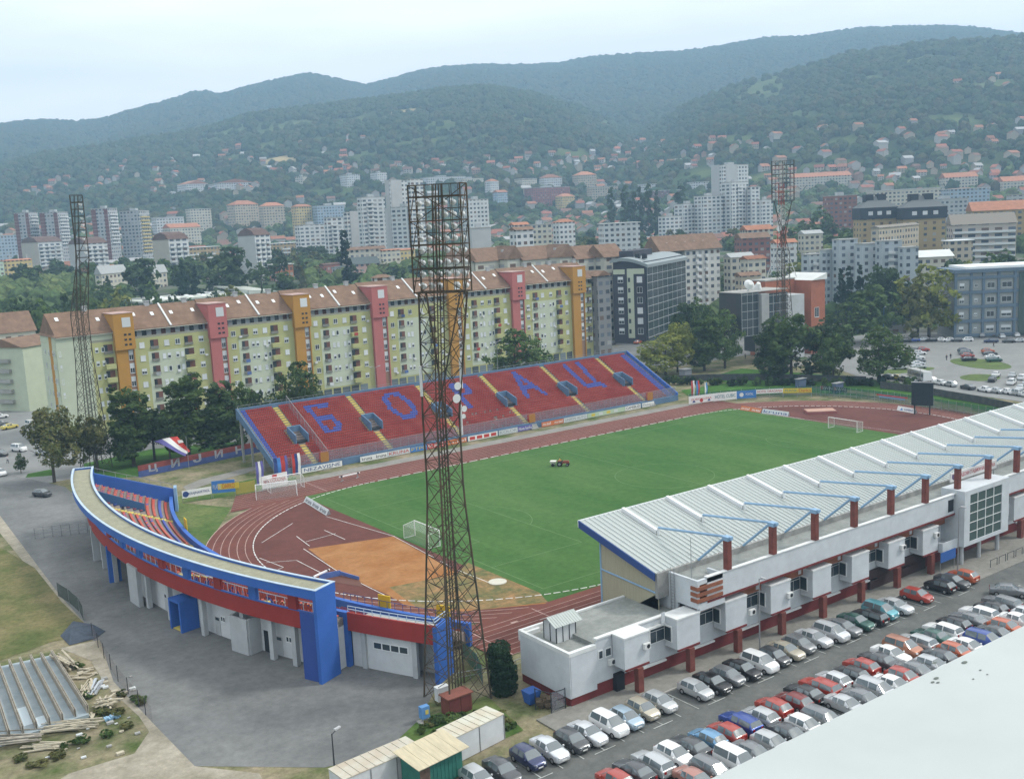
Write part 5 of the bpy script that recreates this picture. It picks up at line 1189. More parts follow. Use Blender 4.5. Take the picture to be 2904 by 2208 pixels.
for k, col, x, y, a, lb in ((V, 'white', -87.4, 126.0, R(-65), 'white van parked before the pale flats at the left edge'), (S_, 'silver', -84.0, 116.5, R(-50), 'silver saloon behind the small sapling'), (S_, 'dark grey', -91.8, 124.0, R(-70), 'dark saloon at the far left edge of the street'), (H, 'white', -96.0, 101.5, R(-80), 'white hatchback cut by the left picture edge'),
                           (S_, 'yellow', -82.9, 160.5, R(20), 'old yellow saloon beside the low garage roof'), (V, 'white', -78.0, 158.5, R(-80), 'white van beside the old yellow saloon'), (S_, 'silver', -79.5, 142.0, R(10), 'silver saloon under the tree by the pale flats'), (H, 'dark grey', -93.4, 74.8, R(-60), 'dark hatchback alone behind the end of the curved stand'), (S_, 'white', -81.5, 181, R(0), 'white saloon far up the left street'),
                           (S_, 'grey', -84.0, 168, R(10), 'grey saloon behind the yellow one'), (H, 'orange red', 131.5, 150, R(10), 'red hatchback at the foot of the dark office tower'), (S_, 'grey', 123.5, 156, R(25), 'grey saloon beside the yellow flats end wall'), (S_, 'black', 118.0, 153.5, R(25), 'black saloon by the white kiosk roof'), (V, 'yellow', 84.5, 93.5, R(-40), 'pale yellow van behind the blue end of the red stand')):
    car(k, col, x, y, a, lb, 'cars parked in the side streets', 0.02 if x < 0 else 0.03, 1)
t = thing('bus', 'white coach parked behind the score screen', 'bus', (117.6, 24.6, 0.06), R(62))
f = MB(); f.box((-4.2, -1.2, .5), (4.2, 1.2, 2.9)); f.box((-4.0, -1.1, 2.902), (4.0, 1.1, 3.0)); f.build('body', paint('white'), t, world=False)
f = MB(); f.box((-4.0, -1.215, 1.5), (4.0, -1.202, 2.4)); f.box((-4.0, 1.202, 1.5), (4.0, 1.215, 2.4)); f.box((4.202, -1.0, 1.3), (4.215, 1.0, 2.6)); f.build('windows', M_CGL, t, world=False)
for x in (-2.6, 2.8):
    for s in (-1, 1): f = MB(); f.tube((x, s*1.0, .5), (x, s*1.22, .5), .5, n=14); f.build('wheel', M_TYRE, t, world=False)
# ------------------------------------------------------------------ people
def figure(label, x, y, a, cl, tr_, z=0.06, sit=False, hair=(0.03, 0.02, 0.015)):
    J = {'pel': (0, 0, .95), 'sp': (.01, 0, 1.2), 'ch': (.02, 0, 1.38), 'nk': (.02, 0, 1.5), 'hd': (.03, 0, 1.63), 'hd2': (.02, 0, 1.73),
         'shl': (.0, .19, 1.42), 'ell': (-.05, .26, 1.14), 'hal': (.08, .27, .90), 'shr': (.0, -.19, 1.42), 'elr': (.02, -.26, 1.14), 'har': (.2, -.25, .95),
         'hil': (0, .1, .92), 'knl': (.14, .11, .50), 'anl': (.06, .11, .08), 'tol': (.2, .12, .04), 'hir': (0, -.1, .92), 'knr': (-.04, -.11, .49), 'anr': (-.26, -.11, .12), 'tor': (-.14, -.12, .04)}
    if sit: J.update({'knl': (.42, .16, .92), 'anl': (.5, .16, .5), 'tol': (.64, .16, .45), 'knr': (.42, -.16, .92), 'anr': (.5, -.16, .5), 'tor': (.64, -.16, .45), 'ell': (.15, .28, 1.2), 'hal': (.45, .16, 1.25), 'elr': (.15, -.28, 1.2), 'har': (.45, -.16, 1.25)})
    RAD = {'pel': .15, 'sp': .14, 'ch': .16, 'nk': .06, 'hd': .1, 'hd2': .08, 'shl': .075, 'shr': .075, 'ell': .05, 'elr': .05, 'hal': .04, 'har': .04, 'hil': .1, 'hir': .1, 'knl': .07, 'knr': .07, 'anl': .05, 'anr': .05, 'tol': .04, 'tor': .04}
    ED = [('pel', 'sp'), ('sp', 'ch'), ('ch', 'nk'), ('nk', 'hd'), ('hd', 'hd2'), ('ch', 'shl'), ('shl', 'ell'), ('ell', 'hal'), ('ch', 'shr'), ('shr', 'elr'), ('elr', 'har'), ('pel', 'hil'), ('hil', 'knl'), ('knl', 'anl'), ('anl', 'tol'), ('pel', 'hir'), ('hir', 'knr'), ('knr', 'anr'), ('anr', 'tor')]
    key = list(J); me = bpy.data.meshes.new('body'); me.from_pydata([J[k] for k in key], [(key.index(a_), key.index(b_)) for a_, b_ in ED], [])
    t = thing('person', label, 'person', (x, y, z), a)
    o = bpy.data.objects.new('body', me); COL.objects.link(o)
    md = o.modifiers.new('Skin', 'SKIN')
    for i, k in enumerate(key): me.skin_vertices[0].data[i].radius = (RAD[k], RAD[k]); me.skin_vertices[0].data[i].use_root = (k == 'pel')
    o.modifiers.new('Sub', 'SUBSURF').levels = 1
    dg = bpy.context.evaluated_depsgraph_get(); m2 = bpy.data.meshes.new_from_object(o.evaluated_get(dg)); bpy.data.objects.remove(o)
    skin = mat('skin', (0.42, 0.24, 0.17), .6); top = mat('cloth_%d%d%d' % tuple(int(c*99) for c in cl), cl, .9); bot = mat('cloth_%d%d%d' % tuple(int(c*99) for c in tr_), tr_, .9)
    m2.materials.clear(); [m2.materials.append(q) for q in (top, bot, skin)]
    for p in m2.polygons:
        c = p.center
        p.material_index = 2 if (c.z > 1.5 or (abs(c.y) > .2 and c.z < 1.0 and not sit)) else (1 if c.z < .98 else 0)
        p.use_smooth = True
    part('body', m2, t)
    h = MB(); h.sphere((.0, 0, 1.71), .105, 10, 6, .85); h.build('hair', mat('hair_dark', hair, .8), t, world=False)
    return t
figure('person in a yellow shirt driving the tractor on the pitch', -10.05, 20.1, R(-48), (.5, .38, .08), (.05, .06, .08), 0.05, True)
figure('person in dark clothes walking on the car park, left of a pair', 154.3, 39.3, R(200), (.05, .05, .07), (.03, .03, .04), .03)
figure('person in black walking on the car park, right of a pair', 157.6, 40.0, R(215), (.02, .02, .02), (.02, .02, .025), .03)
figure('person in dark clothes near the far row of cars', 188.5, 43.9, R(100), (.06, .03, .03), (.02, .02, .03), .03)
figure('person in a white top crossing the street at the left edge', -92.3, 113.2, R(-60), (.5, .5, .52), (.03, .04, .07), .02)
figure('person in grey walking past the round steps of the brick building', 122.6, 90.1, R(180), (.1, .11, .14), (.03, .03, .04), .04)
# ------------------------------------------------------------------ trees
def leafmat(name, a, b):
    m = mat(name, a, 0.75, c2=b, scale=0.55, detail=6, spec=0.15, rnd=0.22)
    nt = m.node_tree; bs = nt.nodes['Principled BSDF']; o = nt.nodes['Material Output']
    tr_ = nt.nodes.new('ShaderNodeBsdfTranslucent'); mx = nt.nodes.new('ShaderNodeMixShader'); mx.inputs[0].default_value = 0.25
    src = bs.inputs['Base Color'].links[0].from_socket
    nt.links.new(src, tr_.inputs['Color']); nt.links.new(bs.outputs[0], mx.inputs[1]); nt.links.new(tr_.outputs[0], mx.inputs[2]); nt.links.new(mx.outputs[0], o.inputs['Surface'])
    return m
LEAF = {'green': leafmat('leaf_green', (0.045, 0.085, 0.022), (0.11, 0.165, 0.05)), 'dark': leafmat('leaf_dark', (0.028, 0.056, 0.02), (0.07, 0.11, 0.038)), 'yellow': leafmat('leaf_yellow_green', (0.12, 0.155, 0.03), (0.25, 0.26, 0.06)),
        'conifer': leafmat('leaf_conifer', (0.012, 0.032, 0.016), (0.03, 0.06, 0.028)), 'olive': leafmat('leaf_olive', (0.075, 0.095, 0.03), (0.165, 0.16, 0.06))}
M_BARK = mat('bark', (0.06, 0.05, 0.04), .95, noise=.3, scale=3)
nrng = np.random.default_rng(5)
def leaves(pts, size, nrm):
    n = len(pts); t = np.cross(nrm, nrng.normal(size=(n, 3))); t /= np.linalg.norm(t, axis=1)[:, None]+1e-9; b = np.cross(nrm, t)
    s = size*nrng.uniform(.6, 1.3, (n, 1))
    V = np.stack([pts-t*s, pts+b*s*.6, pts+t*s, pts-b*s*.6], 1).reshape(-1, 3)
    F = np.arange(4*n).reshape(-1, 4)
    return V, F
def crown_mesh(name, lobes, n, size, fill=.55):
    P = []; N = []
    vol = np.array([l[3]*l[4]*l[5] for l in lobes])**.66; vol /= vol.sum()
    for (cx, cy, cz, rx, ry, rz_), w in zip(lobes, vol):
        k = int(n*w)
        d = nrng.normal(size=(k, 3)); d /= np.linalg.norm(d, axis=1)[:, None]
        # clumps: pull leaves towards random twig ends
        tw = nrng.normal(size=(max(6, k//26), 3)); tw /= np.linalg.norm(tw, axis=1)[:, None]
        a = tw[nrng.integers(0, len(tw), k)]
        d = a+nrng.normal(size=(k, 3))*.22; d /= np.linalg.norm(d, axis=1)[:, None]
        r = fill+(1.03-fill)*nrng.random((k, 1))**.45
        r = r*(0.9+.2*nrng.random((len(tw), 1))[nrng.integers(0, len(tw), k)]*0+0.1)
        P.append(np.array([cx, cy, cz])+d*r*np.array([rx, ry, rz_])); N.append(d+nrng.normal(size=(k, 3))*.55)
    P = np.concatenate(P); N = np.concatenate(N); N /= np.linalg.norm(N, axis=1)[:, None]
    V, F = leaves(P, size, N)
    me = bpy.data.meshes.new(name); me.from_pydata(V.tolist(), [], F.tolist()); me.update(); return me
def lobes_broad(H, W, seed, k=11):
    r = random.Random(seed); L = [(0, 0, H*.62, W*.30, W*.30, H*.28)]
    for i in range(k):
        a = r.random()*6.28; u = r.uniform(.0, 1); z = H*(.25+.62*u); rad = W*.5*(1-.75*max(0, u-.35)**1.3)*r.uniform(.5, .72); s = W*r.uniform(.17, .27)
        L.append((rad*math.cos(a), rad*math.sin(a), z, s, s*r.uniform(.85, 1.1), s*r.uniform(.7, .95)*H/W*.85))
    L.append((r.uniform(-.06, .06)*W, r.uniform(-.06, .06)*W, H*.88, W*.17, W*.17, H*.11))
    return L
def trunk_mesh(H, W, seed, r0=.32):
    r = random.Random(seed+100); m = MB(); n = 7
    m.tube((0, 0, -.1), (.1, 0, H*.3), r0, r0*.75, n); m.tube((.1, 0, H*.3), (0, .1, H*.62), r0*.75, r0*.3, n)
    for i in range(6):
        a = i*1.05+r.random(); z = H*r.uniform(.25, .5); q = (W*.34*math.cos(a), W*.34*math.sin(a), z+H*r.uniform(.16, .3)); m.tube((.08, 0, z), q, r0*.36, r0*.1, 5)
        m.tube(((q[0]+.08)/2, q[1]/2, (z+q[2])/2), (q[0]*.6+W*.1*math.cos(a+1), q[1]*.6+W*.1*math.sin(a+1), q[2]+H*.08), r0*.2, r0*.06, 4)
    return m.mesh('trunk', M_BARK)
PROTO = {}
def proto(kind, lod, v):
    k = (kind, lod, v)
    if k in PROTO: return PROTO[k]
    n, sz = {3: (5200, .34), 2: (2000, .50), 1: (620, .85), 0: (200, 1.5)}[lod]
    if kind == 'broad': H, W_ = 16, 11; L = lobes_broad(H, W_, v*7+1, 12 if lod > 1 else 8); tm = trunk_mesh(H, W_, v)
    elif kind == 'tall': H, W_ = 18, 7; r = random.Random(v); L = [(r.uniform(-.8, .8), r.uniform(-.8, .8), 3.2+1.55*i, (3.3-.02*i*i)*r.uniform(.7, 1), (3.3-.02*i*i)*r.uniform(.7, 1), 1.9) for i in range(9)]; tm = trunk_mesh(H, W_*.7, v, .28)
    elif kind == 'poplar': H, W_ = 24, 4; r = random.Random(v); L = [(r.uniform(-.3, .3), r.uniform(-.3, .3), 3+2.5*i, 1.9*(1-(i-3.2)**2*.02), 1.9*(1-(i-3.2)**2*.02), 2.2) for i in range(9)]; tm = trunk_mesh(H, 2, v, .22)
    elif kind == 'conifer': H, W_ = 15, 6; L = [(0, 0, 1.8+1.5*i, 3.0*(1-i/9.3), 3.0*(1-i/9.3), 1.0) for i in range(9)]+[(0, 0, 14.3, .25, .25, .9)]; tm = trunk_mesh(H, .8, v, .2)
    elif kind == 'bush': H, W_ = 2, 3; r = random.Random(v); L = [(r.uniform(-1, 1), r.uniform(-1, 1), .7+r.uniform(0, .5), .8, .8, .7) for i in range(6)]; n //= 3; sz *= .55; tm = trunk_mesh(1.6, 1.6, v, .06)
    cm_ = crown_mesh('crown', L, n, sz)
    PROTO[k] = (cm_, tm, H, W_); return PROTO[k]
CMESH = {}
TREES = []
def tree(kind, x, y, h, w, colour, lod, label, group=None, z=None, name=None, v=None):
    v = RND.randrange(3) if v is None else v
    cm_, tm, H, W_ = proto(kind, lod, v)
    z = (tz(x, y) if math.hypot(x-CAM[0], y-CAM[1]) > 400 else 0.0) if z is None else z
    nm = name or {'poplar': 'poplar_tree', 'conifer': 'conifer_tree', 'bush': 'bush'}.get(kind, 'tree')
    t = thing(nm, label, 'bush' if kind == 'bush' else 'tree', (x, y, z), RND.random()*6.28, group)
    k = (kind, lod, v, colour)
    if k not in CMESH: me = cm_.copy(); me.materials.clear(); me.materials.append(LEAF[colour]); CMESH[k] = me
    w *= 1.28 if kind in ('broad', 'tall') else 1; t.scale = (w/W_, w/W_, h/H)
    part('trunk' if kind != 'bush' else 'stem', tm, t); part('crown' if kind != 'bush' else 'foliage', CMESH[k], t)
    TREES.append((x, y, w/2)); return t
G1 = 'trees in the row between the curved stand and the flats'
for x, y, h, w, k, c, lb in ((-88.8, 85.7, 15.8, 9.5, 'broad', 'olive', 'olive green tree at the left, leaning over the road behind the ring roof'), (-92.1, 100.5, 4.4, 2.2, 'broad', 'green', 'small staked sapling on the verge at the left edge'),
    (-79.5, 88.8, 12.5, 7.5, 'broad', 'olive', 'thin olive tree around the foot of the edge-on mast'), (-72.1, 88.1, 18.4, 8.5, 'tall', 'green', 'tall narrow green tree right of the edge-on mast'), (-67.0, 90.5, 12.0, 8.5, 'broad', 'dark', 'low dark tree filling the gap before the ochre stair tower'), (-60.4, 87.6, 19.6, 10.5, 'tall', 'green', 'tallest tree of the row, directly behind the big flag'),
    (-54.0, 84.5, 17.0, 8.5, 'tall', 'dark', 'dark tree before the first pink stair tower'), (-47.8, 87.0, 15.5, 7.5, 'broad', 'green', 'green tree touching the left end of the red stand'), (-65.5, 84.5, 11, 7, 'broad', 'dark', 'shaded lower tree behind the painted wall'), (-43.5, 89.5, 13, 7, 'broad', 'dark', 'dark tree half hidden by the left corner of the red stand'),
    (-30.5, 93.0, 17.5, 11.5, 'broad', 'green', 'full green tree behind the first stand letter'), (35.5, 96.0, 18.5, 15.5, 'broad', 'green', 'wide green tree behind the stand, right of the nearest mast')):
    tree(k, x, y, h, w, c, 3, lb, G1)
G2 = 'trees on the bank beyond the right end of the red stand'
for x, y, h, w, k, c, lb in ((83.7, 86.6, 12.6, 13, 'broad', 'yellow', 'low yellow green tree just beyond the blue end of the red stand'), (90.5, 88.5, 15.5, 9, 'broad', 'yellow', 'taller yellow green tree second from the red stand'), (97.1, 83.7, 18.0, 9, 'tall', 'green', 'loose forked tree with a pale bare trunk on the bank'), (104.2, 81.9, 18.6, 10.5, 'broad', 'green', 'green tree with a round crown before the glass tower'),
    (96.0, 57.5, 17.5, 9, 'tall', 'dark', 'dark tree with an orange tinge left of the big group'), (99.8, 53.0, 19.3, 13, 'broad', 'green', 'largest dark green tree before the brick building'), (107.5, 47.9, 16.8, 12.5, 'broad', 'dark', 'dark green tree second in the big group'), (104.0, 42.0, 13.5, 9, 'broad', 'green', 'shorter tree filling the gap of the big group'), (109.5, 31.5, 15.6, 13, 'broad', 'green', 'round green tree at the car park corner, right of the big group')):
    tree(k, x, y, h, w, c, 3, lb, G2)
for i, (x, y, h, w) in enumerate(((-80.5, -54.0, 0, 0),)): pass
t = thing('cypress', 'dense dark evergreen column beside the white office block', 'tree', (-76.6, -53.6, 0), 0)
L = [(RND.uniform(-.35, .35), RND.uniform(-.35, .35), .7+.55*i, 1.5-.04*i, 1.5-.04*i, .9) for i in range(9)]
me = crown_mesh('crown', L, 9000, .15, .7); me.materials.append(LEAF['conifer']); part('crown', me, t); part('trunk', trunk_mesh(5, .6, 3, .15), t)
# brambles and bushes round the mast foot and along walls
for i in range(26):
    q = at(RND.uniform(900, 1130), RND.uniform(1545, 1600)); 
    if q.y > -54.5 and -84 < q.x < -80.7: continue
    if q.y < -60.0: continue
    tree('bush', q.x, q.y, RND.uniform(.5, 1.3), RND.uniform(1.2, 2.6), RND.choice(['green', 'dark', 'olive']), 2, 'green bramble bush in the rough grass round the nearest mast', 'bushes round the nearest mast')
for i in range(22):
    u = i/21; x = 72+u*36; y = 74-u*52+RND.uniform(-1.5, 1.5)
    tree('bush', x, y, RND.uniform(1.6, 3), RND.uniform(2.5, 4), RND.choice(['dark', 'green', 'conifer']), 2, 'dark bush along the stadium wall below the big trees', 'bushes along the stadium wall')
for i in range(14):
    q = at(RND.uniform(150, 300), RND.uniform(1480, 1640)*1.0)
    q = at(*[(170, 1440), (205, 1475), (255, 1540), (270, 1570), (230, 1590), (140, 1610), (90, 1650), (300, 1515), (190, 1500), (215, 1540), (40, 1640), (260, 1500), (180, 1600), (120, 1635)][i])
    tree('bush', q.x, q.y, RND.uniform(.4, .8), RND.uniform(1.2, 2.4), RND.choice(['green', 'olive']), 2, 'low green weed clump among the timber of the building site', 'weeds on the building site')
# ------------------------------------------------------------------ yellow and green flats behind the red stand
M_FLY = mat('yellow_green_render', (0.40, 0.41, 0.19), 0.9, noise=0.06, scale=0.3)
M_FLP = mat('pale_green_render', (0.47, 0.52, 0.40), 0.9, noise=0.06, scale=0.3)
M_OCH = mat('ochre_render', (0.42, 0.22, 0.045), 0.9, noise=0.06, scale=0.4)
M_PNK = mat('pink_render', (0.42, 0.14, 0.13), 0.9, noise=0.06, scale=0.4)
M_TILE = mat('brown_roof_tile', (0.155, 0.098, 0.066), 0.9, c2=(0.225, 0.145, 0.10), scale=0.5, detail=8)
M_SHUT = mat('white_shutter', (0.60, 0.63, 0.64), 0.7, rnd=.12)
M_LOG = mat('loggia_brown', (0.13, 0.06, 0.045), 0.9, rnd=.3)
M_WIND = mat('dark_window', (0.045, 0.055, 0.06), 0.2, spec=.6, rnd=.5)
def wmesh(w, h, kind):
    """window set in a frame, local x along the wall, y out of it"""
    k = ('w', w, h, kind)
    if k in PROTO: return PROTO[k]
    f = MB(); t = .09
    f.box((-w/2, 0, -h/2), (-w/2+t, .07, h/2)); f.box((w/2-t, 0, -h/2), (w/2, .07, h/2)); f.box((-w/2+t, 0, h/2-t), (w/2-t, .07, h/2)); f.box((-w/2+t, 0, -h/2), (w/2-t, .07, -h/2+t))
    if w > 1: f.box((-t/2, 0, -h/2+t), (t/2, .06, h/2-t))
    f.box((-w/2-.05, 0, -h/2-.08), (w/2+.05, .14, -h/2-.001))
    g = MB(); s = {'open': 0, 'half': .5, 'shut': 1}[kind]
    if s < 1: g.box((-w/2+t, 0, -h/2+t), (w/2-t, .03, h/2-t-(h-2*t)*s))
    b = MB()
    if s > 0: b.box((-w/2+t, 0.001, h/2-t-(h-2*t)*s), (w/2-t, .05, h/2-t))
    PROTO[k] = (f.mesh('window', M_SHUT), g.mesh('pane', M_WIND) if g.v else None, b.mesh('blind', M_SHUT) if b.v else None); return PROTO[k]
def window(par, x, y, z, w=1.3, h=1.35, kind=None, rz=math.pi):
    kind = kind or RND.choice(['open', 'half', 'half', 'shut', 'shut'])
    f, g, b = wmesh(w, h, kind); o = part('window', f, par, (x, y, z), (0, 0, rz))
    if g: part('pane', g, o)
    if b: part('blind', b, o)
    return o
K2 = mat('cloth_red', (.4, .06, .05), .9); K3 = mat('cloth_blue', (.1, .16, .35), .9)
FA = R(3.0); FO = Vector((-78, 130, 0)); FLEN = 179.0
CUT = [2.2, 40.6, 65.0, 90.0, 117.6, 142.8, FLEN]  # party walls between the houses of the row
TOW = [(16.0, 20.6, 'o', 0), (40.6, 45.2, 'p', 1), (65.2, 69.9, 'o', 1), (90.4, 95.4, 'p', 1), (117.8, 122.8, 'o', 1), (143.0, 148.0, 'p', 1), (169.4, 174.8, 'o', 1)]
WORDS = ['ochre tower at the left end of the row', 'pink tower, left part of the row', 'ochre tower behind the first stand letters', 'pink tower just left of the nearest mast', 'ochre tower hidden by the nearest mast', 'rightmost pink tower and rightmost ochre tower']
FL = [4.4+3.35*i for i in range(6)]
def tower(par, s0, s1, kind, e):
    m = M_OCH if kind == 'o' else M_PNK
    f = MB(); f.box((s0, -1.0, 0), (s0+(s1-s0)*.62, 4, 20.6+e)); f.box((s0-.2, -1.5, 20.6+e), (s1+.2, 6.5, 29.6+e)); f.box((s1-.28, -1.0, 0), (s1, 2, 20.6+e)); o = f.build('stair_tower', m, par, world=False)
    f = MB(); f.box((s0+(s1-s0)*.62, -.6, 0), (s1-.28, 2, 20.55+e)); f.build('stair_glazing_wall', mat('stair_brown', (0.28, 0.17, 0.12), .9), par, world=False)  # plain brown strip set back between the tower piers
    f = MB(); f.box((s0-.4, -1.6, 29.602+e), (s1+.4, 7.5, 29.75+e)); f.build('tower_roof', mat('pink_tin_roof', (0.40, 0.27, 0.24), .7, noise=.15), par, world=False)
    xs = s0+(s1-s0)*.79
    for z in FL[:6]: window(par, xs, -.61, z+1.3+e, 1.15, 2.5, 'half')
    f = MB(); f.box((s0+1.9, -1.56, 26.2+e), (s0+4.0, -1.501, 28.6+e)); f.build('tower_panel', M_SHUT, par, world=False)
    f = MB()
    for i in range(2):
        for j in range(3): f.box((s0+2.1+1.1*i, -1.54, 21.6+1.25*j+e), (s0+2.75+1.1*i, -1.502, 22.1+1.25*j+e))
    f.build('vent_holes', M_DARK, par, world=False)
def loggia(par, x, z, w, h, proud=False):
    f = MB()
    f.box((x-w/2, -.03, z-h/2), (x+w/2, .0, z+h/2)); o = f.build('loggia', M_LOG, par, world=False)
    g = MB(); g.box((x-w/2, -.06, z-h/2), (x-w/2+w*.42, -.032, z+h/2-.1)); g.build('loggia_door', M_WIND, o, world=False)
    b = MB()
    if proud: b.box((x-w/2-.1, -1.25, z-h/2-.55), (x+w/2+.1, -.04, z-h/2+.62)); b.v = b.v; bb = b.build('balcony', M_FLY, par, world=False)
    else: b.box((x-w/2, -.3, z-h/2-.1), (x+w/2, -.062, z-h/2+.55)); bb = b.build('balcony', mat('balcony_rail', (.2, .2, .17), .7), par, world=False)
    return o
for k in range(6):
    s0, s1 = CUT[k], CUT[k+1]; e = 0.32*k; L_ = s1-s0
    bx = FO+Vector((math.cos(FA), math.sin(FA), 0))*0
    t = thing('apartment_building', 'yellow green flats with the '+WORDS[k], 'apartment block', FO, FA, 'yellow green flats behind the red stand')
    f = MB(); f.box((s0, 0, 0), (s1, 12.5, 22.95+e)); f.build('wall', M_FLY, t, world=False)
    tws = [q for q in TOW if s0-.5 <= q[0] < s1-.5]
    blocks = []; c = s0
    for q in tws: 
        if q[0]-c > 3: blocks.append((c, q[0]))
        c = q[1]
    if s1-c > 2.5: blocks.append((c, s1))
    for q in tws: tower(t, q[0], q[1], q[2], e)
    # attic storey set back behind a parapet, then the tiled roof
    f = MB(); f.box((s0+.2, 1.6, 22.95+e), (s1-.2, 11.5, 25.6+e)); f.build('attic', M_SHUT, t, world=False)
    f = MB(); f.box((s0, 0, 22.951+e), (s1, .15, 23.5+e)); f.build('parapet', mat('parapet_grey', (.28, .28, .22), .9), t, world=False)
    ya, yb, za, zb = -.5, 7.2, 25.35+e, 30.7+e
    f = MB(); f.add([(s0, ya, za), (s1, ya, za), (s1, yb, zb), (s0, yb, zb), (s0, 13.3, za), (s1, 13.3, za), (s0, ya, za-.25), (s1, ya, za-.25), (s0, 13.3, za-.25), (s1, 13.3, za-.25)],
                    [(0, 1, 2, 3), (3, 2, 5, 4), (6, 7, 1, 0), (4, 5, 9, 8), (0, 3, 4, 8, 6), (7, 9, 5, 2, 1), (6, 8, 9, 7)])
    rf = f.build('roof', M_TILE, t, world=False)
    f = MB(); f.box((s0, -.55, za-.42), (s1, -.3, za-.252)); f.build('gutter', mat('gutter_cream', (.5, .5, .42), .8), t, world=False)
    for (b0, b1) in blocks:
        mid = (b0+b1)/2
        if b1-b0 > 16:                        # white party wall strip down the roof
            f = MB(); f.bar((mid, ya-.1, za+.12), (mid, yb, zb+.15), .45, .3); f.build('roof_strip', M_COPE, rf, world=False)
        n = max(1, int((b1-b0)/4.3))
        for i in range(n):
            x = b0+(b1-b0)*(i+.5)/n+RND.uniform(-.8, .8)
            if abs(x-mid) < 1: continue
            u = RND.uniform(.55, .72); M4 = Matrix.Translation((x, ya+(yb-ya)*u, za+(zb-za)*u+.06)) @ Matrix.Rotation(math.atan2(zb-za, yb-ya), 4, 'X')
            f = MB(); f.box((-.4, -.65, 0), (.4, .65, .1), M4); f.build('skylight', mat('skylight_glass', (.8, .84, .86), .15, spec=.8), rf, world=False)
        for i in range(max(1, int((b1-b0)/8))):
            x = b0+(b1-b0)*(i+.7)/max(1, int((b1-b0)/8)); f = MB(); f.box((x-.6, yb-.4, zb-1), (x+.6, yb+.5, zb+.9)); f.box((x-.75, yb-.55, zb+.9), (x+.75, yb+.65, zb+1.05)); f.build('chimney', M_GREYW, rf, world=False)
        if k == 0 and b0 < 5:                 # left end house: blank gable side, then loggias by the tower
            for j, z in enumerate(FL):
                window(t, b0+9.4, -.003, z, .8, 1.2); window(t, b0+10.9, -.003, z, .8, 1.2); window(t, b0+.7, -.003, z, .5, 1.3); loggia(t, b0+8.9-1.3+4.6, z+.1, 2.2, 2.3, True) if j < 5 else loggia(t, b0+12.2, z, 2.2, 2.2)
            continue
        W_ = b1-b0
        f = MB(); f.box((b0+W_*.18, -.02, 3.0), (b1-W_*.22, -.001, 19.3+e)); f.build('pale_panel', M_FLP, t, world=False) if W_ > 16 else None
        for j, z in enumerate(FL):
            z = z+e
            if W_ > 16:
                window(t, b0+2.2, -.003, z, 1.3, 1.4); window(t, b1-2.2, -.003, z, 1.3, 1.4)
                if j < 5:
                    loggia(t, b0+5.4, z+.05, 1.9, 2.1); loggia(t, b1-5.6, z+.1, 2.5, 2.3, True)
                    for x in (b0+7.7, b0+9.0, mid+1.2, mid+2.5): window(t, x, -.022, z, .85, 1.3)
                else:
                    loggia(t, b0+5.4, z, 2.1, 2.2); window(t, b0+8.6, -.003, z, 1.3, 1.4); window(t, mid+1.5, -.003, z, 1.3, 1.4); loggia(t, b1-5.6, z, 2.2, 2.2)
            else:
                window(t, b0+W_*.3, -.003, z, 1.3, 1.4); window(t, b0+W_*.8, -.003, z, 1.2, 1.5) if W_ > 3 else None
        n = int(W_/2.4)
        for i in range(n):                    # attic windows and doors
            x = b0+W_*(i+.5)/n
            f = MB(); f.box((x-.7, 1.55, 23.2+e), (x+.5, 1.598, 25.0+e)); f.build('attic_window', M_WIND if RND.random() < .6 else M_LOG, t, world=False)
        for i in range(int(W_/2.6)):          # air conditioners, washing and awnings
            x = b0+RND.uniform(.6, W_-.6); z = RND.choice(FL)+e; f = MB(); q = RND.random()
            if q < .6: f.box((x-.4, -.42, z-1.25), (x+.4, -.03, z-.75)); f.build('air_conditioner', AC, t, world=False)
            elif W_ > 16: x = RND.choice([b0+5.4, b1-5.6]); f.box((x-.7, -1.34, z-1.3), (x+.5, -1.28, z-.45)); f.build('washing', RND.choice([K2, K3, M_SHUT]), t, world=False)
        for i in range(int(W_/3)):            # shopfronts at street level
            x = b0+3*i+1.6; f = MB(); f.box((x-1.2, -.08, .3), (x+1.2, -.024, 2.6)); f.build('shopfront', mat('shop_glass', (.12, .15, .16), .2, spec=.6, rnd=.5), t, world=False)
    if k == 0:                                # hip end and the side wall with the ochre stripe
        f = MB(); f.box((s0-.12, .2, 0), (s0-.002, 12.3, 23.5)); f.build('side_wall', M_FLP, t, world=False)
        f = MB(); f.box((s0-.16, 3.0, 0), (s0-.122, 5.2, 25.3)); f.build('ochre_stripe', M_OCH, t, world=False)
        f = MB(); f.box((s0-.1, 0, 23.552), (s0+13.5, 12.5, 25.3)); f.box((s0-.05, -.05, 2), (s0+8.0, -.004, 25.3)); f.build('pale_end_wall', M_FLP, t, world=False)
        f = MB(); f.add([(s0-.6, -.6, 25.32), (s0-.6, 13.3, 25.32), (s0+6, 7.2, 30.72), (s0+.01, -.6, 25.33), (s0+.01, 13.3, 25.33)], [(2, 1, 0), (0, 3, 2), (2, 4, 1)]); f.build('hip_roof', M_TILE, t, world=False)
        for z in FL:
            for y in (1.2, 2.6, 5.8, 9.0): window(t, s0-.165, y, z+.2, .5, 1.2, None, R(90))
    if k == 5:
        f = MB(); f.box((s1+.002, .2, 0), (s1+.1, 12.3, 23.5+e)); f.build('side_wall', M_FLP, t, world=False)
        for z in FL: loggia(t, s1-1.6, z+e, 1.8, 2.2)
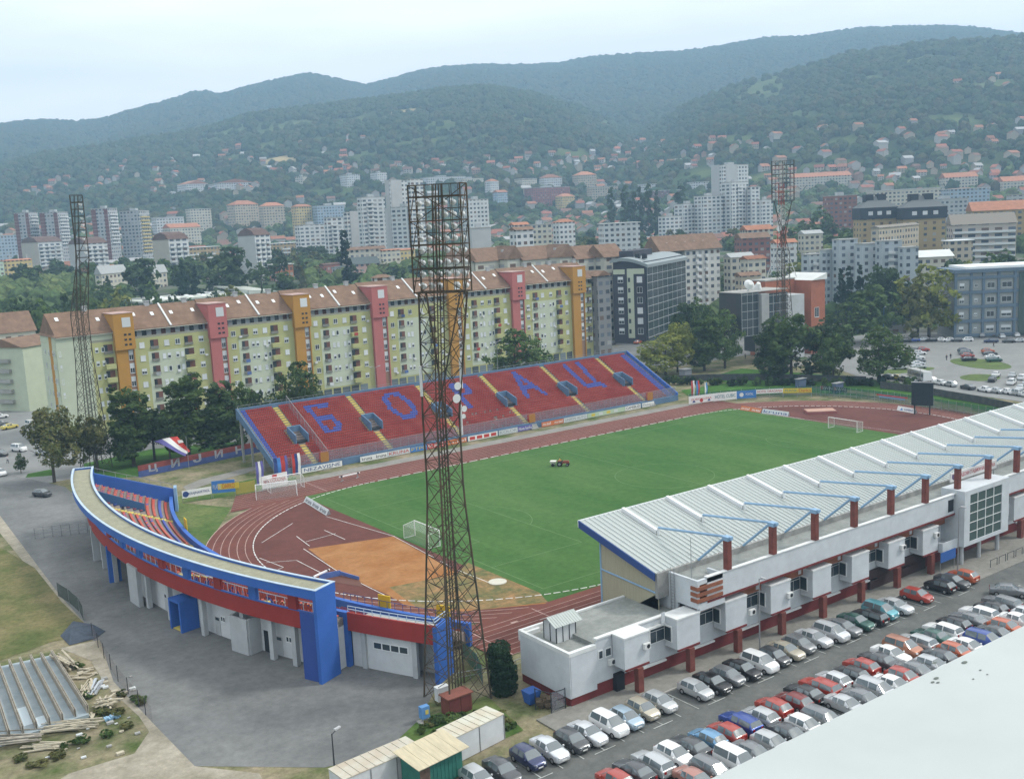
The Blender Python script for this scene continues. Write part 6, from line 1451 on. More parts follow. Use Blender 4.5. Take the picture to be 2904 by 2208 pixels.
# ------------------------------------------------------------------ walls, banners, flags, fences
def board(name, label, p, q, z0, z1, col, words, ink, cat='banner', group=None, th=.06, tilt=0.0, hfrac=.62, wfrac=.9, extra=None):
    """a flat printed board standing between two ground points, facing the viewer's side"""
    p = Vector((p[0], p[1], 0)); q = Vector((q[0], q[1], 0)); a = (q-p).normalized(); n = Vector((a.y, -a.x, 0))
    if n.dot(Vector((CAM[0], CAM[1], 0))-p) < 0: n = -n
    c = (p+q)/2; L = (q-p).length; h = z1-z0
    t = tag(bpy.data.objects.new(name, None), label, cat, group); COL.objects.link(t); t.location = (c.x, c.y, 0.1 if z0 < .3 else 0)
    up = (Vector((0, 0, 1))*math.cos(tilt)-n*math.sin(tilt)); 
    f = MB(); b0 = p+Vector((0, 0, z0)); b1 = q+Vector((0, 0, z0))
    f.add([b0, b1, b1+up*h, b0+up*h, b0-n*th, b1-n*th, b1+up*h-n*th, b0+up*h-n*th], [(0, 1, 2, 3), (7, 6, 5, 4), (4, 5, 1, 0), (5, 6, 2, 1), (6, 7, 3, 2), (7, 4, 0, 3)])
    f.build('panel', col, t)
    if tilt:
        g = MB(); g.add([b0+up*h-n*th, b1+up*h-n*th, b1-n*(th+.9), b0-n*(th+.9), b0-n*th, b1-n*th], [(0, 1, 2, 3), (0, 3, 4), (1, 5, 2)]); g.build('backing', M_STEEL, t)
    else:
        g = MB()
        k = max(2, int(L/2.5)+1)
        for i in range(k): s = p.lerp(q, (i+.02)/(k-.96)); g.bar(s-n*(th+.05), s-n*(th+.05)+Vector((0, 0, z1)), .07)
        g.build('legs', M_STEEL, t)
    X = a if a.cross(up).dot(n) > 0 else -a
    for wd, u, w, hh, ik in (words if isinstance(words, list) else ([(words, .5, wfrac, hfrac, ink)] if words else [])):
        U = u if X.dot(a) > 0 else 1-u
        text('lettering', wd, ik, t, p+a*(L*U)+Vector((0, 0, z0))+up*(h*.5)+n*.012, X, up, h*hh, L*w)
    if extra:
        for kind, u, v, s, mm in extra:
            U = u if X.dot(a) > 0 else 1-u
            cc = p+a*(L*U)+Vector((0, 0, z0))+up*(h*v)+n*.008
            f = MB()
            if kind == 'disc': f.add([cc+X*(s*math.cos(2*math.pi*i/20))+up*(s*math.sin(2*math.pi*i/20)) for i in range(20)], [tuple(range(20))])
            elif kind == 'rect': sx, sy = s; f.add([cc-X*sx-up*sy, cc+X*sx-up*sy, cc+X*sx+up*sy, cc-X*sx+up*sy], [(0, 1, 2, 3)])
            elif kind == 'tri': f.add([cc-X*s-up*s*.7, cc+X*s-up*s*.7, cc+up*s*.7], [(0, 1, 2)])
            f.build('emblem', mm, t)
    return t
def ink(n, c): return mat('ink_'+n, c, .7)
K = {n: ink(n, c) for n, c in dict(white=(.74, .74, .72), black=(.02, .02, .025), red=(.48, .05, .04), navy=(.03, .06, .2), blue=(.06, .2, .5), yellow=(.62, .48, .05), orange=(.55, .16, .05), pale=(.55, .58, .58), grey=(.28, .3, .31), violet=(.12, .11, .32), palegreen=(.42, .52, .38), teal=(.05, .2, .24)).items()}
GB = 'advertising boards round the track'
S1 = lambda x0, x1: ((x0, 53.0), (x1, 53.0))
for x0, x1, col, wd, ik, lb in ((-49.5, -40.6, 'white', 'NEZAVISNE', 'navy', 'white banner with large dark capitals at the left foot of the red stand'),
    (-36.4, -30.0, 'white', 'kruna   kruna', 'black', 'white board with small dark words left of the first front gate gap'), (-29.9, -24.5, 'pale', 'KRUNA', 'red', 'worn pinkish board beside the white worded board'), (-24.4, -20.3, 'blue', 'РТРС', 'yellow', 'blue board with yellow letters below the third aisle'),
    (-20.2, -15.5, 'red', 'EURO', 'white', 'red board half behind the nearest mast'), (-15.4, -10.0, 'orange', 'm:tel', 'white', 'orange board with white letters just right of the nearest mast'), (-1.2, 4.0, 'pale', 'KOLOR', 'grey', 'pale board left of the violet one'), (4.1, 8.2, 'violet', 'Nova banka', 'white', 'violet board with small white writing by the middle gate'),
    (11.0, 17.5, 'orange', 'm:tel   m:tel', 'white', 'orange board with twin white words right of the middle gate'), (17.6, 24.8, 'pale', 'UNION AUTO', 'grey', 'pale grey board with outlined capitals'), (24.9, 37.0, 'palegreen', None, None, 'long faded green board with washed out squares'), (37.1, 42.2, 'white', 'GAMEBUD', 'black', 'white board with bold black letters'), (42.8, 46.8, 'white', 'Elektro', 'grey', 'last small white board at the right foot of the stand')):
    board('advertising_board', lb, *S1(x0, x1), .15, 1.25, K[col], wd, K[ik] if ik else None, 'board', GB, extra=[('rect', u, .5, (.6, .3), K[c_]) for u, c_ in ((.15, 'yellow'), (.35, 'pale'), (.55, 'yellow'), (.75, 'pale'))] if col == 'palegreen' else None)
board('advertising_board', 'white board carrying four red rounded panels', (-9.6, 53.0), (-1.6, 53.0), .15, 1.25, K['white'], None, None, 'board', GB, extra=[('rect', u, .5, (.72, .36), K['red']) for u in (.14, .38, .62, .86)])
q0, q1 = at(655, 1083), at(703, 1113)
board('advertising_board', 'long tilted board with repeated dark words on the near infield', (q0.x, q0.y), (q1.x, q1.y), .05, 1.15, K['pale'], 'kruna  kruna  kruna', K['black'], 'board', GB, tilt=.6)
q0, q1, q2 = at(1597, 885), at(1641, 892), at(1700, 899)
board('advertising_board', 'orange tilted board with two white words on the far infield', (q0.x, q0.y), (q1.x, q1.y), .05, 1.2, K['orange'], 'm:tel  m:tel', K['white'], 'board', GB, tilt=.5)
board('advertising_board', 'pale tilted board with one blue grey word on the far infield', (q1.x+.2, q1.y-.2), (q2.x, q2.y), .05, 1.2, K['pale'], 'kruna', K['navy'], 'board', GB, tilt=.5)
q0, q1 = at(1935, 886), at(1973, 893)
board('advertising_board', 'lone white board with a blue triangle before the score screen', (q0.x, q0.y), (q1.x, q1.y), .05, 1.2, K['white'], [('GAMEBUD', .65, .5, .4, K['navy'])], None, 'board', GB, tilt=.4, extra=[('tri', .25, .5, .45, K['blue'])])
q0, q1, q2 = at(395, 1086), at(458, 1075), at(509, 1070)
board('banner', 'white long banner with a dark disc and dark capitals on the left lawn', (q0.x, q0.y), (q1.x, q1.y), .9, 2.3, K['white'], [('KRAJINAPETROL', .58, .72, .42, K['navy'])], None, extra=[('disc', .12, .5, .55, K['navy'])])
board('banner', 'blue and yellow banner with a big red word on the left lawn', (q1.x+.1, q1.y), (q2.x, q2.y), .9, 3.2, K['blue'], [('DARKO', .72, .52, .4, K['red']), ('PLANE', .22, .34, .34, K['pale'])], None, extra=[('rect', .72, .5, (1.9, .55), K['yellow'])])
q0, q1 = at(567, 1062), at(622, 1050)
board('banner', 'white sagging banner with red capitals by the spare goals', (q0.x, q0.y), (q1.x, q1.y), .6, 3.0, K['white'], [('NISKOGRADNJA', .5, .86, .36, K['red'])], None, extra=[('rect', .5, .82, (.5, .35), K['red'])])
q0, q1 = at(510, 1068), at(552, 1060)
board('fence_panel', 'yellow wire fence panel right of the blue banner', (q0.x, q0.y), (q1.x, q1.y), .1, 2.2, mat('yellow_mesh', (.45, .38, .08), .8, trans=.45), None, None, 'fence')
bb = [(1487, 876), (1541, 869), (1590, 864), (1632, 861), (1690, 858), (1752, 857)]
qs = [at(*b) for b in bb]
for i, (lb, col, words, ex) in enumerate((('white board with red and navy emblems, first on the far curve', 'white', [('EUROKLIMA', .5, .8, .25, K['red'])], [('tri', .2, .3, .5, K['navy']), ('tri', .8, .3, .5, K['navy']), ('disc', .5, .3, .5, K['red'])]),
    ('white banner with green hotel lettering on the far curve', 'white', [('HOTEL CUBIC', .5, .9, .42, K['teal'])], None), ('blue board with a white disc on the far curve', 'blue', [('PORTAL', .66, .4, .3, K['white'])], [('disc', .25, .5, .55, K['white'])]),
    ('white strip with red hotel lettering on the far curve', 'white', [('HOTEL DRAGANA', .5, .92, .55, K['red'])], None), ('yellow strip ending in a bold red word on the far curve', 'yellow', [('Darko', .76, .42, .75, K['red']), ('PLANE', .27, .4, .4, K['teal'])], None))):
    z0, z1 = ((.5, 2.4), (.4, 2.4), (.4, 2.4), (1.3, 2.4), (1.2, 2.4))[i]
    board('banner', lb, (qs[i].x, qs[i].y), (qs[i+1].x, qs[i+1].y), z0, z1, K[col], words, None, 'banner', 'banners along the far curve', extra=ex)
# green netted fence round the far curve with a dark sponsor strip
fpx = [at(x, y) for x, y in ((1487, 872), (1600, 860), (1752, 853), (1800, 856), (1860, 861), (1930, 869), (2000, 880), (2080, 893), (2160, 906))]
M_GNET = mat('green_net', (.02, .10, .09), .9, trans=.38)
t = thing('net_fence', 'green netted fence round the far curve behind the banners', 'fence', (fpx[3].x, fpx[3].y, 0))
f = MB(); f.strip([(p.x, p.y, .05) for p in fpx], [(p.x, p.y, 2.5) for p in fpx]); f.build('net', M_GNET, t)
f = MB()
for a, b in zip(fpx, fpx[1:]):
    for i in range(5): s = a.lerp(b, i/5); f.bar((s.x, s.y, 0), (s.x, s.y, 2.6), .07)
    f.bar((a.x, a.y, .6), (b.x, b.y, .6), .08)
f.build('posts', M_STEEL, t)
q0, q1 = at(1776, 852), at(1832, 857)
board('banner', 'black strip with two red and white words on the green net', (q0.x-.5, q0.y+.3), (q1.x-.5, q1.y+.3), 1.3, 2.45, K['black'], [('bWIN', .27, .38, .62, K['white']), ('bWIN', .77, .38, .62, K['white'])], None, 'banner', 'banners along the far curve', extra=[('rect', .06, .55, (.35, .4), K['red']), ('rect', .56, .55, (.35, .4), K['red'])])
q0, q1 = at(1902, 866), at(1958, 873)
board('banner', 'faded red and blue strip on the green net left of the screen', (q0.x-.5, q0.y+.3), (q1.x-.5, q1.y+.3), 1.0, 1.9, mat('faded_blue', (.18, .28, .4), .8), None, None, 'banner', 'banners along the far curve', extra=[('rect', .5, .78, (4.2, .16), K['red'])])
# score screen
c = at(1990, 895); t = thing('score_screen', 'dark square score screen on legs at the far curve', 'scoreboard', (c.x, c.y, 0), R(-62))
f = MB(); f.box((-2.3, -.3, 2.2), (2.3, .3, 7.4)); f.build('screen', mat('screen_dark', (.02, .03, .04), .5, noise=.3, scale=2), t, world=False)
f = MB(); f.box((-2.4, -.35, 7.402), (2.4, .35, 7.55)); f.build('top', M_STEEL, t, world=False)
for x in (-1.6, 1.6): f = MB(); f.box((x-.15, -.15, 0), (x+.15, .15, 2.198)); f.build('leg', mat('dark_steel', (0, 0, 0)), t, world=False)
# painted stadium wall behind the lawn and the dark wall on the bank
def wall(label, pts, h, mats, name='wall', cope=True):
    t = thing(name, label, 'wall', (pts[0][0], pts[0][1], 0))
    z = 0
    for nm_, hh, mm in mats:
        f = MB()
        for a, b in zip(pts, pts[1:]): f.bar((a[0], a[1], z+hh/2), (b[0], b[1], z+hh/2), .25, hh)
        f.build(nm_, mm, t); z += hh
    return t
wp_ = [(-74.7, 76.2), (-60.8, 78.3), (-47.1, 80.1), (-35.8, 82.4)]
w_ = wall('low painted wall in red over blue with white letters behind the lawn', wp_, 2.4, (('blue_part', 1.3, mat('wall_blue', (.06, .09, .24), .85, noise=.2)), ('red_part', 1.1, mat('wall_red', (.20, .05, .045), .85, noise=.2))), 'painted_wall')
for i, ch in enumerate('ЦИЈИНСДП'):
    u = (i+.6)/8.4*3; k = min(2, int(u)); a = Vector((*wp_[k], 0)).lerp(Vector((*wp_[k+1], 0)), u-k); d = (Vector((*wp_[k+1], 0))-Vector((*wp_[k], 0))).normalized()
    text('letter', ch, mat('wall_letter', (.30, .32, .36), .85), w_, a+Vector((d.y, -d.x, 0))*.16+Vector((0, 0, 1.35)), d, (0, 0, 1), 1.7, 1.9, .03)
wall('dark stained concrete wall along the bank under the green trees', [(62, 84), (72, 79), (84, 70), (94, 58), (101, 44), (106, 33)], 1.9, (('wall_face', 1.9, mat('dark_concrete', (.065, .07, .07), .95, noise=.4, scale=1)),), 'boundary_wall')
wall('long dark wall below the front row of parked cars', [tuple(at(x, y))[:2] for x, y in ((1900, 838), (1985, 848), (2100, 868), (2230, 895))], 2.0, (('wall_face', 1.8, mat('dark_concrete', (0, 0, 0))),), 'boundary_wall')
c = at(1490, 822); t = thing('small_kiosk', 'small grey box building on the dark wall beyond the red stand', 'kiosk', (c.x+1, c.y+2, 0)); f = MB(); f.box((c.x-1.2, c.y+1, 0), (c.x+1.6, c.y+3.2, 3.2)); f.build('wall', mat('kiosk_grey', (.2, .22, .25), .8), t); f = MB(); f.box((c.x-1.4, c.y+.8, 3.202), (c.x+1.8, c.y+3.4, 3.35)); f.build('roof', M_STEEL, t)
for i, (x, y, lb) in enumerate(((1728, 838, 'small blue grey notice hut left under the big dark trees'), (1808, 848, 'low blue grey hut right under the big dark trees'))):
    c = at(x, y); t = thing('notice_hut', lb, 'hut', (c.x, c.y, 0)); f = MB(); f.box((c.x-1.5, c.y-.6, .3), (c.x+1.5, c.y+.6, 2.6)); f.build('wall', mat('hut_blue', (.09, .12, .2), .8), t); f = MB(); f.box((c.x-1.7, c.y-.8, 2.602), (c.x+1.7, c.y+.8, 2.75)); f.build('roof', M_STEEL, t)
# flags: cloth sheets with a wave, on poles
def flag(label, x, y, h, wd, ht, cols, a=0.0, hang=True, z0=0):
    t = thing('flag', label, 'flag', (x, y, z0), a, 'flags at the stadium')
    f = MB(); f.tube((0, 0, 0), (0, 0, h), .04, n=6); f.build('pole', M_STEEL, t, world=False)
    n = len(cols)
    for i, c in enumerate(cols):
        A = []; B = []
        for j in range(7):
            z = h-ht*j/6; w = .07*math.sin(j*1.7+i); A.append((wd*i/n+.05+.05*math.sin(j), w, z)); B.append((wd*(i+1)/n+.05+.05*math.sin(j), w+.06*math.sin(j+1), z))
        f = MB(); f.strip(A, B); f.build('cloth', K[c], t, world=False)
    return t
def px_flag(label, bx, by, ytop, wd, ht, cols, a=0.0):
    g = at(bx, by); h = hz(g.x, g.y, ytop); t = flag(label, g.x, g.y, h, wd, ht, cols, a); return t
px_flag('violet and white flag, leftmost of those by the red stand', 555, 1052, 997, 1.5, 4.6, ['violet', 'white', 'violet'])
px_flag('dark blue flag with a small crest by the corner of the red stand', 593, 1040, 990, 1.5, 5.2, ['navy', 'blue'])
px_flag('red and blue striped flag with a white crest by the red stand', 606, 1033, 985, 1.6, 5.0, ['red', 'red', 'violet'])
px_flag('red, white and blue flag, rightmost of those by the red stand', 632, 1025, 980, 1.8, 5.0, ['red', 'navy', 'white'])
px_flag('red and white flag beyond the blue end of the red stand', 1492, 862, 822, 1.3, 4.9, ['red', 'white'])
px_flag('hanging red flag with a blue edge beyond the red stand', 1503, 862, 822, 1.2, 4.6, ['blue', 'red'])
px_flag('small blue and white flag, last beyond the red stand', 1521, 858, 826, 1.0, 4.0, ['white', 'blue'])
# big flag spread in the wind on a tall pole
g = at(408, 1010); HT = hz(g.x, g.y, 945)
t = thing('big_flag', 'big red, blue and white flag blown flat above the lawn', 'flag', (g.x, g.y, 0))
f = MB(); f.tube((g.x, g.y, 0), (g.x, g.y, HT+.3), .06, n=6); f.build('pole', M_STEEL, t)
P0 = at_y(333, 950, g.y); P1 = at_y(378, 945, g.y); P2 = at_y(408, 978, g.y); P3 = at_y(388, 985, g.y)
P0 = at_y(333, 952, g.y); P1 = at_y(384, 942, g.y+.5); P2 = at_y(411, 974, g.y+.3); P3 = at_y(401, 984, g.y-.3)
for i, c in enumerate(('violet', 'white', 'red')):
    A = []; B = []
    for j in range(13):
        u = j/12; w = Vector((0, .35*math.sin(u*7+i*.7), .12*math.sin(u*6+i)))
        A.append(P0.lerp(P1, i/3).lerp(P3.lerp(P2, i/3), u)+w); B.append(P0.lerp(P1, (i+1)/3).lerp(P3.lerp(P2, (i+1)/3), u)+Vector((0, .35*math.sin(u*7+(i+1)*.7), .12*math.sin(u*6+i+1))))
    f = MB(); f.strip(A, B); f.build('stripe', K[c], t)
c = P0.lerp(P1, .86).lerp(P3.lerp(P2, .86), .3)+Vector((0, -.5, .1)); f = MB(); f.add([c+Vector((-.55, 0, .4)), c+Vector((.5, 0, .3)), c+Vector((.75, 0, -.25)), c+Vector((-.3, 0, -.3))], [(3, 2, 1, 0)]); f.build('crest', K['white'], t)
# ------------------------------------------------------------------ building site, bottom left
SITE = lambda x, y: at(x, y)
cs0, cs1, cs2, cs3 = at(-60, 1458), at(112, 1420), at(193, 1548), at(-20, 1618)
t = thing('formwork_slab', 'concrete slab with rows of boarded beam channels on the building site', 'formwork', (-115.5, -19, 0))
f = MB(); f.prism([tuple(p)[:2] for p in (cs0, cs1, cs2, cs3)], .02, .42); f.build('slab', mat('slab_grey', (.28, .34, .37), .7, c2=(.36, .42, .45), scale=.5), t)
M_BRD = mat('board_wood', (.33, .30, .25), .9, noise=.3, scale=1.5)
def dq(u, v): return cs0.lerp(cs1, u).lerp(cs3.lerp(cs2, u), v)
for i in range(8):
    u = .06+.134*i; f = MB()
    for s in (-1, 1):
        a = dq(u+s*.008, .03); b = dq(u+s*.008, .985); f.bar(a+Vector((0, 0, .85)), b+Vector((0, 0, .85)), .07, .85)
    f.build('beam_form', M_BRD, t)
for u, v, du, dv in ((.36, .66, .11, .24), (.49, .84, .11, .12)):
    f = MB(); p = [dq(u, v), dq(u+du, v), dq(u+du, v+dv), dq(u, v+dv)]; f.quad(*[(q.x, q.y, .435) for q in p][::-1]); f.build('new_sheet', mat('new_sheet', (.62, .72, .78), .5), t)
def pile(label, n, x, y, sp, L, col, a, jit, group='timber stacks on the building site', h=.5, name='timber_stack'):
    c = at(x, y); t = thing(name, label, 'timber', (c.x, c.y, 0), 0, group); f = MB()
    for i in range(n):
        b = a+RND.uniform(-jit, jit); l = L*RND.uniform(.7, 1.1); o = Vector((c.x+RND.uniform(-sp, sp), c.y+RND.uniform(-sp, sp), .1+h*RND.random())); d = Vector((math.cos(b), math.sin(b), RND.uniform(-.05, .05)))*l/2
        f.bar(o-d, o+d, RND.uniform(.1, .22), RND.uniform(.05, .14))
    f.build('boards', col, t); return t
M_PLK = mat('plank_pale', (.42, .38, .29), .9, noise=.25, scale=2); M_ALU = mat('metal_prop', (.5, .53, .56), .4, metal=.5)
pile('banded stack of timber beams behind the slab', 26, 140, 1435, .7, 4.2, M_PLK, R(100), .12, h=1.0)
pile('fan of pale planks next to the metal props', 22, 190, 1490, .6, 3.0, M_PLK, R(70), .25)
pile('bundle of bright metal props among the weeds', 14, 207, 1488, .45, 3.4, M_ALU, R(62), .08, name='prop_bundle')
pile('heap of broken crates and boards with blue sheeting', 30, 232, 1525, .8, 1.7, M_PLK, R(20), 1.2, h=.9)
pile('long row of planks along the front edge of the slab', 26, 150, 1570, 1.2, 4.2, M_PLK, R(-28), .2)
pile('dark beam and boards at the bottom left corner', 16, 30, 1600, 1.4, 5.5, M_BRD, R(-30), .08, h=.7)
pile('few planks lying on the bare soil in front', 9, 105, 1612, 1.0, 3.2, M_PLK, R(-30), .35, h=.15)
pile('scattered planks between the stacks', 9, 180, 1455, 1.3, 1.8, M_PLK, R(-10), .8, h=.1)
pile('two short boards stuck beside the slab corner', 4, 195, 1545, .5, 1.8, M_PLK, R(80), .2, h=.15)
c = at(243, 1550); f = MB()
for i in range(8): f.box((c.x-.8+.2*i, c.y-.3+.1*math.sin(i*2), .05), (c.x-.62+.2*i, c.y+.35, .3+.15*math.sin(i*3)))
tag(f.build('plastic_sheet', mat('blue_sheet', (.25, .42, .58), .5)), 'crumpled pale blue plastic sheet by the broken crates', 'sheet')
for i in range(46):
    if i > 34 : break
    x, y = RND.uniform(60, 300), RND.uniform(1430, 1640)
    c = at(x, y); s = RND.uniform(.08, .22); f = MB(); f.box((c.x-s*1.6, c.y-s, .03), (c.x+s*1.6, c.y+s, .03+s), None); tag(f.build('rubble_piece', RND.choice([M_PLK, K['pale'], M_CONC])), 'pale scrap lying on the building site soil', 'scrap', 'scraps on the building site')
f = MB(); P = [at(x, y) for x, y in ((130, 1372), (158, 1340), (205, 1352), (228, 1362), (205, 1378), (150, 1392))]
c = at(175, 1368); f.add([(p.x, p.y, .05) for p in P]+[(c.x-1, c.y+.3, 1.1), (c.x+1.5, c.y, .9)], [(0, 1, 6), (1, 2, 7, 6), (2, 3, 7), (3, 4, 7), (4, 5, 6, 7), (5, 0, 6)]); tag(f.build('tarpaulin_heap', mat('dark_tarp', (.05, .065, .09), .6, noise=.3, scale=1.5)), 'heap under dark sheeting between the waste ground and the asphalt', 'heap')
P = [at(x, y) for x, y in ((126, 1285), (150, 1300), (172, 1320), (182, 1340))]
t = thing('dark_mesh_fence', 'dark leaning mesh fence at the edge of the asphalt', 'fence', (P[0].x, P[0].y, 0)); f = MB(); f.strip([(p.x, p.y, 0) for p in P], [(p.x, p.y, 1.9) for p in P]); f.build('mesh', mat('dark_net', (.04, .06, .05), .9, trans=.2), t)
[MB().bar((p.x, p.y, 0), (p.x, p.y, 2), .08).build('post', M_STEEL, t) for p in P]
P = [at(x, y) for x, y in ((200, 1375), (225, 1420), (255, 1470), (300, 1525), (330, 1560))]
t = thing('site_fence', 'rusty wire fence on thin posts between the building site and the asphalt', 'fence', (P[0].x, P[0].y, 0)); f = MB(); f.strip([(p.x, p.y, 0) for p in P], [(p.x, p.y, 1.8) for p in P]); f.build('mesh', mat('rusty_net', (.2, .13, .09), .9, trans=.8), t)
f = MB()
for a, b in zip(P, P[1:]):
    for i in range(2): s = a.lerp(b, i/2); MB().bar(s, s+Vector((0, 0, 1.9)), .07).build('post', mat('dark_steel', (0, 0, 0)), t)
P = [at(x, y) for x, y in ((88, 1060), (125, 1062), (160, 1125), (200, 1160))]
t = thing('blue_fence', 'blue barred fence from the road to the end of the curved stand', 'fence', (P[0].x, P[0].y, 0)); f = MB()
P = [at(155, 1038), at(165, 1060), at(195, 1130)]
for a, b in zip(P, P[1:]):
    n = int((b-a).length/.5)
    for i in range(n+1): s = a.lerp(b, i/n); f.bar(s, s+Vector((0, 0, 2.2)), .05)
    f.bar(a+Vector((0, 0, 2.1)), b+Vector((0, 0, 2.1)), .07); f.bar(a+Vector((0, 0, .3)), b+Vector((0, 0, .3)), .07)
f.build('bars', mat('fence_blue', (.04, .09, .28), .6), t)
P = [at(76, 1162), at(190, 1150)]
t = thing('wire_gate', 'see-through wire gate across the asphalt left of the curved stand', 'gate', (P[0].x, P[0].y, 0)); f = MB(); n = 6
for i in range(n+1): s = P[0].lerp(P[1], i/n); f.bar(s, s+Vector((0, 0, 1.9)), .07)
for z in (.15, .75, 1.3, 1.85): f.bar(P[0]+Vector((0, 0, z)), P[1]+Vector((0, 0, z)), .045)
f.build('bars', M_STEEL, t)
P = [at(x, y) for x, y in ((1000, 1420), (1030, 1450), (1042, 1475))]
t = thing('green_fence', 'short green netted fence behind the nearest mast', 'fence', (P[0].x, P[0].y, 0)); f = MB(); f.strip([(p.x, p.y, 0) for p in P], [(p.x, p.y, 2.1) for p in P]); f.build('net', mat('green_net2', (.04, .14, .12), .9, trans=.15), t); f = MB(); [f.bar(p, p+Vector((0, 0, 2.2)), .08) for p in P]; f.build('posts', M_STEEL, t)
P = [Vector((x, y, 0)) for x, y in ((-69, -49.3), (-73.5, -49.6), (-79, -47.8))]
t = thing('track_barrier', 'grey rail barrier beside the end of the running track', 'barrier', (P[0].x, P[0].y, 0)); f = MB()
for a, b in zip(P, P[1:]): f.bar(a+Vector((0, 0, 1)), b+Vector((0, 0, 1)), .07); f.bar(a+Vector((0, 0, .5)), b+Vector((0, 0, .5)), .05); [f.bar(a.lerp(b, i/3), a.lerp(b, i/3)+Vector((0, 0, 1)), .06) for i in range(4)]
f.build('rails', M_STEEL, t)
t = thing('blue_canopy', 'bright blue awning in front of the dark entrance doors', 'awning', (-12.5, -63, 0)); f = MB(); f.box((-13.6, -63.6, 1.6), (-10.2, -63.5, 2.9)); f.build('cloth', mat('awning_blue', (.03, .10, .32), .7), t); f = MB(); [f.bar((x, -63.45, .1), (x, -63.45, 2.9), .07) for x in (-13.5, -10.3)]; f.build('posts', M_STEEL, t)
for i in range(9):
    x = -6+2.1*i; t = thing('barrier', 'low black rail barrier on the paving before the entrance', 'barrier', (x, -66.5, .118), 0, 'black barriers before the entrance'); f = MB(); f.bar((-.8, 0, 0), (-.8, 0, 1), .06); f.bar((.8, 0, 0), (.8, 0, 1), .06); f.bar((-.8, 0, .97), (.8, 0, .97), .05); f.build('rails', mat('dark_steel', (0, 0, 0)), t, world=False)
# ------------------------------------------------------------------ white roof edge of the building the picture is taken from
zl = 45.6
a = at(1528, 1682, zl); b = at(2215, 1347, zl); d = (b-a).normalized(); n = Vector((d.y, -d.x, 0))
if n.dot(Vector((CAM[0], CAM[1], 0))-Vector((a.x, a.y, 0))) < 0: n = -n
t = thing('roof_ledge', 'broad white roof ledge cutting across the lower right corner', 'ledge', (a.x, a.y, 0))
f = MB(); a2 = a-d*4; b2 = b+d*6; f.add([a2, b2, b2+n*3.2, a2+n*3.2]+[p-Vector((0, 0, .5)) for p in (a2, b2, b2+n*3.2, a2+n*3.2)], [(3, 2, 1, 0), (4, 5, 6, 7), (0, 1, 5, 4), (1, 2, 6, 5), (2, 3, 7, 6), (3, 0, 4, 7)])
f.build('sheet', mat('white_sheet', (.40, .435, .432), .6, noise=.07, scale=.8, spec=.3), t)
f = MB()
for x, y, s in ((2650, 1880, .012), (2735, 1878, .014), (2655, 1923, .012), (2645, 1934, .009), (2660, 1935, .008), (2780, 1900, .006), (2760, 1925, .005), (2800, 1912, .005)):
    c = at(x/SS, y/SS, zl); f.add([(c.x+s*1.8*math.cos(k), c.y+s*math.sin(k), zl+.003) for k in [6.283*i/9 for i in range(9)]], [tuple(range(9))])
f.build('dirt_specks', mat('dirt', (.12, .14, .13), .9), t)
f = MB(); q = t.location; f.add([a2+n*3.0-Vector((0, 0, .5)), b2+n*3.0-Vector((0, 0, .5)), b2+n*3.0-Vector((0, 0, 44)), a2+n*3.0-Vector((0, 0, 44)), a2+n*3.2-Vector((0, 0, .5)), b2+n*3.2-Vector((0, 0, .5)), b2+n*3.2-Vector((0, 0, 44)), a2+n*3.2-Vector((0, 0, 44))], [(0, 1, 2, 3), (7, 6, 5, 4)]); f.build('wall_below', M_GREYW, t)
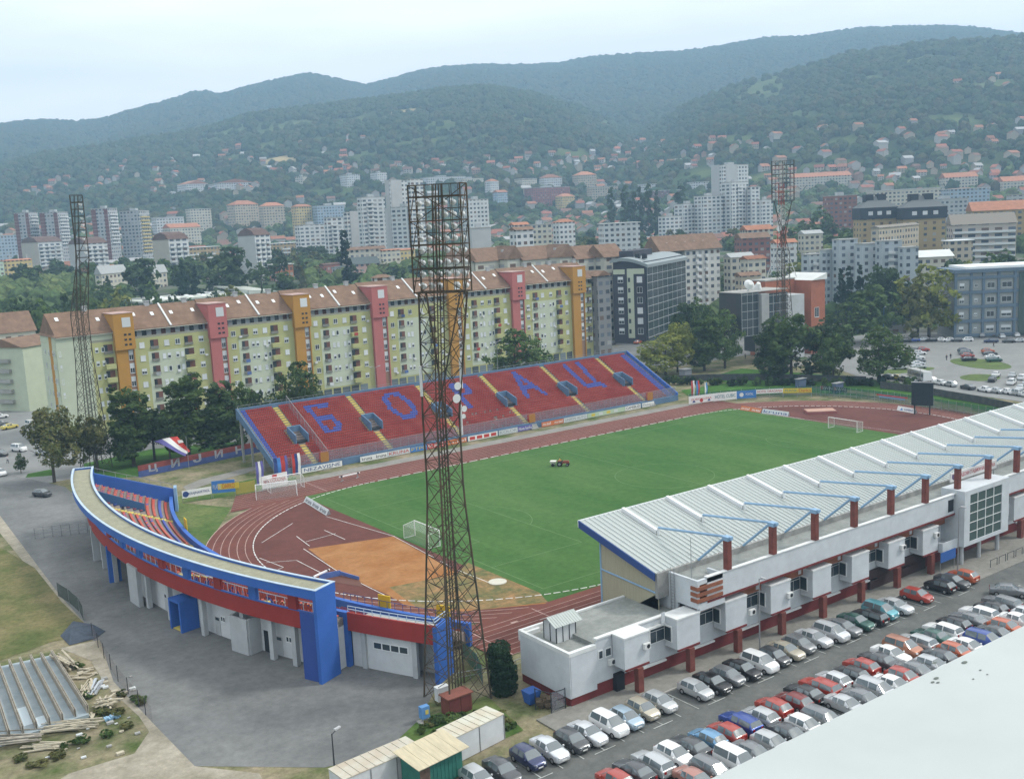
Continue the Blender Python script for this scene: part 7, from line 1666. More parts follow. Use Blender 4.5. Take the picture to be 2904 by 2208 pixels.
# ------------------------------------------------------------------ the town beyond
FOOT = []                                     # (x, y, radius) kept clear of scattered trees
def wallmat(name, c, glass=(.05, .06, .075), pu=3.2, pv=2.95, wu=.55, wv=.48, c2=None, strip=False):
    """rendered wall of a distant block; its small windows are a pattern of the wall (panes, blinds, balcony bands)"""
    k = 'wall_'+name
    if k in MATS: return MATS[k]
    m = mat(k, c, .9, noise=.07, scale=.2); nt = m.node_tree; b = nt.nodes['Principled BSDF']; base = b.inputs['Base Color'].links[0].from_socket
    uv = nt.nodes.new('ShaderNodeUVMap'); sp = nt.nodes.new('ShaderNodeSeparateXYZ'); nt.links.new(uv.outputs['UV'], sp.inputs[0])
    def mt(op, a, bb=None):
        n = nt.nodes.new('ShaderNodeMath'); n.operation = op
        for i, q in enumerate((a, bb)):
            if q is None: continue
            if isinstance(q, (int, float)): n.inputs[i].default_value = q
            else: nt.links.new(q, n.inputs[i])
        return n.outputs[0]
    U = mt('DIVIDE', sp.outputs[0], pu); Vv = mt('DIVIDE', sp.outputs[1], pv)
    fu = mt('FRACT', U); fv = mt('FRACT', Vv)
    inu = mt('LESS_THAN', mt('ABSOLUTE', mt('SUBTRACT', fu, .5)), wu/2); inv = mt('LESS_THAN', mt('ABSOLUTE', mt('SUBTRACT', fv, .55)), wv/2)
    mask = inv if strip else mt('MULTIPLY', inu, inv)
    cv = nt.nodes.new('ShaderNodeCombineXYZ'); nt.links.new(mt('FLOOR', U), cv.inputs[0]); nt.links.new(mt('FLOOR', Vv), cv.inputs[1])
    wn_ = nt.nodes.new('ShaderNodeTexWhiteNoise'); wn_.noise_dimensions = '2D'; nt.links.new(cv.outputs[0], wn_.inputs['Vector'])
    rp = nt.nodes.new('ShaderNodeValToRGB'); rp.color_ramp.interpolation = 'CONSTANT'
    e = rp.color_ramp.elements; e[0].position = 0; e[0].color = (*glass, 1); e[1].position = .38; e[1].color = (*[g*2.2 for g in glass], 1)
    x = e.new(.62); x.color = (.30, .31, .31, 1); x = e.new(.85); x.color = (.13, .09, .07, 1)
    nt.links.new(wn_.outputs['Value'], rp.inputs['Fac'])
    mx = nt.nodes.new('ShaderNodeMix'); mx.data_type = 'RGBA'; nt.links.new(mask, mx.inputs[0]); nt.links.new(base, mx.inputs[6]); nt.links.new(rp.outputs['Color'], mx.inputs[7]); nt.links.new(mx.outputs[2], b.inputs['Base Color'])
    return m
def wallbox(w, d, z0, z1, x0=0.0, y0=0.0):
    """box with wall UVs in metres: local x along the right face, y along the left face"""
    vs = []; fs = []; uv = []
    P = [(x0, y0), (x0+w, y0), (x0+w, y0+d), (x0, y0+d)]
    off = 0.0
    for i in range(4):
        a, b = P[i], P[(i+1) % 4]; L = math.hypot(b[0]-a[0], b[1]-a[1]); o = len(vs)
        vs += [(a[0], a[1], z0), (b[0], b[1], z0), (b[0], b[1], z1), (a[0], a[1], z1)]; fs.append((o, o+1, o+2, o+3)); uv += [(off, z0), (off+L, z0), (off+L, z1), (off, z1)]
    return vs, fs, uv
def wall_part(t, name, m, boxes, blank=None):
    V = []; F = []; U = []
    for b in boxes:
        v, f, u = wallbox(*b); o = len(V); V += v; F += [tuple(i+o for i in q) for q in f]; U += u
    me = bpy.data.meshes.new(name); me.from_pydata(V, [], F); me.update()
    ul = me.uv_layers.new(name='UVMap'); ul.data.foreach_set('uv', np.array(U, np.float32).reshape(-1))
    me.materials.append(m); return part(name, me, t)
M_FLATR = mat('flat_roof_grey', (.34, .35, .34), .9, noise=.2, scale=.2)
M_TILE2 = mat('orange_roof_tile', (.33, .15, .09), .9, noise=.2, scale=.4, rnd=.3)
M_TILE3 = mat('dark_roof_tile', (.12, .075, .06), .9, noise=.2, scale=.4)
M_MET = mat('white_metal_roof', (.62, .64, .62), .6, noise=.08, scale=.2)
def roof(t, kind, w, d, z, m, over=.5, h=None, along='x', name='roof'):
    f = MB()
    if kind == 'flat': f.box((-.15, -.15, z+.002), (w+.15, d+.15, z+.55))
    elif kind == 'slab': f.box((-over, -over, z+.002), (w+over, d+over, z+.4))
    else:
        h = h or min(5.0, min(w, d)*.28); x0, y0, x1, y1 = -over, -over, w+over, d+over; hp = kind == 'hip'
        if along == 'x': i = (d/2+over)*.9 if hp else 0; A = (x0+i, (y0+y1)/2, z+h); B = (x1-i, (y0+y1)/2, z+h)
        else: i = (w/2+over)*.9 if hp else 0; A = ((x0+x1)/2, y0+i, z+h); B = ((x0+x1)/2, y1-i, z+h)
        c = [(x0, y0, z), (x1, y0, z), (x1, y1, z), (x0, y1, z)]
        if along == 'x': f.add(c+[A, B], [(0, 1, 5, 4), (1, 2, 5), (2, 3, 4, 5), (3, 0, 4), (3, 2, 1, 0)])
        else: f.add(c+[A, B], [(0, 1, 4), (1, 2, 5, 4), (2, 3, 5), (3, 0, 4, 5), (3, 2, 1, 0)])
    return f.build(name, m, t, world=False)
def block(label, xl, xm, xr, ytop, d, a, wm_, rf=('flat', None), group=None, dep=None, name='apartment_building', cat='apartment block', ground=None, bal=None, chim=0, extra=None, lift=0.0):
    """a building whose nearest corner stands under image column xm at distance d; its right face runs along world angle a"""
    P = along(xm, d) if d > 0 else hit(xm, -d, 330)   # negative: image height of the foot of its wall
    z0 = tz(P.x, P.y)-.5; H = hz(P.x, P.y, ytop)-z0
    if a not in (R(3), R(10)):               # turn the block so that both visible faces take their share of its width
        pl_, pr_ = max(xm-xl, 1), max(xr-xm, 1); vx, vy = dirx(xm)
        rt_ = 1.6*math.atan2(pl_, pr_) if pl_ < pr_ else math.pi/2-1.6*math.atan2(pr_, pl_)
        a = math.atan2(vy, vx)-math.pi/2+max(R(9), min(R(81), rt_))
    ca, sa = math.cos(a), math.sin(a)
    def length(px_, dx, dy):                 # how far along a direction until the image column px_
        D = dirx(px_); den = dx*D[1]-dy*D[0]
        if abs(den) < 1e-6: return 10
        s = ((CAM[0]-P.x)*D[1]-(CAM[1]-P.y)*D[0])/den
        return s
    w = length(xr, ca, sa) if xr > xm+1 else (dep or 12); dd = length(xl, -sa, ca) if xl < xm-1 else (dep or 12)
    w = w if 2 < w < 120 else (dep or 14); dd = dd if 2 < dd < 120 else (dep or 14)
    t = thing(name, label, cat, (P.x, P.y, z0), a, group)
    wall_part(t, 'wall', wm_, [(w, dd, 0, H)])
    k, rm = rf[0], rf[1] or M_FLATR
    if k != 'none': rr = roof(t, k, w, dd, H, rm, h=rf[2] if len(rf) > 2 else None, along='x' if w >= dd else 'y')
    if k == 'flat' and min(w, dd) > 6:
        f = MB(); f.box((w*.35, dd*.35, H+.552), (w*.6, dd*.65, H+2.6)); f.build('lift_housing', wm_ if False else M_GREYW, t, world=False)
    if bal:                                  # stacked balconies on the right or left face
        face, cols, m = bal; n = int(H/2.95)
        for u0, u1 in cols:
            f = MB(); f.box((w*u0, -1.1, -.1), (w*u1, -.02, .95)) if face == 'r' else f.box((-1.1, dd*u0, -.1), (-.02, dd*u1, .95)); me = f.mesh('balcony', m)
            for i in range(max(1, n-11), n): part('balcony', me, t, (0, 0, 2.95*i))
    for i in range(chim):
        f = MB(); x = w*(i+.6)/chim; f.box((x-.4, dd*.45, H+.8), (x+.4, dd*.55, H+3.6)); f.build('chimney', M_GREYW, t, world=False)
    FOOT.append((P.x+ca*w/2-sa*dd/2, P.y+sa*w/2+ca*dd/2, math.hypot(w, dd)/2+1))
    return t, w, dd, H
WG = wallmat('grey_panel', (.40, .42, .43)); WW = wallmat('white_panel', (.56, .58, .58)); WY = wallmat('yellow_render', (.50, .40, .18)); WB = wallmat('beige_render', (.45, .40, .31)); WO = wallmat('ochre_wall', (.36, .27, .14)); WR = wallmat('brick_wall', (.24, .11, .09)); WBL = wallmat('blue_grey_wall', (.33, .42, .50)); WC = wallmat('cream_wall', (.52, .50, .42))
WBAL = wallmat('balcony_rows', (.55, .57, .57), pu=4.4, wu=.62, wv=.5); WBROWN = wallmat('brown_bands', (.17, .08, .07), pv=2.95, wv=.16, wu=2, strip=True, glass=(.35, .35, .33))
BLK = mat('blank_grey_gable', (.44, .45, .45), .9, noise=.07, scale=.2); BLB = mat('blank_beige_gable', (.42, .40, .35), .9, noise=.07, scale=.2); BAL_W = mat('balcony_white', (.62, .64, .64), .8)
AF = R(3); A35 = R(-22); A50 = R(-8); AL = R(20)
G = 'tall brick and grey towers at the left'
def brick_tower(label, xl, xm, xr, yt, d, a):
    t, w, dd, H = block(label, xl, xm, xr, yt, d, a, WG, ('flat', M_CONC), G)
    for u0, u1 in ((0, .22), (.72, 1)):
        f = MB(); f.box((-.35, dd*u0, 0), (-.02, dd*u1, H-.5)); f.build('brick_bay', WBROWN if False else mat('brick_bay', (.17, .065, .055), .9, noise=.15), t, world=False)
        g = MB()
        for i in range(1, int(H/2.95)): g.box((-.42, dd*u0, 2.95*i-.15), (-.352, dd*u1, 2.95*i+.12))
        g.build('floor_bands', M_CONC, t, world=False)
    f = MB(); f.box((w*.1, -1.1, 0), (w*.9, -.02, 1.0)); me = f.mesh('balcony', BAL_W)
    for i in range(int(H/2.95)-9, int(H/2.95)): part('balcony', me, t, (0, 0, 2.95*i))
brick_tower('grey tower with brick edges, leftmost of the four towers', 37, 76, 88, 459, -585, R(-14)); brick_tower('grey tower with brick edges, second of the four towers', 92, 138, 153, 458, -585, R(-14)); brick_tower('grey tower with brick edges just right of the edge-on mast', 203, 246, 259, 450, -585, R(-14))
t, w, dd, H = block('grey tower with yellow balconies, rightmost of the four towers', 263, 312, 327, 455, -580, R(-14), WG, ('flat', M_CONC), G, bal=('r', [(.1, .9)], mat('balcony_yellow', (.52, .42, .16), .8)))
G = 'slab blocks with brown mansard roofs'
for lb, xl, xm, xr, yt, d, gm in (('beige gabled slab block with a brown mansard roof, leftmost of four', 45, 90, 133, 523, -598, BLB), ('slab block with a brown mansard roof behind the edge-on mast', 146, 193, 230, 526, -602, BLK), ('slab block with a brown mansard roof, tall beige gable and white balconies', 328, 372, 405, 517, -606, BLB), ('slab block with a brown mansard roof and a blank blue grey gable', 512, 557, 581, 508, -596, BLK)):
    t, w, dd, H = block(lb, xl, xm, xr, yt, d, R(-10), WBAL, ('none', None), G, bal=('r', [(.05, .3), (.38, .62), (.7, .95)], BAL_W))
    f = MB(); f.box((-.12, .0, 0), (-.005, dd, H)); f.build('gable', gm, t, world=False)
    f = MB(); o = .4; i = dd*.2; f.add([(-o, -o, H), (w+o, -o, H), (w+o, dd+o, H), (-o, dd+o, H), (-o+.3, i, H+3.2), (w+o-.3, i, H+3.2), (w+o-.3, dd-i, H+3.2), (-o+.3, dd-i, H+3.2), (0, dd/2, H+4.6), (w, dd/2, H+4.6)], [(0, 1, 5, 4), (2, 3, 7, 6), (4, 5, 9, 8), (6, 7, 8, 9), (3, 0, 4, 8, 7), (1, 2, 6, 9, 5), (3, 2, 1, 0)]); f.build('roof', M_TILE3, t, world=False)
B_ = block
B_('white and yellow slab with balconies behind the beige gable', 380, 405, 470, 536, -584, R(-14), WO, ('slab', M_MET), bal=('r', [(.1, .35), (.55, .85)], BAL_W)); B_('long yellow slab with white balconies and a pale roof edge', 560, 583, 688, 527, -570, R(-14), WO, ('slab', M_MET), bal=('r', [(.25, .4), (.6, .75)], BAL_W))
B_('cream flats with a brown roof behind the left end of the yellow flats', -90, -60, 53, 728, -874, R(3), wallmat('cream_left', (.52, .50, .42), pu=3.6, wu=.45), ('gable', M_TILE, 6), dep=14, chim=3)
B_('pale stair wing with stacked balconies against the left gable', 46, 67, 106, 750, -906, R(-40), M_FLP, ('gable', M_TILE, 2.5), bal=('l', [(.35, .75)], M_CONC))
B_('grey low flats at the far left edge behind the yellow houses', -40, -20, 38, 510, -580, R(-14), WBL, ('flat', None)); B_('mint green flats cut by the left picture edge', -40, -25, 18, 566, -615, R(-18), wallmat('mint', (.45, .56, .45)), ('gable', M_TILE2)); B_('yellow flats with an orange roof at the left edge', 2, 20, 64, 563, -615, R(-18), WY, ('hip', M_TILE2), chim=3)
for lb, xl, xm, xr in (('small grey roofed block with a wide flat gable, left of two', 196, 222, 265), ('small grey roofed block, right of two before the beige gable', 288, 312, 352)): B_(lb, xl, xm, xr, 592, -626, R(-10), WC, ('gable', mat('grey_sheet_roof', (.36, .38, .38), .7, noise=.1), 4.5), 'pair of small grey roofed blocks')
B_('orange and glass corner building before the blue grey gable', 573, 602, 626, 572, -609, R(-18), wallmat('orange_glass', (.40, .16, .08), pu=2.4, wu=.7, wv=.6), ('slab', M_MET), name='office_building', cat='office building')
B_('small white gabled house between conifers', 432, 452, 474, 603, -607, R(-25), WW, ('gable', M_TILE3), name='house', cat='house')
# sports hall with domed skylights
P = along(302, 528); HZ0 = tz(P.x, P.y); t = thing('sports_hall', 'wide pale roofed sports hall with rows of white dome skylights', 'sports hall', (P.x, P.y, HZ0-.5), R(6))
f = MB(); f.box((0, 0, 0), (62, 34, 7.5)); f.build('wall', M_GREYW, t, world=False); f = MB(); f.box((-1.5, -1.5, 7.502), (52, 35, 8.3)); f.add([(52, -3, 7.5), (70, -3, 7.5), (70, 35, 9.0), (52, 35, 10.5), (52, -3, 9.6), (66, -3, 8.4), (70, 35, 9.6), (52, 35, 11)], [(3, 2, 1, 0), (4, 5, 6, 7), (0, 1, 5, 4), (1, 2, 6, 5), (2, 3, 7, 6), (3, 0, 4, 7)]); rf = f.build('roof', mat('hall_roof', (.50, .53, .48), .8, noise=.08, scale=.2), t, world=False)
for i in range(7):
    for j in range(3): f = MB(); f.sphere((6+6.6*i+2*j, 8+9*j, 8.3), 1.5, 12, 6, .5); f.build('skylight', mat('dome_white', (.75, .77, .76), .4), rf, world=False)
FOOT.append((P.x+31, P.y+17, 42))
# stepped white complex, centre left
G = 'stepped white tower blocks left of the nearest mast'
for lb, xl, xm, xr, yt, d in (('lowest white block at the left of the stepped complex', 636, 652, 704, 487, -572), ('second step of the white stepped complex', 700, 712, 748, 471, -572), ('third step of the white complex with a blank stair shaft', 742, 756, 780, 459, -572), ('tall white block with many balconies in the stepped complex', 774, 790, 834, 427, -572), ('tallest plain white tower in the stepped complex', 836, 852, 888, 391, -572), ('white tower with dark windows partly behind the mast head', 884, 896, 918, 388, -572), ('lower white block in front of the tallest plain tower', 832, 846, 884, 452, -572), ('white shaft block right at the left edge of the mast head', 876, 886, 902, 447, -572)):
    t, w, dd, H = block(lb, xl, xm, xr, yt, d, R(-12), WBAL if 'plain' not in lb else WW, ('flat', M_CONC), G, bal=('r', [(.2, .5)], BAL_W) if 'balcon' in lb or 'second' in lb else None)
    if 'plain' in lb: f = MB(); f.box((-.3, dd*.1, 0), (-.02, dd*.9, H+.8)); f.build('shaft', BLK, t, world=False); f = MB(); f.box((w*.05, -.3, 0), (w*.6, -.02, H+.8)); f.build('shaft', BLK, t, world=False)
    if 'shaft' in lb: f = MB(); f.box((w*.2, -.4, 0), (w*.8, -.02, H+1)); f.build('shaft', BLK, t, world=False)
G = 'stepped white towers right of centre'
for lb, xl, xm, xr, yt, d in (('tallest white tower right of centre', 1536, 1562, 1616, 357, 880), ('white front block with balconies below the tallest right tower', 1557, 1580, 1616, 394, 860), ('white block left of the tallest right tower', 1498, 1518, 1560, 424, 850), ('lower front block of the right white towers', 1455, 1476, 1512, 441, 850), ('white block right of the tallest right tower', 1612, 1622, 1640, 404, 870), ('pale block behind the distant floodlight mast', 1632, 1644, 1668, 432, 850), ('low pale steps left of the right white towers', 1420, 1436, 1470, 468, 830)):
    t, w, dd, H = block(lb, xl, xm, xr, yt, d, R(-16), WBAL if 'tallest white' not in lb else WW, ('flat', M_CONC), G, bal=('r', [(.3, .6)], BAL_W) if 'balcon' in lb or 'lower' in lb else None)
    if 'tallest white' in lb: f = MB(); f.box((-.3, dd*.3, 0), (-.02, dd*.95, H+.8)); f.build('shaft', BLK, t, world=False); f = MB(); f.box((w*.1, -.3, 0), (w*.55, -.02, H+.6)); f.build('shaft', BLK, t, world=False)
MID = [('pale blue flats behind the stepped complex', 677, 690, 746, 445, -520, WBL, 'flat'), ('ochre flats with a low hipped roof', 632, 645, 676, 446, -520, WY, 'hip'), ('long beige flats with an orange roof, centre left', 494, 512, 562, 442, -500, WB, 'hip'), ('beige flats continuing right of the long beige row', 562, 572, 618, 445, -500, WB, 'hip'), ('pale office slab with a white roof left of the beige row', 405, 416, 460, 452, -510, WC, 'slab'), ('white low block over the left trees', 330, 342, 400, 470, -520, WW, 'slab'), ('orange roofed flats with yellow gable in the left trees', 352, 372, 434, 492, -545, WC, 'gable'),
    ('white block with dark windows right of the mast head', 998, 1014, 1056, 432, 760, WW, 'flat'), ('plain pale gabled block right of the mast head', 1066, 1076, 1098, 415, -445, WBL, 'gable'), ('big blank white block right of the mast, among trees', 1004, 1016, 1058, 494, 560, BLK, 'flat'), ('white house with a brown roof at centre', 1098, 1108, 1140, 486, 620, WW, 'gable'), ('pale block with a ribbed roof at centre', 1136, 1146, 1190, 487, 610, WC, 'flat'), ('white sheds in a row right of centre', 1290, 1302, 1380, 484, 600, WW, 'slab'), ('white low house with a pointed roof at centre right', 1192, 1206, 1240, 480, 640, WW, 'hip'),
    ('red brown office block with pale window grid', 1134, 1152, 1232, 406, -446, wallmat('red_brown', (.27, .10, .09), pu=3, wu=.45), 'flat'), ('orange cube flats before the red brown office', 1200, 1214, 1242, 424, -456, WY, 'hip'), ('long beige flats behind the poplars', 1268, 1280, 1336, 404, -438, WB, 'slab'), ('pinkish tower flats behind the trees', 1238, 1250, 1290, 378, -412, WB, 'hip'), ('cream flats with white roofs, upper centre', 1114, 1128, 1162, 386, -410, WC, 'slab'), ('white roofed villa rows, upper centre', 1164, 1176, 1216, 384, -407, WW, 'hip'), ('white slab with curved roof above the poplars', 1378, 1392, 1436, 398, -418, WW, 'slab'), ('dark brown hall right of the poplars', 1402, 1416, 1476, 412, -438, wallmat('brown_hall', (.2, .11, .1)), 'slab'), ('white slab with arched roof left of the right towers', 1484, 1496, 1544, 394, -420, WW, 'slab'),
    ('long white terraced flats on the left rise', 392, 405, 458, 397, -426, WW, 'gable'), ('long white terraced flats, right part on the left rise', 458, 470, 556, 395, -424, WW, 'gable'), ('white tower house on the centre rise', 645, 655, 672, 381, -404, WC, 'flat'), ('white flats on the centre rise', 740, 750, 784, 377, -405, WW, 'flat'), ('white flats with flat roof, right on the centre rise', 806, 816, 842, 373, -399, WW, 'flat'), ('long grey white row behind the mast head', 905, 925, 1010, 383, -410, WW, 'flat'), ('stepped white flats right of the mast head', 1050, 1060, 1080, 391, -424, WW, 'hip'), ('pale long row right of the long grey white one', 985, 1000, 1048, 386, -412, WC, 'flat'),
    ('long orange roofed row behind the radio tower', 1700, 1712, 1838, 384, -418, WC, 'gable'), ('orange roofed row far right of the radio tower', 2026, 2040, 2110, 384, -414, WC, 'gable'), ('large pale hall with white roof at far right', 1870, 1890, 2030, 412, 900, WC, 'slab'), ('long low hall with a white roof at far right', 2030, 2050, 2136, 409, 930, WBL, 'slab'), ('brick scaffolded block by the yellow green trees', 1776, 1790, 1850, 424, 760, WR, 'flat'), ('grey flats at the far right edge', 2172, 2184, 2290, 422, 700, WG, 'flat'), ('long grey roofed flats behind the white slab, far right', 2086, 2100, 2260, 456, 640, WO, 'gable'), ('white flats at the far right, upper edge', 2150, 2165, 2240, 392, -420, WC, 'gable'), ('flat roofed school at the far right', 1990, 2010, 2090, 432, 800, WG, 'flat')]
for lb, xl, xm, xr, yt, d, wm_, rk in MID: B_(lb, xl, xm, xr, yt, d, R(-14), wm_, (rk, {'hip': M_TILE2, 'gable': M_TILE2, 'slab': M_MET, 'flat': M_CONC}[rk]), 'flats and halls of the middle distance')
HS = [('brown roofed house with two chimneys, three floors', 733, 746, 828, 541, -590, WC, 'gable', M_TILE, 3), ('orange roofed house right of the three floor house', 816, 828, 860, 541, -588, WC, 'gable', M_TILE2, 0), ('yellow walled house with a bright orange roof', 852, 866, 892, 540, -583, WY, 'hip', M_TILE2, 0), ('raw brick house with a dark red roof', 682, 700, 728, 572, -596, WR, 'gable', M_TILE3, 0), ('pink house with a dark grey roof', 758, 766, 814, 571, -600, wallmat('pinkish', (.5, .34, .3)), 'gable', mat('slate', (.08, .10, .10), .8), 1), ('dark shingled house left of the pink house', 710, 724, 760, 578, -600, WG, 'hip', mat('slate', (0, 0, 0)), 0),
    ('white rooftop house with a brown roof behind the yellow flats', 794, 802, 838, 600, 345, WW, 'hip', M_TILE, 0), ('brown roofed row house left of the right white flats', 1596, 1612, 1668, 497, 590, WC, 'gable', M_TILE2, 2), ('dark brick office with a tiled roof by the road', 1584, 1600, 1662, 515, 560, WR, 'gable', M_TILE, 0), ('grey roofed house by the road, right of the white flats', 1560, 1576, 1626, 556, 470, WC, 'gable', mat('grey_sheet_roof', (0, 0, 0)), 0), ('orange roofed house at the road bend', 1596, 1612, 1652, 560, 455, WC, 'gable', M_TILE2, 0), ('brown roofed shed below the road bend', 1584, 1598, 1640, 596, 420, WB, 'gable', M_TILE, 0), ('pale gabled house behind the brick building', 1662, 1676, 1720, 525, 520, WW, 'gable', M_TILE2, 0), ('pale house with grey roof left of the radio tower', 1722, 1736, 1776, 505, 600, WC, 'gable', mat('grey_sheet_roof', (0, 0, 0)), 0),
    ('old grey house with a dark steep roof between the big trees', 1916, 1924, 1960, 676, 405, wallmat('old_grey', (.24, .25, .24), pu=4), 'hip', mat('slate', (0, 0, 0)), 1), ('white canopy roofed pavilion at the far right', 2036, 2050, 2102, 521, 520, WB, 'slab', mat('bright_white_roof', (.8, .82, .82), .5), 0), ('low white building under the trees at far right', 1960, 1980, 2060, 556, 470, WC, 'gable', M_MET, 0), ('white two floor house beyond the second row', 1098, 1112, 1150, 497, 470, WW, 'gable', M_TILE, 0)]
for lb, xl, xm, xr, yt, d, wm_, rk, rm, ch in HS: B_(lb, xl, xm, xr, yt, d, R(-16), wm_, (rk, rm), 'houses near the stadium', name='house', cat='house', chim=ch)
# second row of flats with stepped brown roofs
for i, (x0, x1, yt) in enumerate(((990, 1020, 566), (1021, 1090, 566), (1091, 1124, 560), (1125, 1204, 562), (1205, 1240, 556), (1241, 1300, 560), (1301, 1345, 556))):
    lb = ['short brown roofed end house behind the mast', 'long brown roofed house, second of the back row', 'raised brown roofed house, third of the back row', 'long brown roofed house with a white party wall, fourth of the back row', 'raised brown roofed house, fifth of the back row', 'long brown roofed house with three chimneys, sixth of the back row', 'brown roofed end house beside the dark office tower'][i]
    B_(lb, x0-6, x0, x1, yt, 392+3*i, R(3), wallmat('backrow', (.48, .48, .42), pu=5), ('gable', M_TILE, 5.0), 'brown roofed back row of flats', dep=11, chim=2)
# dark modern office with an arched roof
P = along(1388, 392); OA = R(-62); t = thing('office_tower', 'dark modern office tower with an arched roof and a glass side', 'office building', (P.x, P.y, 0), OA)
H = hz(P.x, P.y, 572)
def run(px_, a):
    D = dirx(px_); dx, dy = math.cos(a), math.sin(a); return ((CAM[0]-P.x)*D[1]-(CAM[1]-P.y)*D[0])/(dx*D[1]-dy*D[0])
w = run(1318, OA+math.pi); dd = run(1474, OA+math.pi/2)
f = MB(); f.box((-w, 0, 0), (0, dd, H-2)); f.build('wall', mat('dark_cladding', (.04, .042, .055), .7, noise=.15, scale=.3), t, world=False)
f = MB(); f.box((.002, .6, 0), (.6, dd, H-.5)); f.build('glass_wing', mat('dark_curtain_wall', (.03, .045, .055), .15, spec=.7), t, world=False)
f = MB()
for i in range(10): f.box((.602, .6, 2+H/10*i), (.7, dd, 2.15+H/10*i))
for i in range(9): y = .8+(dd-1)*i/8; f.box((.602, y, 2), (.68, y+.1, H-1))
f.build('mullions', M_GREYW, t, world=False)
f = MB(); f.box((-w-.01, dd*.0+.2, 2.5), (-w-.002, dd, H-2)) if False else None
f = MB(); N = 14; A = []; Bq = []
for i in range(N+1):
    u = i/N; x = -w-.8+(w+2.2)*u; z = H-.6+3.4*math.sin(math.pi*(u*.62+.3)); A.append((x, -.8, z)); Bq.append((x, dd+.5, z))
f.strip(A, Bq); f.strip([(p[0], p[1], p[2]-1.2) for p in A], A); f.strip([(A[-1][0], A[-1][1], A[-1][2]-1.2), (Bq[-1][0], Bq[-1][1], Bq[-1][2]-1.2)], [A[-1], Bq[-1]]); f.build('roof', mat('arched_roof', (.26, .30, .31), .6, metal=.2), t, world=False)
f = MB(); f.box((-w+.2, .2, H-1.99), (-.2, dd-.2, H+1.2)); f.build('top_storey', mat('dark_cladding', (0, 0, 0)), t, world=False)
c0 = -w*.55
f = MB(); f.box((c0, -.12, 2), (c0+w*.2, -.004, H-3.2)); f.box((-w*.98, -.12, H-3.2), (-w*.62, -.004, H-1.4)); f.box((c0, -.13, H-3.19), (-.2, -.004, H-1.2)); f.build('cream_strip', M_FLP, t, world=False)
fh = (H-6)/6
for j in range(6):
    z = 4.6+fh*j
    window(t, -w*.76, -.004, z, 2.1, 2.2, 'half'); window(t, -w*.17, -.004, z, 2.1, 2.2, RND.choice(['open', 'shut']))
    f = MB(); f.box((c0+.3, -.16, z-.9), (c0+1.2, -.122, z+.7)); f.build('narrow_window', M_WIND, t, world=False)
f = MB(); f.box((-w, dd*.15, H+1.2), (-w*.55, dd*.6, H+5.0)); f.build('roof_pavilion', mat('dark_cladding', (0, 0, 0)), t, world=False)
for i in range(2): f = MB(); f.box((-w*.45+2.6*i, 6, H+2), (-w*.45+1.6+2.6*i, 7.6, H+4.0)); f.build('roof_vent', M_DARK, t, world=False)
FOOT.append((P.x+6, P.y+8, 20))
B_('narrow grey flats between the yellow row and the dark tower', 1279, 1284, 1312, 596, 362, R(3), wallmat('narrow_grey', (.2, .21, .21)), ('gable', M_TILE))
# white flats behind the dark tower
t, w, dd, H = block('white flats with a brown roof behind the dark tower', 1440, 1476, 1552, 540, 455, R(-4), wallmat('white_flats', (.55, .55, .52), pu=3.4, wu=.5), ('none', None), bal=('r', [(.3, .42), (.55, .62)], BAL_W))
f = MB(); f.add([(-14, -1, H), (w+1, -1, H), (w+1, dd+1, H), (-14, dd+1, H), (-14, dd/2, H+6.5), (w+1, dd/2, H+6.5)], [(0, 1, 5, 4), (1, 2, 5), (2, 3, 4, 5), (3, 0, 4), (3, 2, 1, 0)]); rf = f.build('roof', M_TILE, t, world=False)
for i in range(5): f = MB(); f.box((-8+i*5, 2.5, H+3), (-7.2+i*5, 3.8, H+3.6)); f.build('skylight', mat('skylight_glass', (0, 0, 0)), rf, world=False)
# brick building with the glass corner and the radio tower
P = at(1641, 785); gx, gy = P.x, P.y
t = thing('media_building', 'brick and glass building with a tall concrete column at its corner', 'office building', (gx, gy, 0), R(-4))
HB = hz(gx, gy, 634)
f = MB(); f.box((-.2, -1.0, 0), (3.0, 2, HB)); f.build('concrete_column', mat('bare_concrete', (.34, .35, .35), .9, noise=.1, scale=.4), t, world=False)
GLD = mat('dark_curtain_wall', (0, 0, 0))
f = MB(); f.box((-7.5, .2, HB*.42), (-.21, 10, HB+.6)); f.build('glass_corner', GLD, t, world=False)
f = MB(); f.box((3.01, .4, 3), (12.5, 10, HB-.3)); f.build('glass_front', GLD, t, world=False)
f = MB()
for i in range(6): z = HB*.42+HB*.58*i/5; f.box((-7.55, .1, z), (-.22, .19, z+.12)); f.box((3.02, .3, z-1), (12.5, .39, z-.88))
for i in range(4): f.box((-7.5+2.3*i, .1, HB*.42), (-7.4+2.3*i, .18, HB+.5)); f.box((3.2+2.9*i, .3, 3), (3.3+2.9*i, .38, HB-.5))
f.build('mullions', M_GREYW, t, world=False)
f = MB(); f.box((12.51, .4, 0), (20, 12, HB-1.5)); f.build('grey_block', M_GREYW, t, world=False)
M_BRK = mat('orange_brick', (.33, .12, .07), .9, noise=.12, scale=.5)
f = MB(); f.box((12.6, 10.01, 0), (26.0, 17, HB+2.6)); f.box((26.01, 3.0, 0), (32.5, 17, HB+2.2)); f.build('brick_wall', M_BRK, t, world=False)
f = MB(); f.add([(26, 2.6, HB+2.21), (33, 2.6, HB+2.21), (33, 17, HB+2.21), (26, 17, HB+2.21), (33, 2.6, HB+4.2), (33, 17, HB+4.2)], [(0, 1, 4), (3, 5, 2), (0, 4, 5, 3), (1, 2, 5, 4)]); f.build('sloped_roof', M_MET, t, world=False)
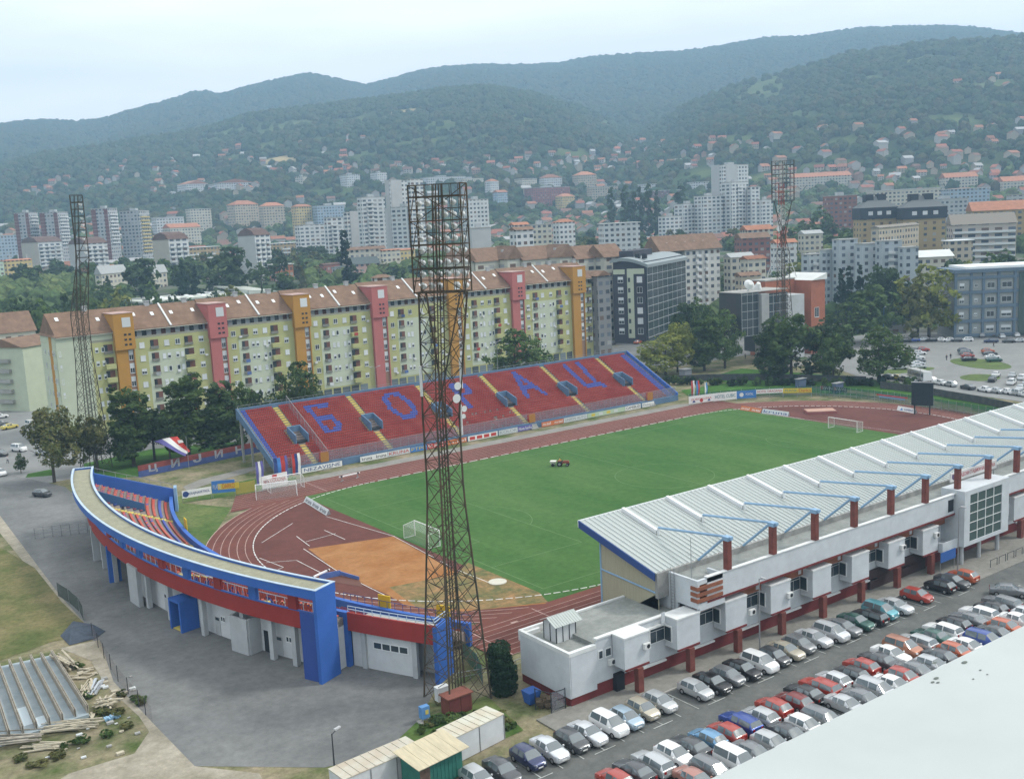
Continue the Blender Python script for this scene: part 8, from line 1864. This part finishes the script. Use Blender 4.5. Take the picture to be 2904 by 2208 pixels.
f = MB(); f.box((12.4, 9.8, HB+2.61), (26.0, 17.3, HB+3.0)); f.box((-7.8, 0, HB+.61), (12.6, 9.7, HB+.85)); f.build('roof', M_CONC, t, world=False)
window(t, 28.6, 2.99, HB*.62, 2.0, 3.2, 'open')
f = MB(); f.tube((-2, 3, HB+.85), (-2.0, 2.4, HB+3.6), .25, n=8); f.tube((-2, 2.4, HB+2.9), (-2.3, 1.4, HB+3.5), 1.7, .7, 20); f.build('satellite_dish', mat('dish_white', (.7, .71, .7), .5), t, world=False)
f = MB(); f.tube((4, 5, HB+.85), (3.4, 3.8, HB+3.0), 1.5, .6, 16); f.build('satellite_dish', mat('dish_white', (0, 0, 0)), t, world=False)
for a0, r0, z0, z1, nm_ in ((0, 7.2, -.35, .0, 'round_step'), (0, 5.6, 0.0, .25, 'round_step')):
    f = MB(); f.tube((2, -6, .05), (2, -6, .3+z1), r0, n=32); f.build('round_step', M_PAVE, t, world=False)
FOOT.append((gx+12, gy+14, 26))
rt = thing('radio_tower', 'red and white lattice radio tower on the brick building roof', 'radio tower', (gx+26, gy+13, HB+3.0))
top = hz(gx+26, gy+13, 350)-HB-3.0; M_RW = [mat('tower_red', (.35, .07, .05), .7), mat('tower_white', (.6, .6, .58), .7)]
f = MB()
for i in range(4):
    sx, sy = ((-1, -1), (1, -1), (1, 1), (-1, 1))[i]; jx, jy = ((1, -1), (1, 1), (-1, 1), (-1, -1))[i]
    f.bar((sx*3.4, sy*3.4, 0), (sx*1.1, sy*1.1, 9.5), .22); f.bar((sx*3.4, sy*3.4, 0), (jx*1.8, jy*1.8, 6.5), .1); f.bar((sx*1.8, sy*1.8, 6.5), (jx*1.8, jy*1.8, 6.5), .1); f.bar((sx*2.6, sy*2.6, 3.3), (jx*2.6, jy*2.6, 3.3), .1)
f.build('leg_frame', M_RW[1], rt, world=False)
f = MB(); f.box((-2.6, -2.6, 9.5), (2.6, 2.6, 9.8)); [f.bar((x, y, 9.8), (x, y, 11), .07) for x in (-2.5, 0, 2.5) for y in (-2.5, 2.5)]; f.bar((-2.5, -2.5, 11), (2.5, -2.5, 11), .07); f.bar((-2.5, 2.5, 11), (2.5, 2.5, 11), .07); f.build('platform', M_CONC, rt, world=False)
n = 12
for q in range(4):
    f = MB(); za = 9.8+(top-9.8)*q/4; zb = 9.8+(top-9.8)*(q+1)/4; h = .95-.17*q
    for i in range(4):
        sx, sy = ((-1, -1), (1, -1), (1, 1), (-1, 1))[i]; jx, jy = ((1, -1), (1, 1), (-1, 1), (-1, -1))[i]
        f.bar((sx*h, sy*h, za), (sx*h, sy*h, zb), .16)
        for k in range(4): a = za+(zb-za)*k/4; b = za+(zb-za)*(k+1)/4; f.bar((sx*h, sy*h, a), (jx*h, jy*h, b), .08)
    f.build('mast_section', M_RW[q % 2 if q else 0], rt, world=False)
for z, a in ((18, .5), (21, 2.4), (16, 3.3)): f = MB(); f.tube((math.cos(a)*1.2, math.sin(a)*1.2, z), (math.cos(a)*1.6, math.sin(a)*1.6, z), .9, n=14); f.build('dish', mat('dish_white', (0, 0, 0)), rt, world=False)
# grey office at the right
P = along(2066, 392); z0 = 0; H = hz(P.x, P.y, 590); t = thing('office_block', 'grey blue framed office block with a white roof edge at the right', 'office building', (P.x, P.y, 0), R(-38))
f = MB(); f.box((0, 0, 0), (50, 16, H)); f.build('wall', mat('office_grey', (.28, .30, .29), .9, noise=.08), t, world=False)
fr = mat('office_frame', (.11, .16, .21), .8, noise=.08)
f = MB()
for i in range(5): f.box((-.2, -.5, H*(i/4.55)+.5), (50, -.01, H*(i/4.55)+1.5))
for x in (0, 5.2, 9.4, 14.5, 20, 26.5, 32, 38, 44, 49.4): f.box((x-.4, -.6, 0), (x+.4, -.02, H))
f.build('frame', fr, t, world=False)
f = MB(); f.box((-.8, -.9, H), (50.5, 16.5, H+1.2)); f.build('roof', fr, t, world=False); f = MB(); f.box((3.5, -.2, H+1.21), (50.5, 16, H+2.0)); f.build('white_roof_edge', mat('bright_white_roof', (0, 0, 0)), t, world=False)
for j in range(4):
    z = 3.2+H/4.55*j
    for x, w in ((2.2, 1.6), (7, 1.1), (12, 2.6), (17.4, 3.4), (29, 3.2), (35, 2.6), (41, 2.6), (46.5, 2.6)): window(t, x, -.005, z, w, 1.9 if w > 1.2 else 1.0, 'open' if RND.random() < .6 else 'half')
f = MB(); f.box((21.3, -.7, .5), (25.6, -.51, H-.5)); f.build('stair_glass', mat('green_glass', (0, 0, 0)), t, world=False)
FOOT.append((P.x+20, P.y-6, 32))
# grey white complex and the dark topped yellow block, right
G = 'grey white flats right of the radio tower'
for lb, xl, xm, xr, yt, d in (('balconied grey white block at the left of the right complex', 1729, 1746, 1772, 551, 480), ('narrow grey white block in the right complex', 1770, 1782, 1800, 541, 478), ('grey white block with an ochre top band', 1796, 1812, 1852, 519, 476), ('blue grey blank block at the middle of the right complex', 1846, 1862, 1898, 528, 470), ('grey white block with loggias in the right complex', 1890, 1905, 1948, 522, 466), ('lower grey white block at the right of the right complex', 1940, 1952, 1984, 536, 462)):
    t, w, dd, H = block(lb, xl, xm, xr, yt, d, R(-18), wallmat('complex_grey', (.37, .42, .45), pu=4.2, wu=.4), ('flat', None), G, bal=('r', [(.3, .6)], BAL_W) if 'loggia' in lb or 'balcon' in lb else None)
B_('sloped brown roofed terrace behind the right complex', 1880, 1898, 1984, 492, 540, R(10), WB, ('gable', mat('brown_grey_roof', (.22, .2, .17), .9)), dep=14)
for i, (xl, xm, xr) in enumerate(((1842, 1858, 1936), (1936, 1950, 2042))):
    t, w, dd, H = block(['large yellow block with a black mansard storey, left half', 'large yellow block with a black mansard storey, right half'][i], xl, xm, xr, 474, 600-6*i, R(-16), wallmat('yellow_brick', (.36, .28, .15), pu=4.5, wu=.35), ('none', None), 'yellow blocks with black mansard storeys')
    f = MB(); f.box((-.6, -.6, H), (w+.6, dd+.6, H+6)); f.build('mansard_storey', mat('black_shingle', (.03, .035, .045), .8), t, world=False)
    for x in (.2, .45, .7): f = MB(); f.box((w*x, -.66, H+2), (w*x+2.4, -.61, H+4)); f.build('dormer_window', M_SHUT, t, world=False)
    f = MB(); f.add([(-.6, -.6, H+6), (w+.6, -.6, H+6), (w+.6, dd+.6, H+6), (-.6, dd+.6, H+6), (w*.4, dd*.5, H+12), (w*.6, dd*.5, H+12)], [(0, 1, 5, 4), (1, 2, 5), (2, 3, 4, 5), (3, 0, 4)]); f.build('roof', mat('dark_felt_roof', (.14, .15, .15), .9), t, world=False)
    for q in (.3, .65): f = MB(); f.box((w*q-2.2, dd*.3, H+8), (w*q+2.2, dd*.7, H+13)); f.build('roof_turret', mat('black_shingle', (0, 0, 0)), t, world=False)
B_('white and brown slab with balconies at the far right', 2044, 2056, 2196, 486, 560, R(-22), wallmat('white_brown', (.42, .38, .34), pu=6), ('gable', mat('brown_grey_roof', (0, 0, 0)), 5), bal=('r', [(.02, .98)], BAL_W), dep=13)
# ------------------------------------------------------------------ houses on the slopes: same few shapes in different places
HW = [mat('house_wall_%d' % i, c, .9, rnd=.1) for i, c in enumerate(((.42, .41, .38), (.40, .35, .27), (.36, .36, .36), (.32, .22, .17)))]
HR = [M_TILE2, mat('house_roof_red', (.30, .115, .075), .9, rnd=.25), mat('house_roof_brown', (.2, .11, .08), .9, rnd=.2), mat('house_roof_grey', (.4, .4, .4), .8, rnd=.2)]
hw = MB(); hw.box((-4.5, -4, -3), (4.5, 4, 5.2)); hw.add([(-4.5, -4, 5.2), (-4.5, 4, 5.2), (-4.5, 0, 8.0), (4.5, -4, 5.2), (4.5, 4, 5.2), (4.5, 0, 8.0)], [(0, 2, 1), (3, 4, 5)])
hr = MB(); hr.add([(-5, -4.7, 4.85), (5, -4.7, 4.85), (5, 0, 8.2), (-5, 0, 8.2), (-5, 4.7, 4.85), (5, 4.7, 4.85), (-5, -4.7, 4.6), (5, -4.7, 4.6), (5, 0, 7.95), (-5, 0, 7.95), (-5, 4.7, 4.6), (5, 4.7, 4.6)], [(0, 1, 2, 3), (3, 2, 5, 4), (7, 6, 9, 8), (8, 9, 10, 11), (0, 6, 7, 1), (5, 11, 10, 4), (0, 3, 9, 6), (3, 4, 10, 9), (1, 7, 8, 2), (2, 8, 11, 5)])
hwin = MB()
for x in (-2.8, 0, 2.8):
    for z in (1.2, 3.8): hwin.box((x-.6, -4.04, z-.6), (x+.6, -4.005, z+.6))
HM = {}
def hmesh(kind, i):
    if (kind, i) not in HM: HM[kind, i] = (hw if kind == 'wall' else hr).mesh(kind, (HW if kind == 'wall' else HR)[i])
    return HM[kind, i]
HWIN = hwin.mesh('windows', M_WIND)
nh = 0
def house(x, y, s, label, group):
    i = RND.choice([0, 0, 1, 2, 3]); j = RND.choice([0, 0, 1, 1, 2, 3])
    t = thing('house', label, 'house', (x, y, tz(x, y)-.3), RND.uniform(-.5, .5)+R(-35)+RND.choice([0, math.pi/2]), group); t.scale = (s*RND.uniform(.9, 1.5), s, s*RND.uniform(.85, 1.25))
    part('wall', hmesh('wall', i), t); part('roof', hmesh('roof', j), t); part('windows', HWIN, t)
    FOOT.append((x, y, 7*s))
CL = [ # image window, how many, label
 ((30, 230, 385, 425), 20, 'small house among trees on the far left slope'), ((230, 470, 335, 400), 22, 'small house among trees on the left hillside'), ((470, 760, 312, 352), 16, 'small house scattered on the meadow hillside left of centre'), ((330, 560, 400, 425), 16, 'small roofed house below the white terraces'),
 ((560, 900, 350, 382), 34, 'pale house of the dense settlement at the foot of the centre hill'), ((900, 1120, 335, 378), 22, 'small house on the slope behind the mast head'), ((1120, 1330, 325, 375), 24, 'red roofed house of the settlement right of centre'), ((1320, 1540, 300, 365), 44, 'red roofed house of the village in the valley mouth'),
 ((1640, 1960, 362, 392), 24, 'small house at the foot of the right hill'), ((1960, 2210, 350, 392), 18, 'small house below the right hill at the picture edge'), ((1530, 1700, 285, 320), 6, 'lone white house on the right hillside'), ((2060, 2210, 160, 190), 5, 'tiny house high on the right hill'), ((640, 880, 285, 312), 4, 'lone house high on the meadow hillside'), ((2000, 2150, 285, 330), 5, 'lone house in the woods of the right hill')]
for (x0, x1, y0, y1), n, lb in CL:
    for k in range(n):
        for tr_ in range(12):
            p = hit(RND.uniform(x0, x1), RND.triangular(y0, y1, y1), 950)
            if all((p.x-a)**2+(p.y-b)**2 > (r+7)**2 for a, b, r in FOOT[-70:]): break
        house(p.x, p.y, RND.uniform(.62, .95), lb, lb+' group'); nh += 1
# ------------------------------------------------------------------ trees of the town
def clear(x, y, m=2): return all((x-a)**2+(y-b)**2 > (r*.8+m)**2 for a, b, r in FOOT)
ZT_ = [ # image box at ground, distance range, count, kinds, label
 ((-10, 250), (380, 560), 40, ['broad'], ['dark', 'green', 'dark'], 'dark tree in the park behind the flats at the left'), ((200, 640), (420, 640), 44, ['broad', 'conifer'], ['green', 'dark'], 'green tree between the sports hall and the slab blocks'),
 ((560, 920), (470, 720), 34, ['broad', 'conifer'], ['green', 'olive', 'dark'], 'tree among the houses behind the yellow flats'), ((30, 420), (620, 820), 26, ['broad'], ['green', 'dark'], 'tree crown between the left towers'), ((420, 720), (700, 860), 28, ['broad'], ['green', 'dark', 'olive'], 'tree crown below the beige flats at centre left'),
 ((1000, 1330), (460, 760), 60, ['broad'], ['green', 'dark', 'olive'], 'tree of the wood behind the back row of flats'), ((1240, 1500), (520, 880), 44, ['broad'], ['green', 'dark', 'olive'], 'tree of the wood before the right white towers'), ((1560, 1760), (430, 760), 26, ['broad'], ['green', 'olive', 'yellow'], 'tree along the road behind the dark tower'),
 ((1760, 2000), (500, 860), 30, ['broad'], ['green', 'yellow', 'dark'], 'tree behind the dark topped yellow block'), ((1990, 2230), (440, 540), 20, ['broad'], ['green', 'dark'], 'tree before the white and brown slab at far right'), ((2040, 2230), (700, 900), 14, ['broad'], ['green', 'yellow'], 'tree by the white roofed halls at far right')]
nt_ = 0
for (x0, x1), (d0, d1), n, ks, cs_, lb in ZT_:
    for k in range(n):
        for q in range(10):
            d = RND.uniform(d0, d1); p = along(RND.uniform(x0, x1), d)
            if clear(p.x, p.y): break
        else: continue
        kd = RND.choice(ks); tree(kd, p.x, p.y, RND.uniform(9, 16), RND.uniform(8, 13) if kd == 'broad' else RND.uniform(5, 7), RND.choice(cs_), 1 if d < 600 else 0, lb, lb+' group', None); nt_ += 1
for x, y, h, w, k, c, lb in ((230, 655, 0, 0, 'broad', 'yellow', 0),): pass
for xi, d, yt, w, k, c, lb in ((245, 470, 618, 13, 'broad', 'yellow', 'yellow green round tree left of the white hall roof'), (312, 470, 610, 10, 'broad', 'green', 'pointed green tree before the white hall roof'), (358, 470, 630, 8, 'broad', 'green', 'small round tree before the white hall roof'), (490, 470, 614, 13, 'broad', 'yellow', 'light green tree at the right of the white hall roof'), (152, 430, 614, 14, 'broad', 'green', 'green tree left of the edge-on mast, behind the flats'), (75, 400, 642, 12, 'broad', 'green', 'green tree behind the left end of the flats'), (20, 420, 640, 14, 'broad', 'dark', 'dark tree at the left edge behind the flats'), (292, 560, 555, 17, 'broad', 'dark', 'big dark tree before the rightmost grey tower'), (484, 570, 530, 20, 'broad', 'dark', 'big dark tree left of the blue grey gable'), (384, 560, 560, 9, 'conifer', 'conifer', 'dark spruce before the beige gable'), (412, 560, 575, 8, 'conifer', 'conifer', 'smaller spruce right of the beige gable'), (742, 560, 497, 6, 'poplar', 'conifer', 'dark pointed tree before the stepped white complex'),
    (1319, 900, 409, 8, 'poplar', 'dark', 'first poplar from the left in the poplar row'), (1350, 890, 405, 10, 'poplar', 'dark', 'second and fullest poplar in the poplar row'), (1368, 900, 412, 7, 'poplar', 'dark', 'third poplar in the poplar row'), (1382, 905, 410, 7, 'poplar', 'dark', 'fourth thin poplar in the poplar row'), (1399, 890, 405, 10, 'poplar', 'dark', 'fifth poplar in the poplar row'), (1418, 900, 414, 7, 'poplar', 'dark', 'last thin poplar in the poplar row'), (1470, 920, 408, 14, 'poplar', 'dark', 'broad dark poplar left of the right white towers'),
    (1500, 366, 640, 9, 'broad', 'green', 'round tree at the foot of the white flats'), (1470, 360, 650, 8, 'broad', 'dark', 'dark tree beside the dark tower foot'), (1590, 500, 575, 11, 'broad', 'yellow', 'yellow green tree at the road by the white flats'),
    (2010, 392, 567, 17, 'broad', 'yellow', 'tall yellow green tree left of the grey office'), (1985, 388, 600, 13, 'broad', 'olive', 'olive tree beside the tall yellow green one'), (1880, 385, 612, 16, 'broad', 'green', 'big round green tree right of the brick building'), (1840, 378, 640, 14, 'broad', 'green', 'green tree touching the brick building'), (1832, 430, 575, 11, 'conifer', 'conifer', 'dark spruce left of three behind the brick building'), (1857, 430, 572, 9, 'conifer', 'conifer', 'dark spruce, middle of three behind the brick building'), (1900, 425, 570, 14, 'broad', 'dark', 'dark tree right of the three spruces'), (1920, 425, 575, 13, 'broad', 'dark', 'dark tree before the right complex'), (1815, 440, 580, 8, 'conifer', 'conifer', 'dark spruce nearest the radio tower'), (2055, 440, 560, 14, 'broad', 'dark', 'dark tree above the grey office roof'), (2140, 450, 545, 17, 'broad', 'green', 'broad green tree above the grey office roof'), (2190, 455, 548, 16, 'broad', 'dark', 'dark tree above the grey office at the right edge'), (2095, 420, 560, 10, 'broad', 'yellow', 'yellowish tree peeping over the grey office'), (1795, 372, 705, 9, 'broad', 'dark', 'dark tree behind the big group, at the car park'), (1770, 700, 445, 18, 'broad', 'green', 'light tree by the scaffolded block')):
    p = along(xi, d); h = hz(p.x, p.y, yt)-tz(p.x, p.y)
    tree(k, p.x, p.y, max(4, h), w, c, 2 if d < 440 else 1, lb, 'trees standing out in the town'); nt_ += 1
print('houses', nh, 'trees', nt_)
# ------------------------------------------------------------------ woods on the hills and the far tree cover of the town: uncountable, one object each
def woods(name, pts, scales, material, subd=2):
    me = bpy.data.meshes.new(name); me.from_pydata(pts, [], []); me.update()
    at1 = me.attributes.new('size', 'FLOAT_VECTOR', 'POINT'); at1.data.foreach_set('vector', np.array(scales, np.float32).reshape(-1))
    o = bpy.data.objects.new(name, me); COL.objects.link(o); o['kind'] = 'stuff'
    ng = bpy.data.node_groups.new(name+'_nodes', 'GeometryNodeTree'); ng.interface.new_socket('Geometry', in_out='INPUT', socket_type='NodeSocketGeometry'); ng.interface.new_socket('Geometry', in_out='OUTPUT', socket_type='NodeSocketGeometry')
    N = ng.nodes; gi = N.new('NodeGroupInput'); go = N.new('NodeGroupOutput')
    ico = N.new('GeometryNodeMeshIcoSphere'); ico.inputs['Radius'].default_value = 1; ico.inputs['Subdivisions'].default_value = subd
    sp = N.new('GeometryNodeSetPosition'); nz = N.new('ShaderNodeTexNoise'); nz.inputs['Scale'].default_value = 2.1; nz.inputs['Detail'].default_value = 3
    ps = N.new('GeometryNodeInputPosition'); ng.links.new(ps.outputs[0], nz.inputs['Vector'])
    vs = N.new('ShaderNodeVectorMath'); vs.operation = 'SUBTRACT'; vs.inputs[1].default_value = (.5, .5, .5); ng.links.new(nz.outputs['Color'], vs.inputs[0])
    vm = N.new('ShaderNodeVectorMath'); vm.operation = 'SCALE'; vm.inputs['Scale'].default_value = 1.7; ng.links.new(vs.outputs[0], vm.inputs[0]); ng.links.new(vm.outputs[0], sp.inputs['Offset'])
    ng.links.new(ico.outputs['Mesh'], sp.inputs['Geometry'])
    sm = N.new('GeometryNodeSetMaterial'); sm.inputs['Material'].default_value = material; ng.links.new(sp.outputs[0], sm.inputs['Geometry'])
    ip = N.new('GeometryNodeInstanceOnPoints'); na = N.new('GeometryNodeInputNamedAttribute'); na.data_type = 'FLOAT_VECTOR'; na.inputs['Name'].default_value = 'size'
    rv = N.new('FunctionNodeRandomValue'); rv.data_type = 'FLOAT_VECTOR'; rv.inputs[0].default_value = (0, 0, 0); rv.inputs[1].default_value = (.25, .25, 6.28)
    ng.links.new(gi.outputs[0], ip.inputs['Points']); ng.links.new(sm.outputs[0], ip.inputs['Instance']); ng.links.new(na.outputs['Attribute'], ip.inputs['Scale']); ng.links.new(rv.outputs[0], ip.inputs['Rotation']); ng.links.new(ip.outputs[0], go.inputs[0])
    o.modifiers.new('trees', 'NODES').node_group = ng
    return o
def canopy(name, cols, rnd):
    m = bpy.data.materials.new(name); m.use_nodes = True; nt = m.node_tree; b = nt.nodes['Principled BSDF']; b.inputs['Roughness'].default_value = .95; b.inputs['Specular IOR Level'].default_value = .05
    oi = nt.nodes.new('ShaderNodeObjectInfo'); r = nt.nodes.new('ShaderNodeValToRGB'); e = r.color_ramp.elements; e[0].color = (*cols[0], 1); e[1].color = (*cols[-1], 1)
    for i, c in enumerate(cols[1:-1]): x = e.new((i+1)/(len(cols)-1)); x.color = (*c, 1)
    nt.links.new(oi.outputs['Random'], r.inputs['Fac'])
    g = nt.nodes.new('ShaderNodeNewGeometry'); n = nt.nodes.new('ShaderNodeTexNoise'); n.inputs['Scale'].default_value = .5; n.inputs['Detail'].default_value = 4; nt.links.new(g.outputs['Position'], n.inputs['Vector'])
    mr = nt.nodes.new('ShaderNodeMapRange'); mr.inputs['From Min'].default_value = .3; mr.inputs['From Max'].default_value = .7; mr.inputs['To Min'].default_value = .55; mr.inputs['To Max'].default_value = 1.45; nt.links.new(n.outputs['Fac'], mr.inputs['Value'])
    hs = nt.nodes.new('ShaderNodeHueSaturation'); nt.links.new(mr.outputs[0], hs.inputs['Value']); nt.links.new(r.outputs['Color'], hs.inputs['Color']); nt.links.new(hs.outputs['Color'], b.inputs['Base Color']); return m
CAN = canopy('wood_canopy', [(.022, .04, .017), (.036, .062, .024), (.055, .08, .03), (.072, .07, .03), (.042, .06, .024)], .3)
CAN2 = canopy('town_canopy', [(.045, .075, .028), (.075, .115, .04), (.11, .14, .05), (.06, .095, .036)], .3)
rg = np.random.default_rng(3)
# the carpet of small roofs below the hills, past counting
hv = []; hf = []; hmi = []; k = 0
for tr_ in range(4000):
    az_ = YAW+RND.uniform(-.47, .47); d = RND.triangular(680, 1500, 1120); x = CAM[0]+math.sin(az_)*d; y = CAM[1]+math.cos(az_)*d
    if not all((x-a)**2+(y-b)**2 > (r*.9+8)**2 for a, b, r in FOOT): continue
    if meadow(np.array([x]), np.array([y]))[0][0] > .3: continue
    z = tz(x, y); q = RND.random()*.5-.6+RND.choice([0, 1.57]); c, n_ = math.cos(q), math.sin(q); L, B_2, h = RND.uniform(4, 7.5), RND.uniform(3.5, 5), RND.uniform(4, 8); o = len(hv)
    P4 = [(-L, -B_2), (L, -B_2), (L, B_2), (-L, B_2)]
    hv += [(x+u*c-v*n_, y+u*n_+v*c, z+zz) for zz in (-2, h) for u, v in P4]+[(x-L*c, y-L*n_, z+h+2.6), (x+L*c, y+L*n_, z+h+2.6)]
    hv += [(x+u*c-v*n_, y+u*n_+v*c, z+h-.25) for u, v in ((-L-.5, -B_2-.6), (L+.5, -B_2-.6), (L+.5, B_2+.6), (-L-.5, B_2+.6))]+[(x-(L+.5)*c, y-(L+.5)*n_, z+h+2.75), (x+(L+.5)*c, y+(L+.5)*n_, z+h+2.75)]
    hf += [(o, o+1, o+5, o+4), (o+1, o+2, o+6, o+5), (o+2, o+3, o+7, o+6), (o+3, o, o+4, o+7), (o+4, o+8, o+7), (o+5, o+6, o+9), (o+10, o+11, o+15, o+14), (o+12, o+13, o+14, o+15)]
    w_i = RND.choice([0, 0, 2, 1]); r_i = RND.choice([4, 4, 5, 5, 6, 7]); hmi += [w_i]*6+[r_i]*2; k += 1; FOOT.append((x, y, 7))
    if k >= 620: break
me = bpy.data.meshes.new('distant_houses'); me.from_pydata(hv, [], hf); me.update(); [me.materials.append(q) for q in HW+HR]; me.polygons.foreach_set('material_index', hmi)
dh = bpy.data.objects.new('distant_houses', me); COL.objects.link(dh); dh['kind'] = 'stuff'
n = 120000
azs = rg.uniform(YAW-.60, YAW+.60, n); ds = np.sqrt(rg.uniform(980**2, 3420**2, n)); X = CAM[0]+np.sin(azs)*ds; Y = CAM[1]+np.cos(azs)*ds; Zz = TZ(X, Y)
m, _ = meadow(X, Y); dens = np.clip(.9-1.0*m, .06, 1)*np.where(ds < 1350, .35+.5*ss(1000, 1350, ds), 1)*np.where(fbm(X, Y, .011, 9) > .95, .25, 1)
keep = rg.random(n) < dens*.62
hx = np.array([(a, b) for a, b, r in FOOT if (a-CAM[0])**2+(b-CAM[1])**2 > 930**2])
for a, b in hx: keep &= ((X-a)**2+(Y-b)**2 > 11**2)
X, Y, Zz, ds = X[keep], Y[keep], Zz[keep], ds[keep]
sc = rg.uniform(3.5, 8.0, (len(X), 1))*np.array([[1, 1, .95]])*(1+.25*(ds[:, None] > 2200)); 
woods('hill_woods', np.stack([X, Y, Zz+sc[:, 2]*.45], 1).tolist(), sc, CAN, 2)
n = 15000
azs = rg.uniform(YAW-.58, YAW+.58, n); ds = rg.uniform(430, 1250, n); X = CAM[0]+np.sin(azs)*ds; Y = CAM[1]+np.cos(azs)*ds; Zz = TZ(X, Y)
keep = (fbm(X, Y, .02, 4) > -.3) & (rg.random(n) < np.where(ds < 640, .35, 1))
for a, b, r in FOOT: keep &= ((X-a)**2+(Y-b)**2 > (r*.85+4)**2)
X, Y, Zz = X[keep], Y[keep], Zz[keep]; sc = rg.uniform(2.6, 5.6, (len(X), 1))*np.array([[1, 1, 1.05]])
woods('town_greenery', np.stack([X, Y, Zz+sc[:, 2]*.55], 1).tolist(), sc, CAN2, 2)
print('woods', len(X))
c_, s_ = math.cos(-YAW), math.sin(-YAW); HT = float(max(v.co.z for v in bpy.data.objects['terrain'].data.vertices))+40
hz_ = MB(); hz_.prism([(CAM[0]+u*c_-v*s_, CAM[1]+u*s_+v*c_) for u, v in ((-3500, -2600), (3500, -2600), (3500, 3365), (-3500, 3365))], -60, HT); ho = hz_.build('haze', None); ho['kind'] = 'stuff'
hm = bpy.data.materials.new('haze'); hm.use_nodes = True; nt = hm.node_tree; nt.nodes.remove(nt.nodes['Principled BSDF']); pv = nt.nodes.new('ShaderNodeVolumePrincipled')
pv.inputs['Color'].default_value = (.44, .71, 1.0, 1); pv.inputs['Density'].default_value = 3.2e-4; pv.inputs['Anisotropy'].default_value = 0.1
nt.links.new(pv.outputs[0], nt.nodes['Material Output'].inputs['Volume']); ho.data.materials.append(hm)
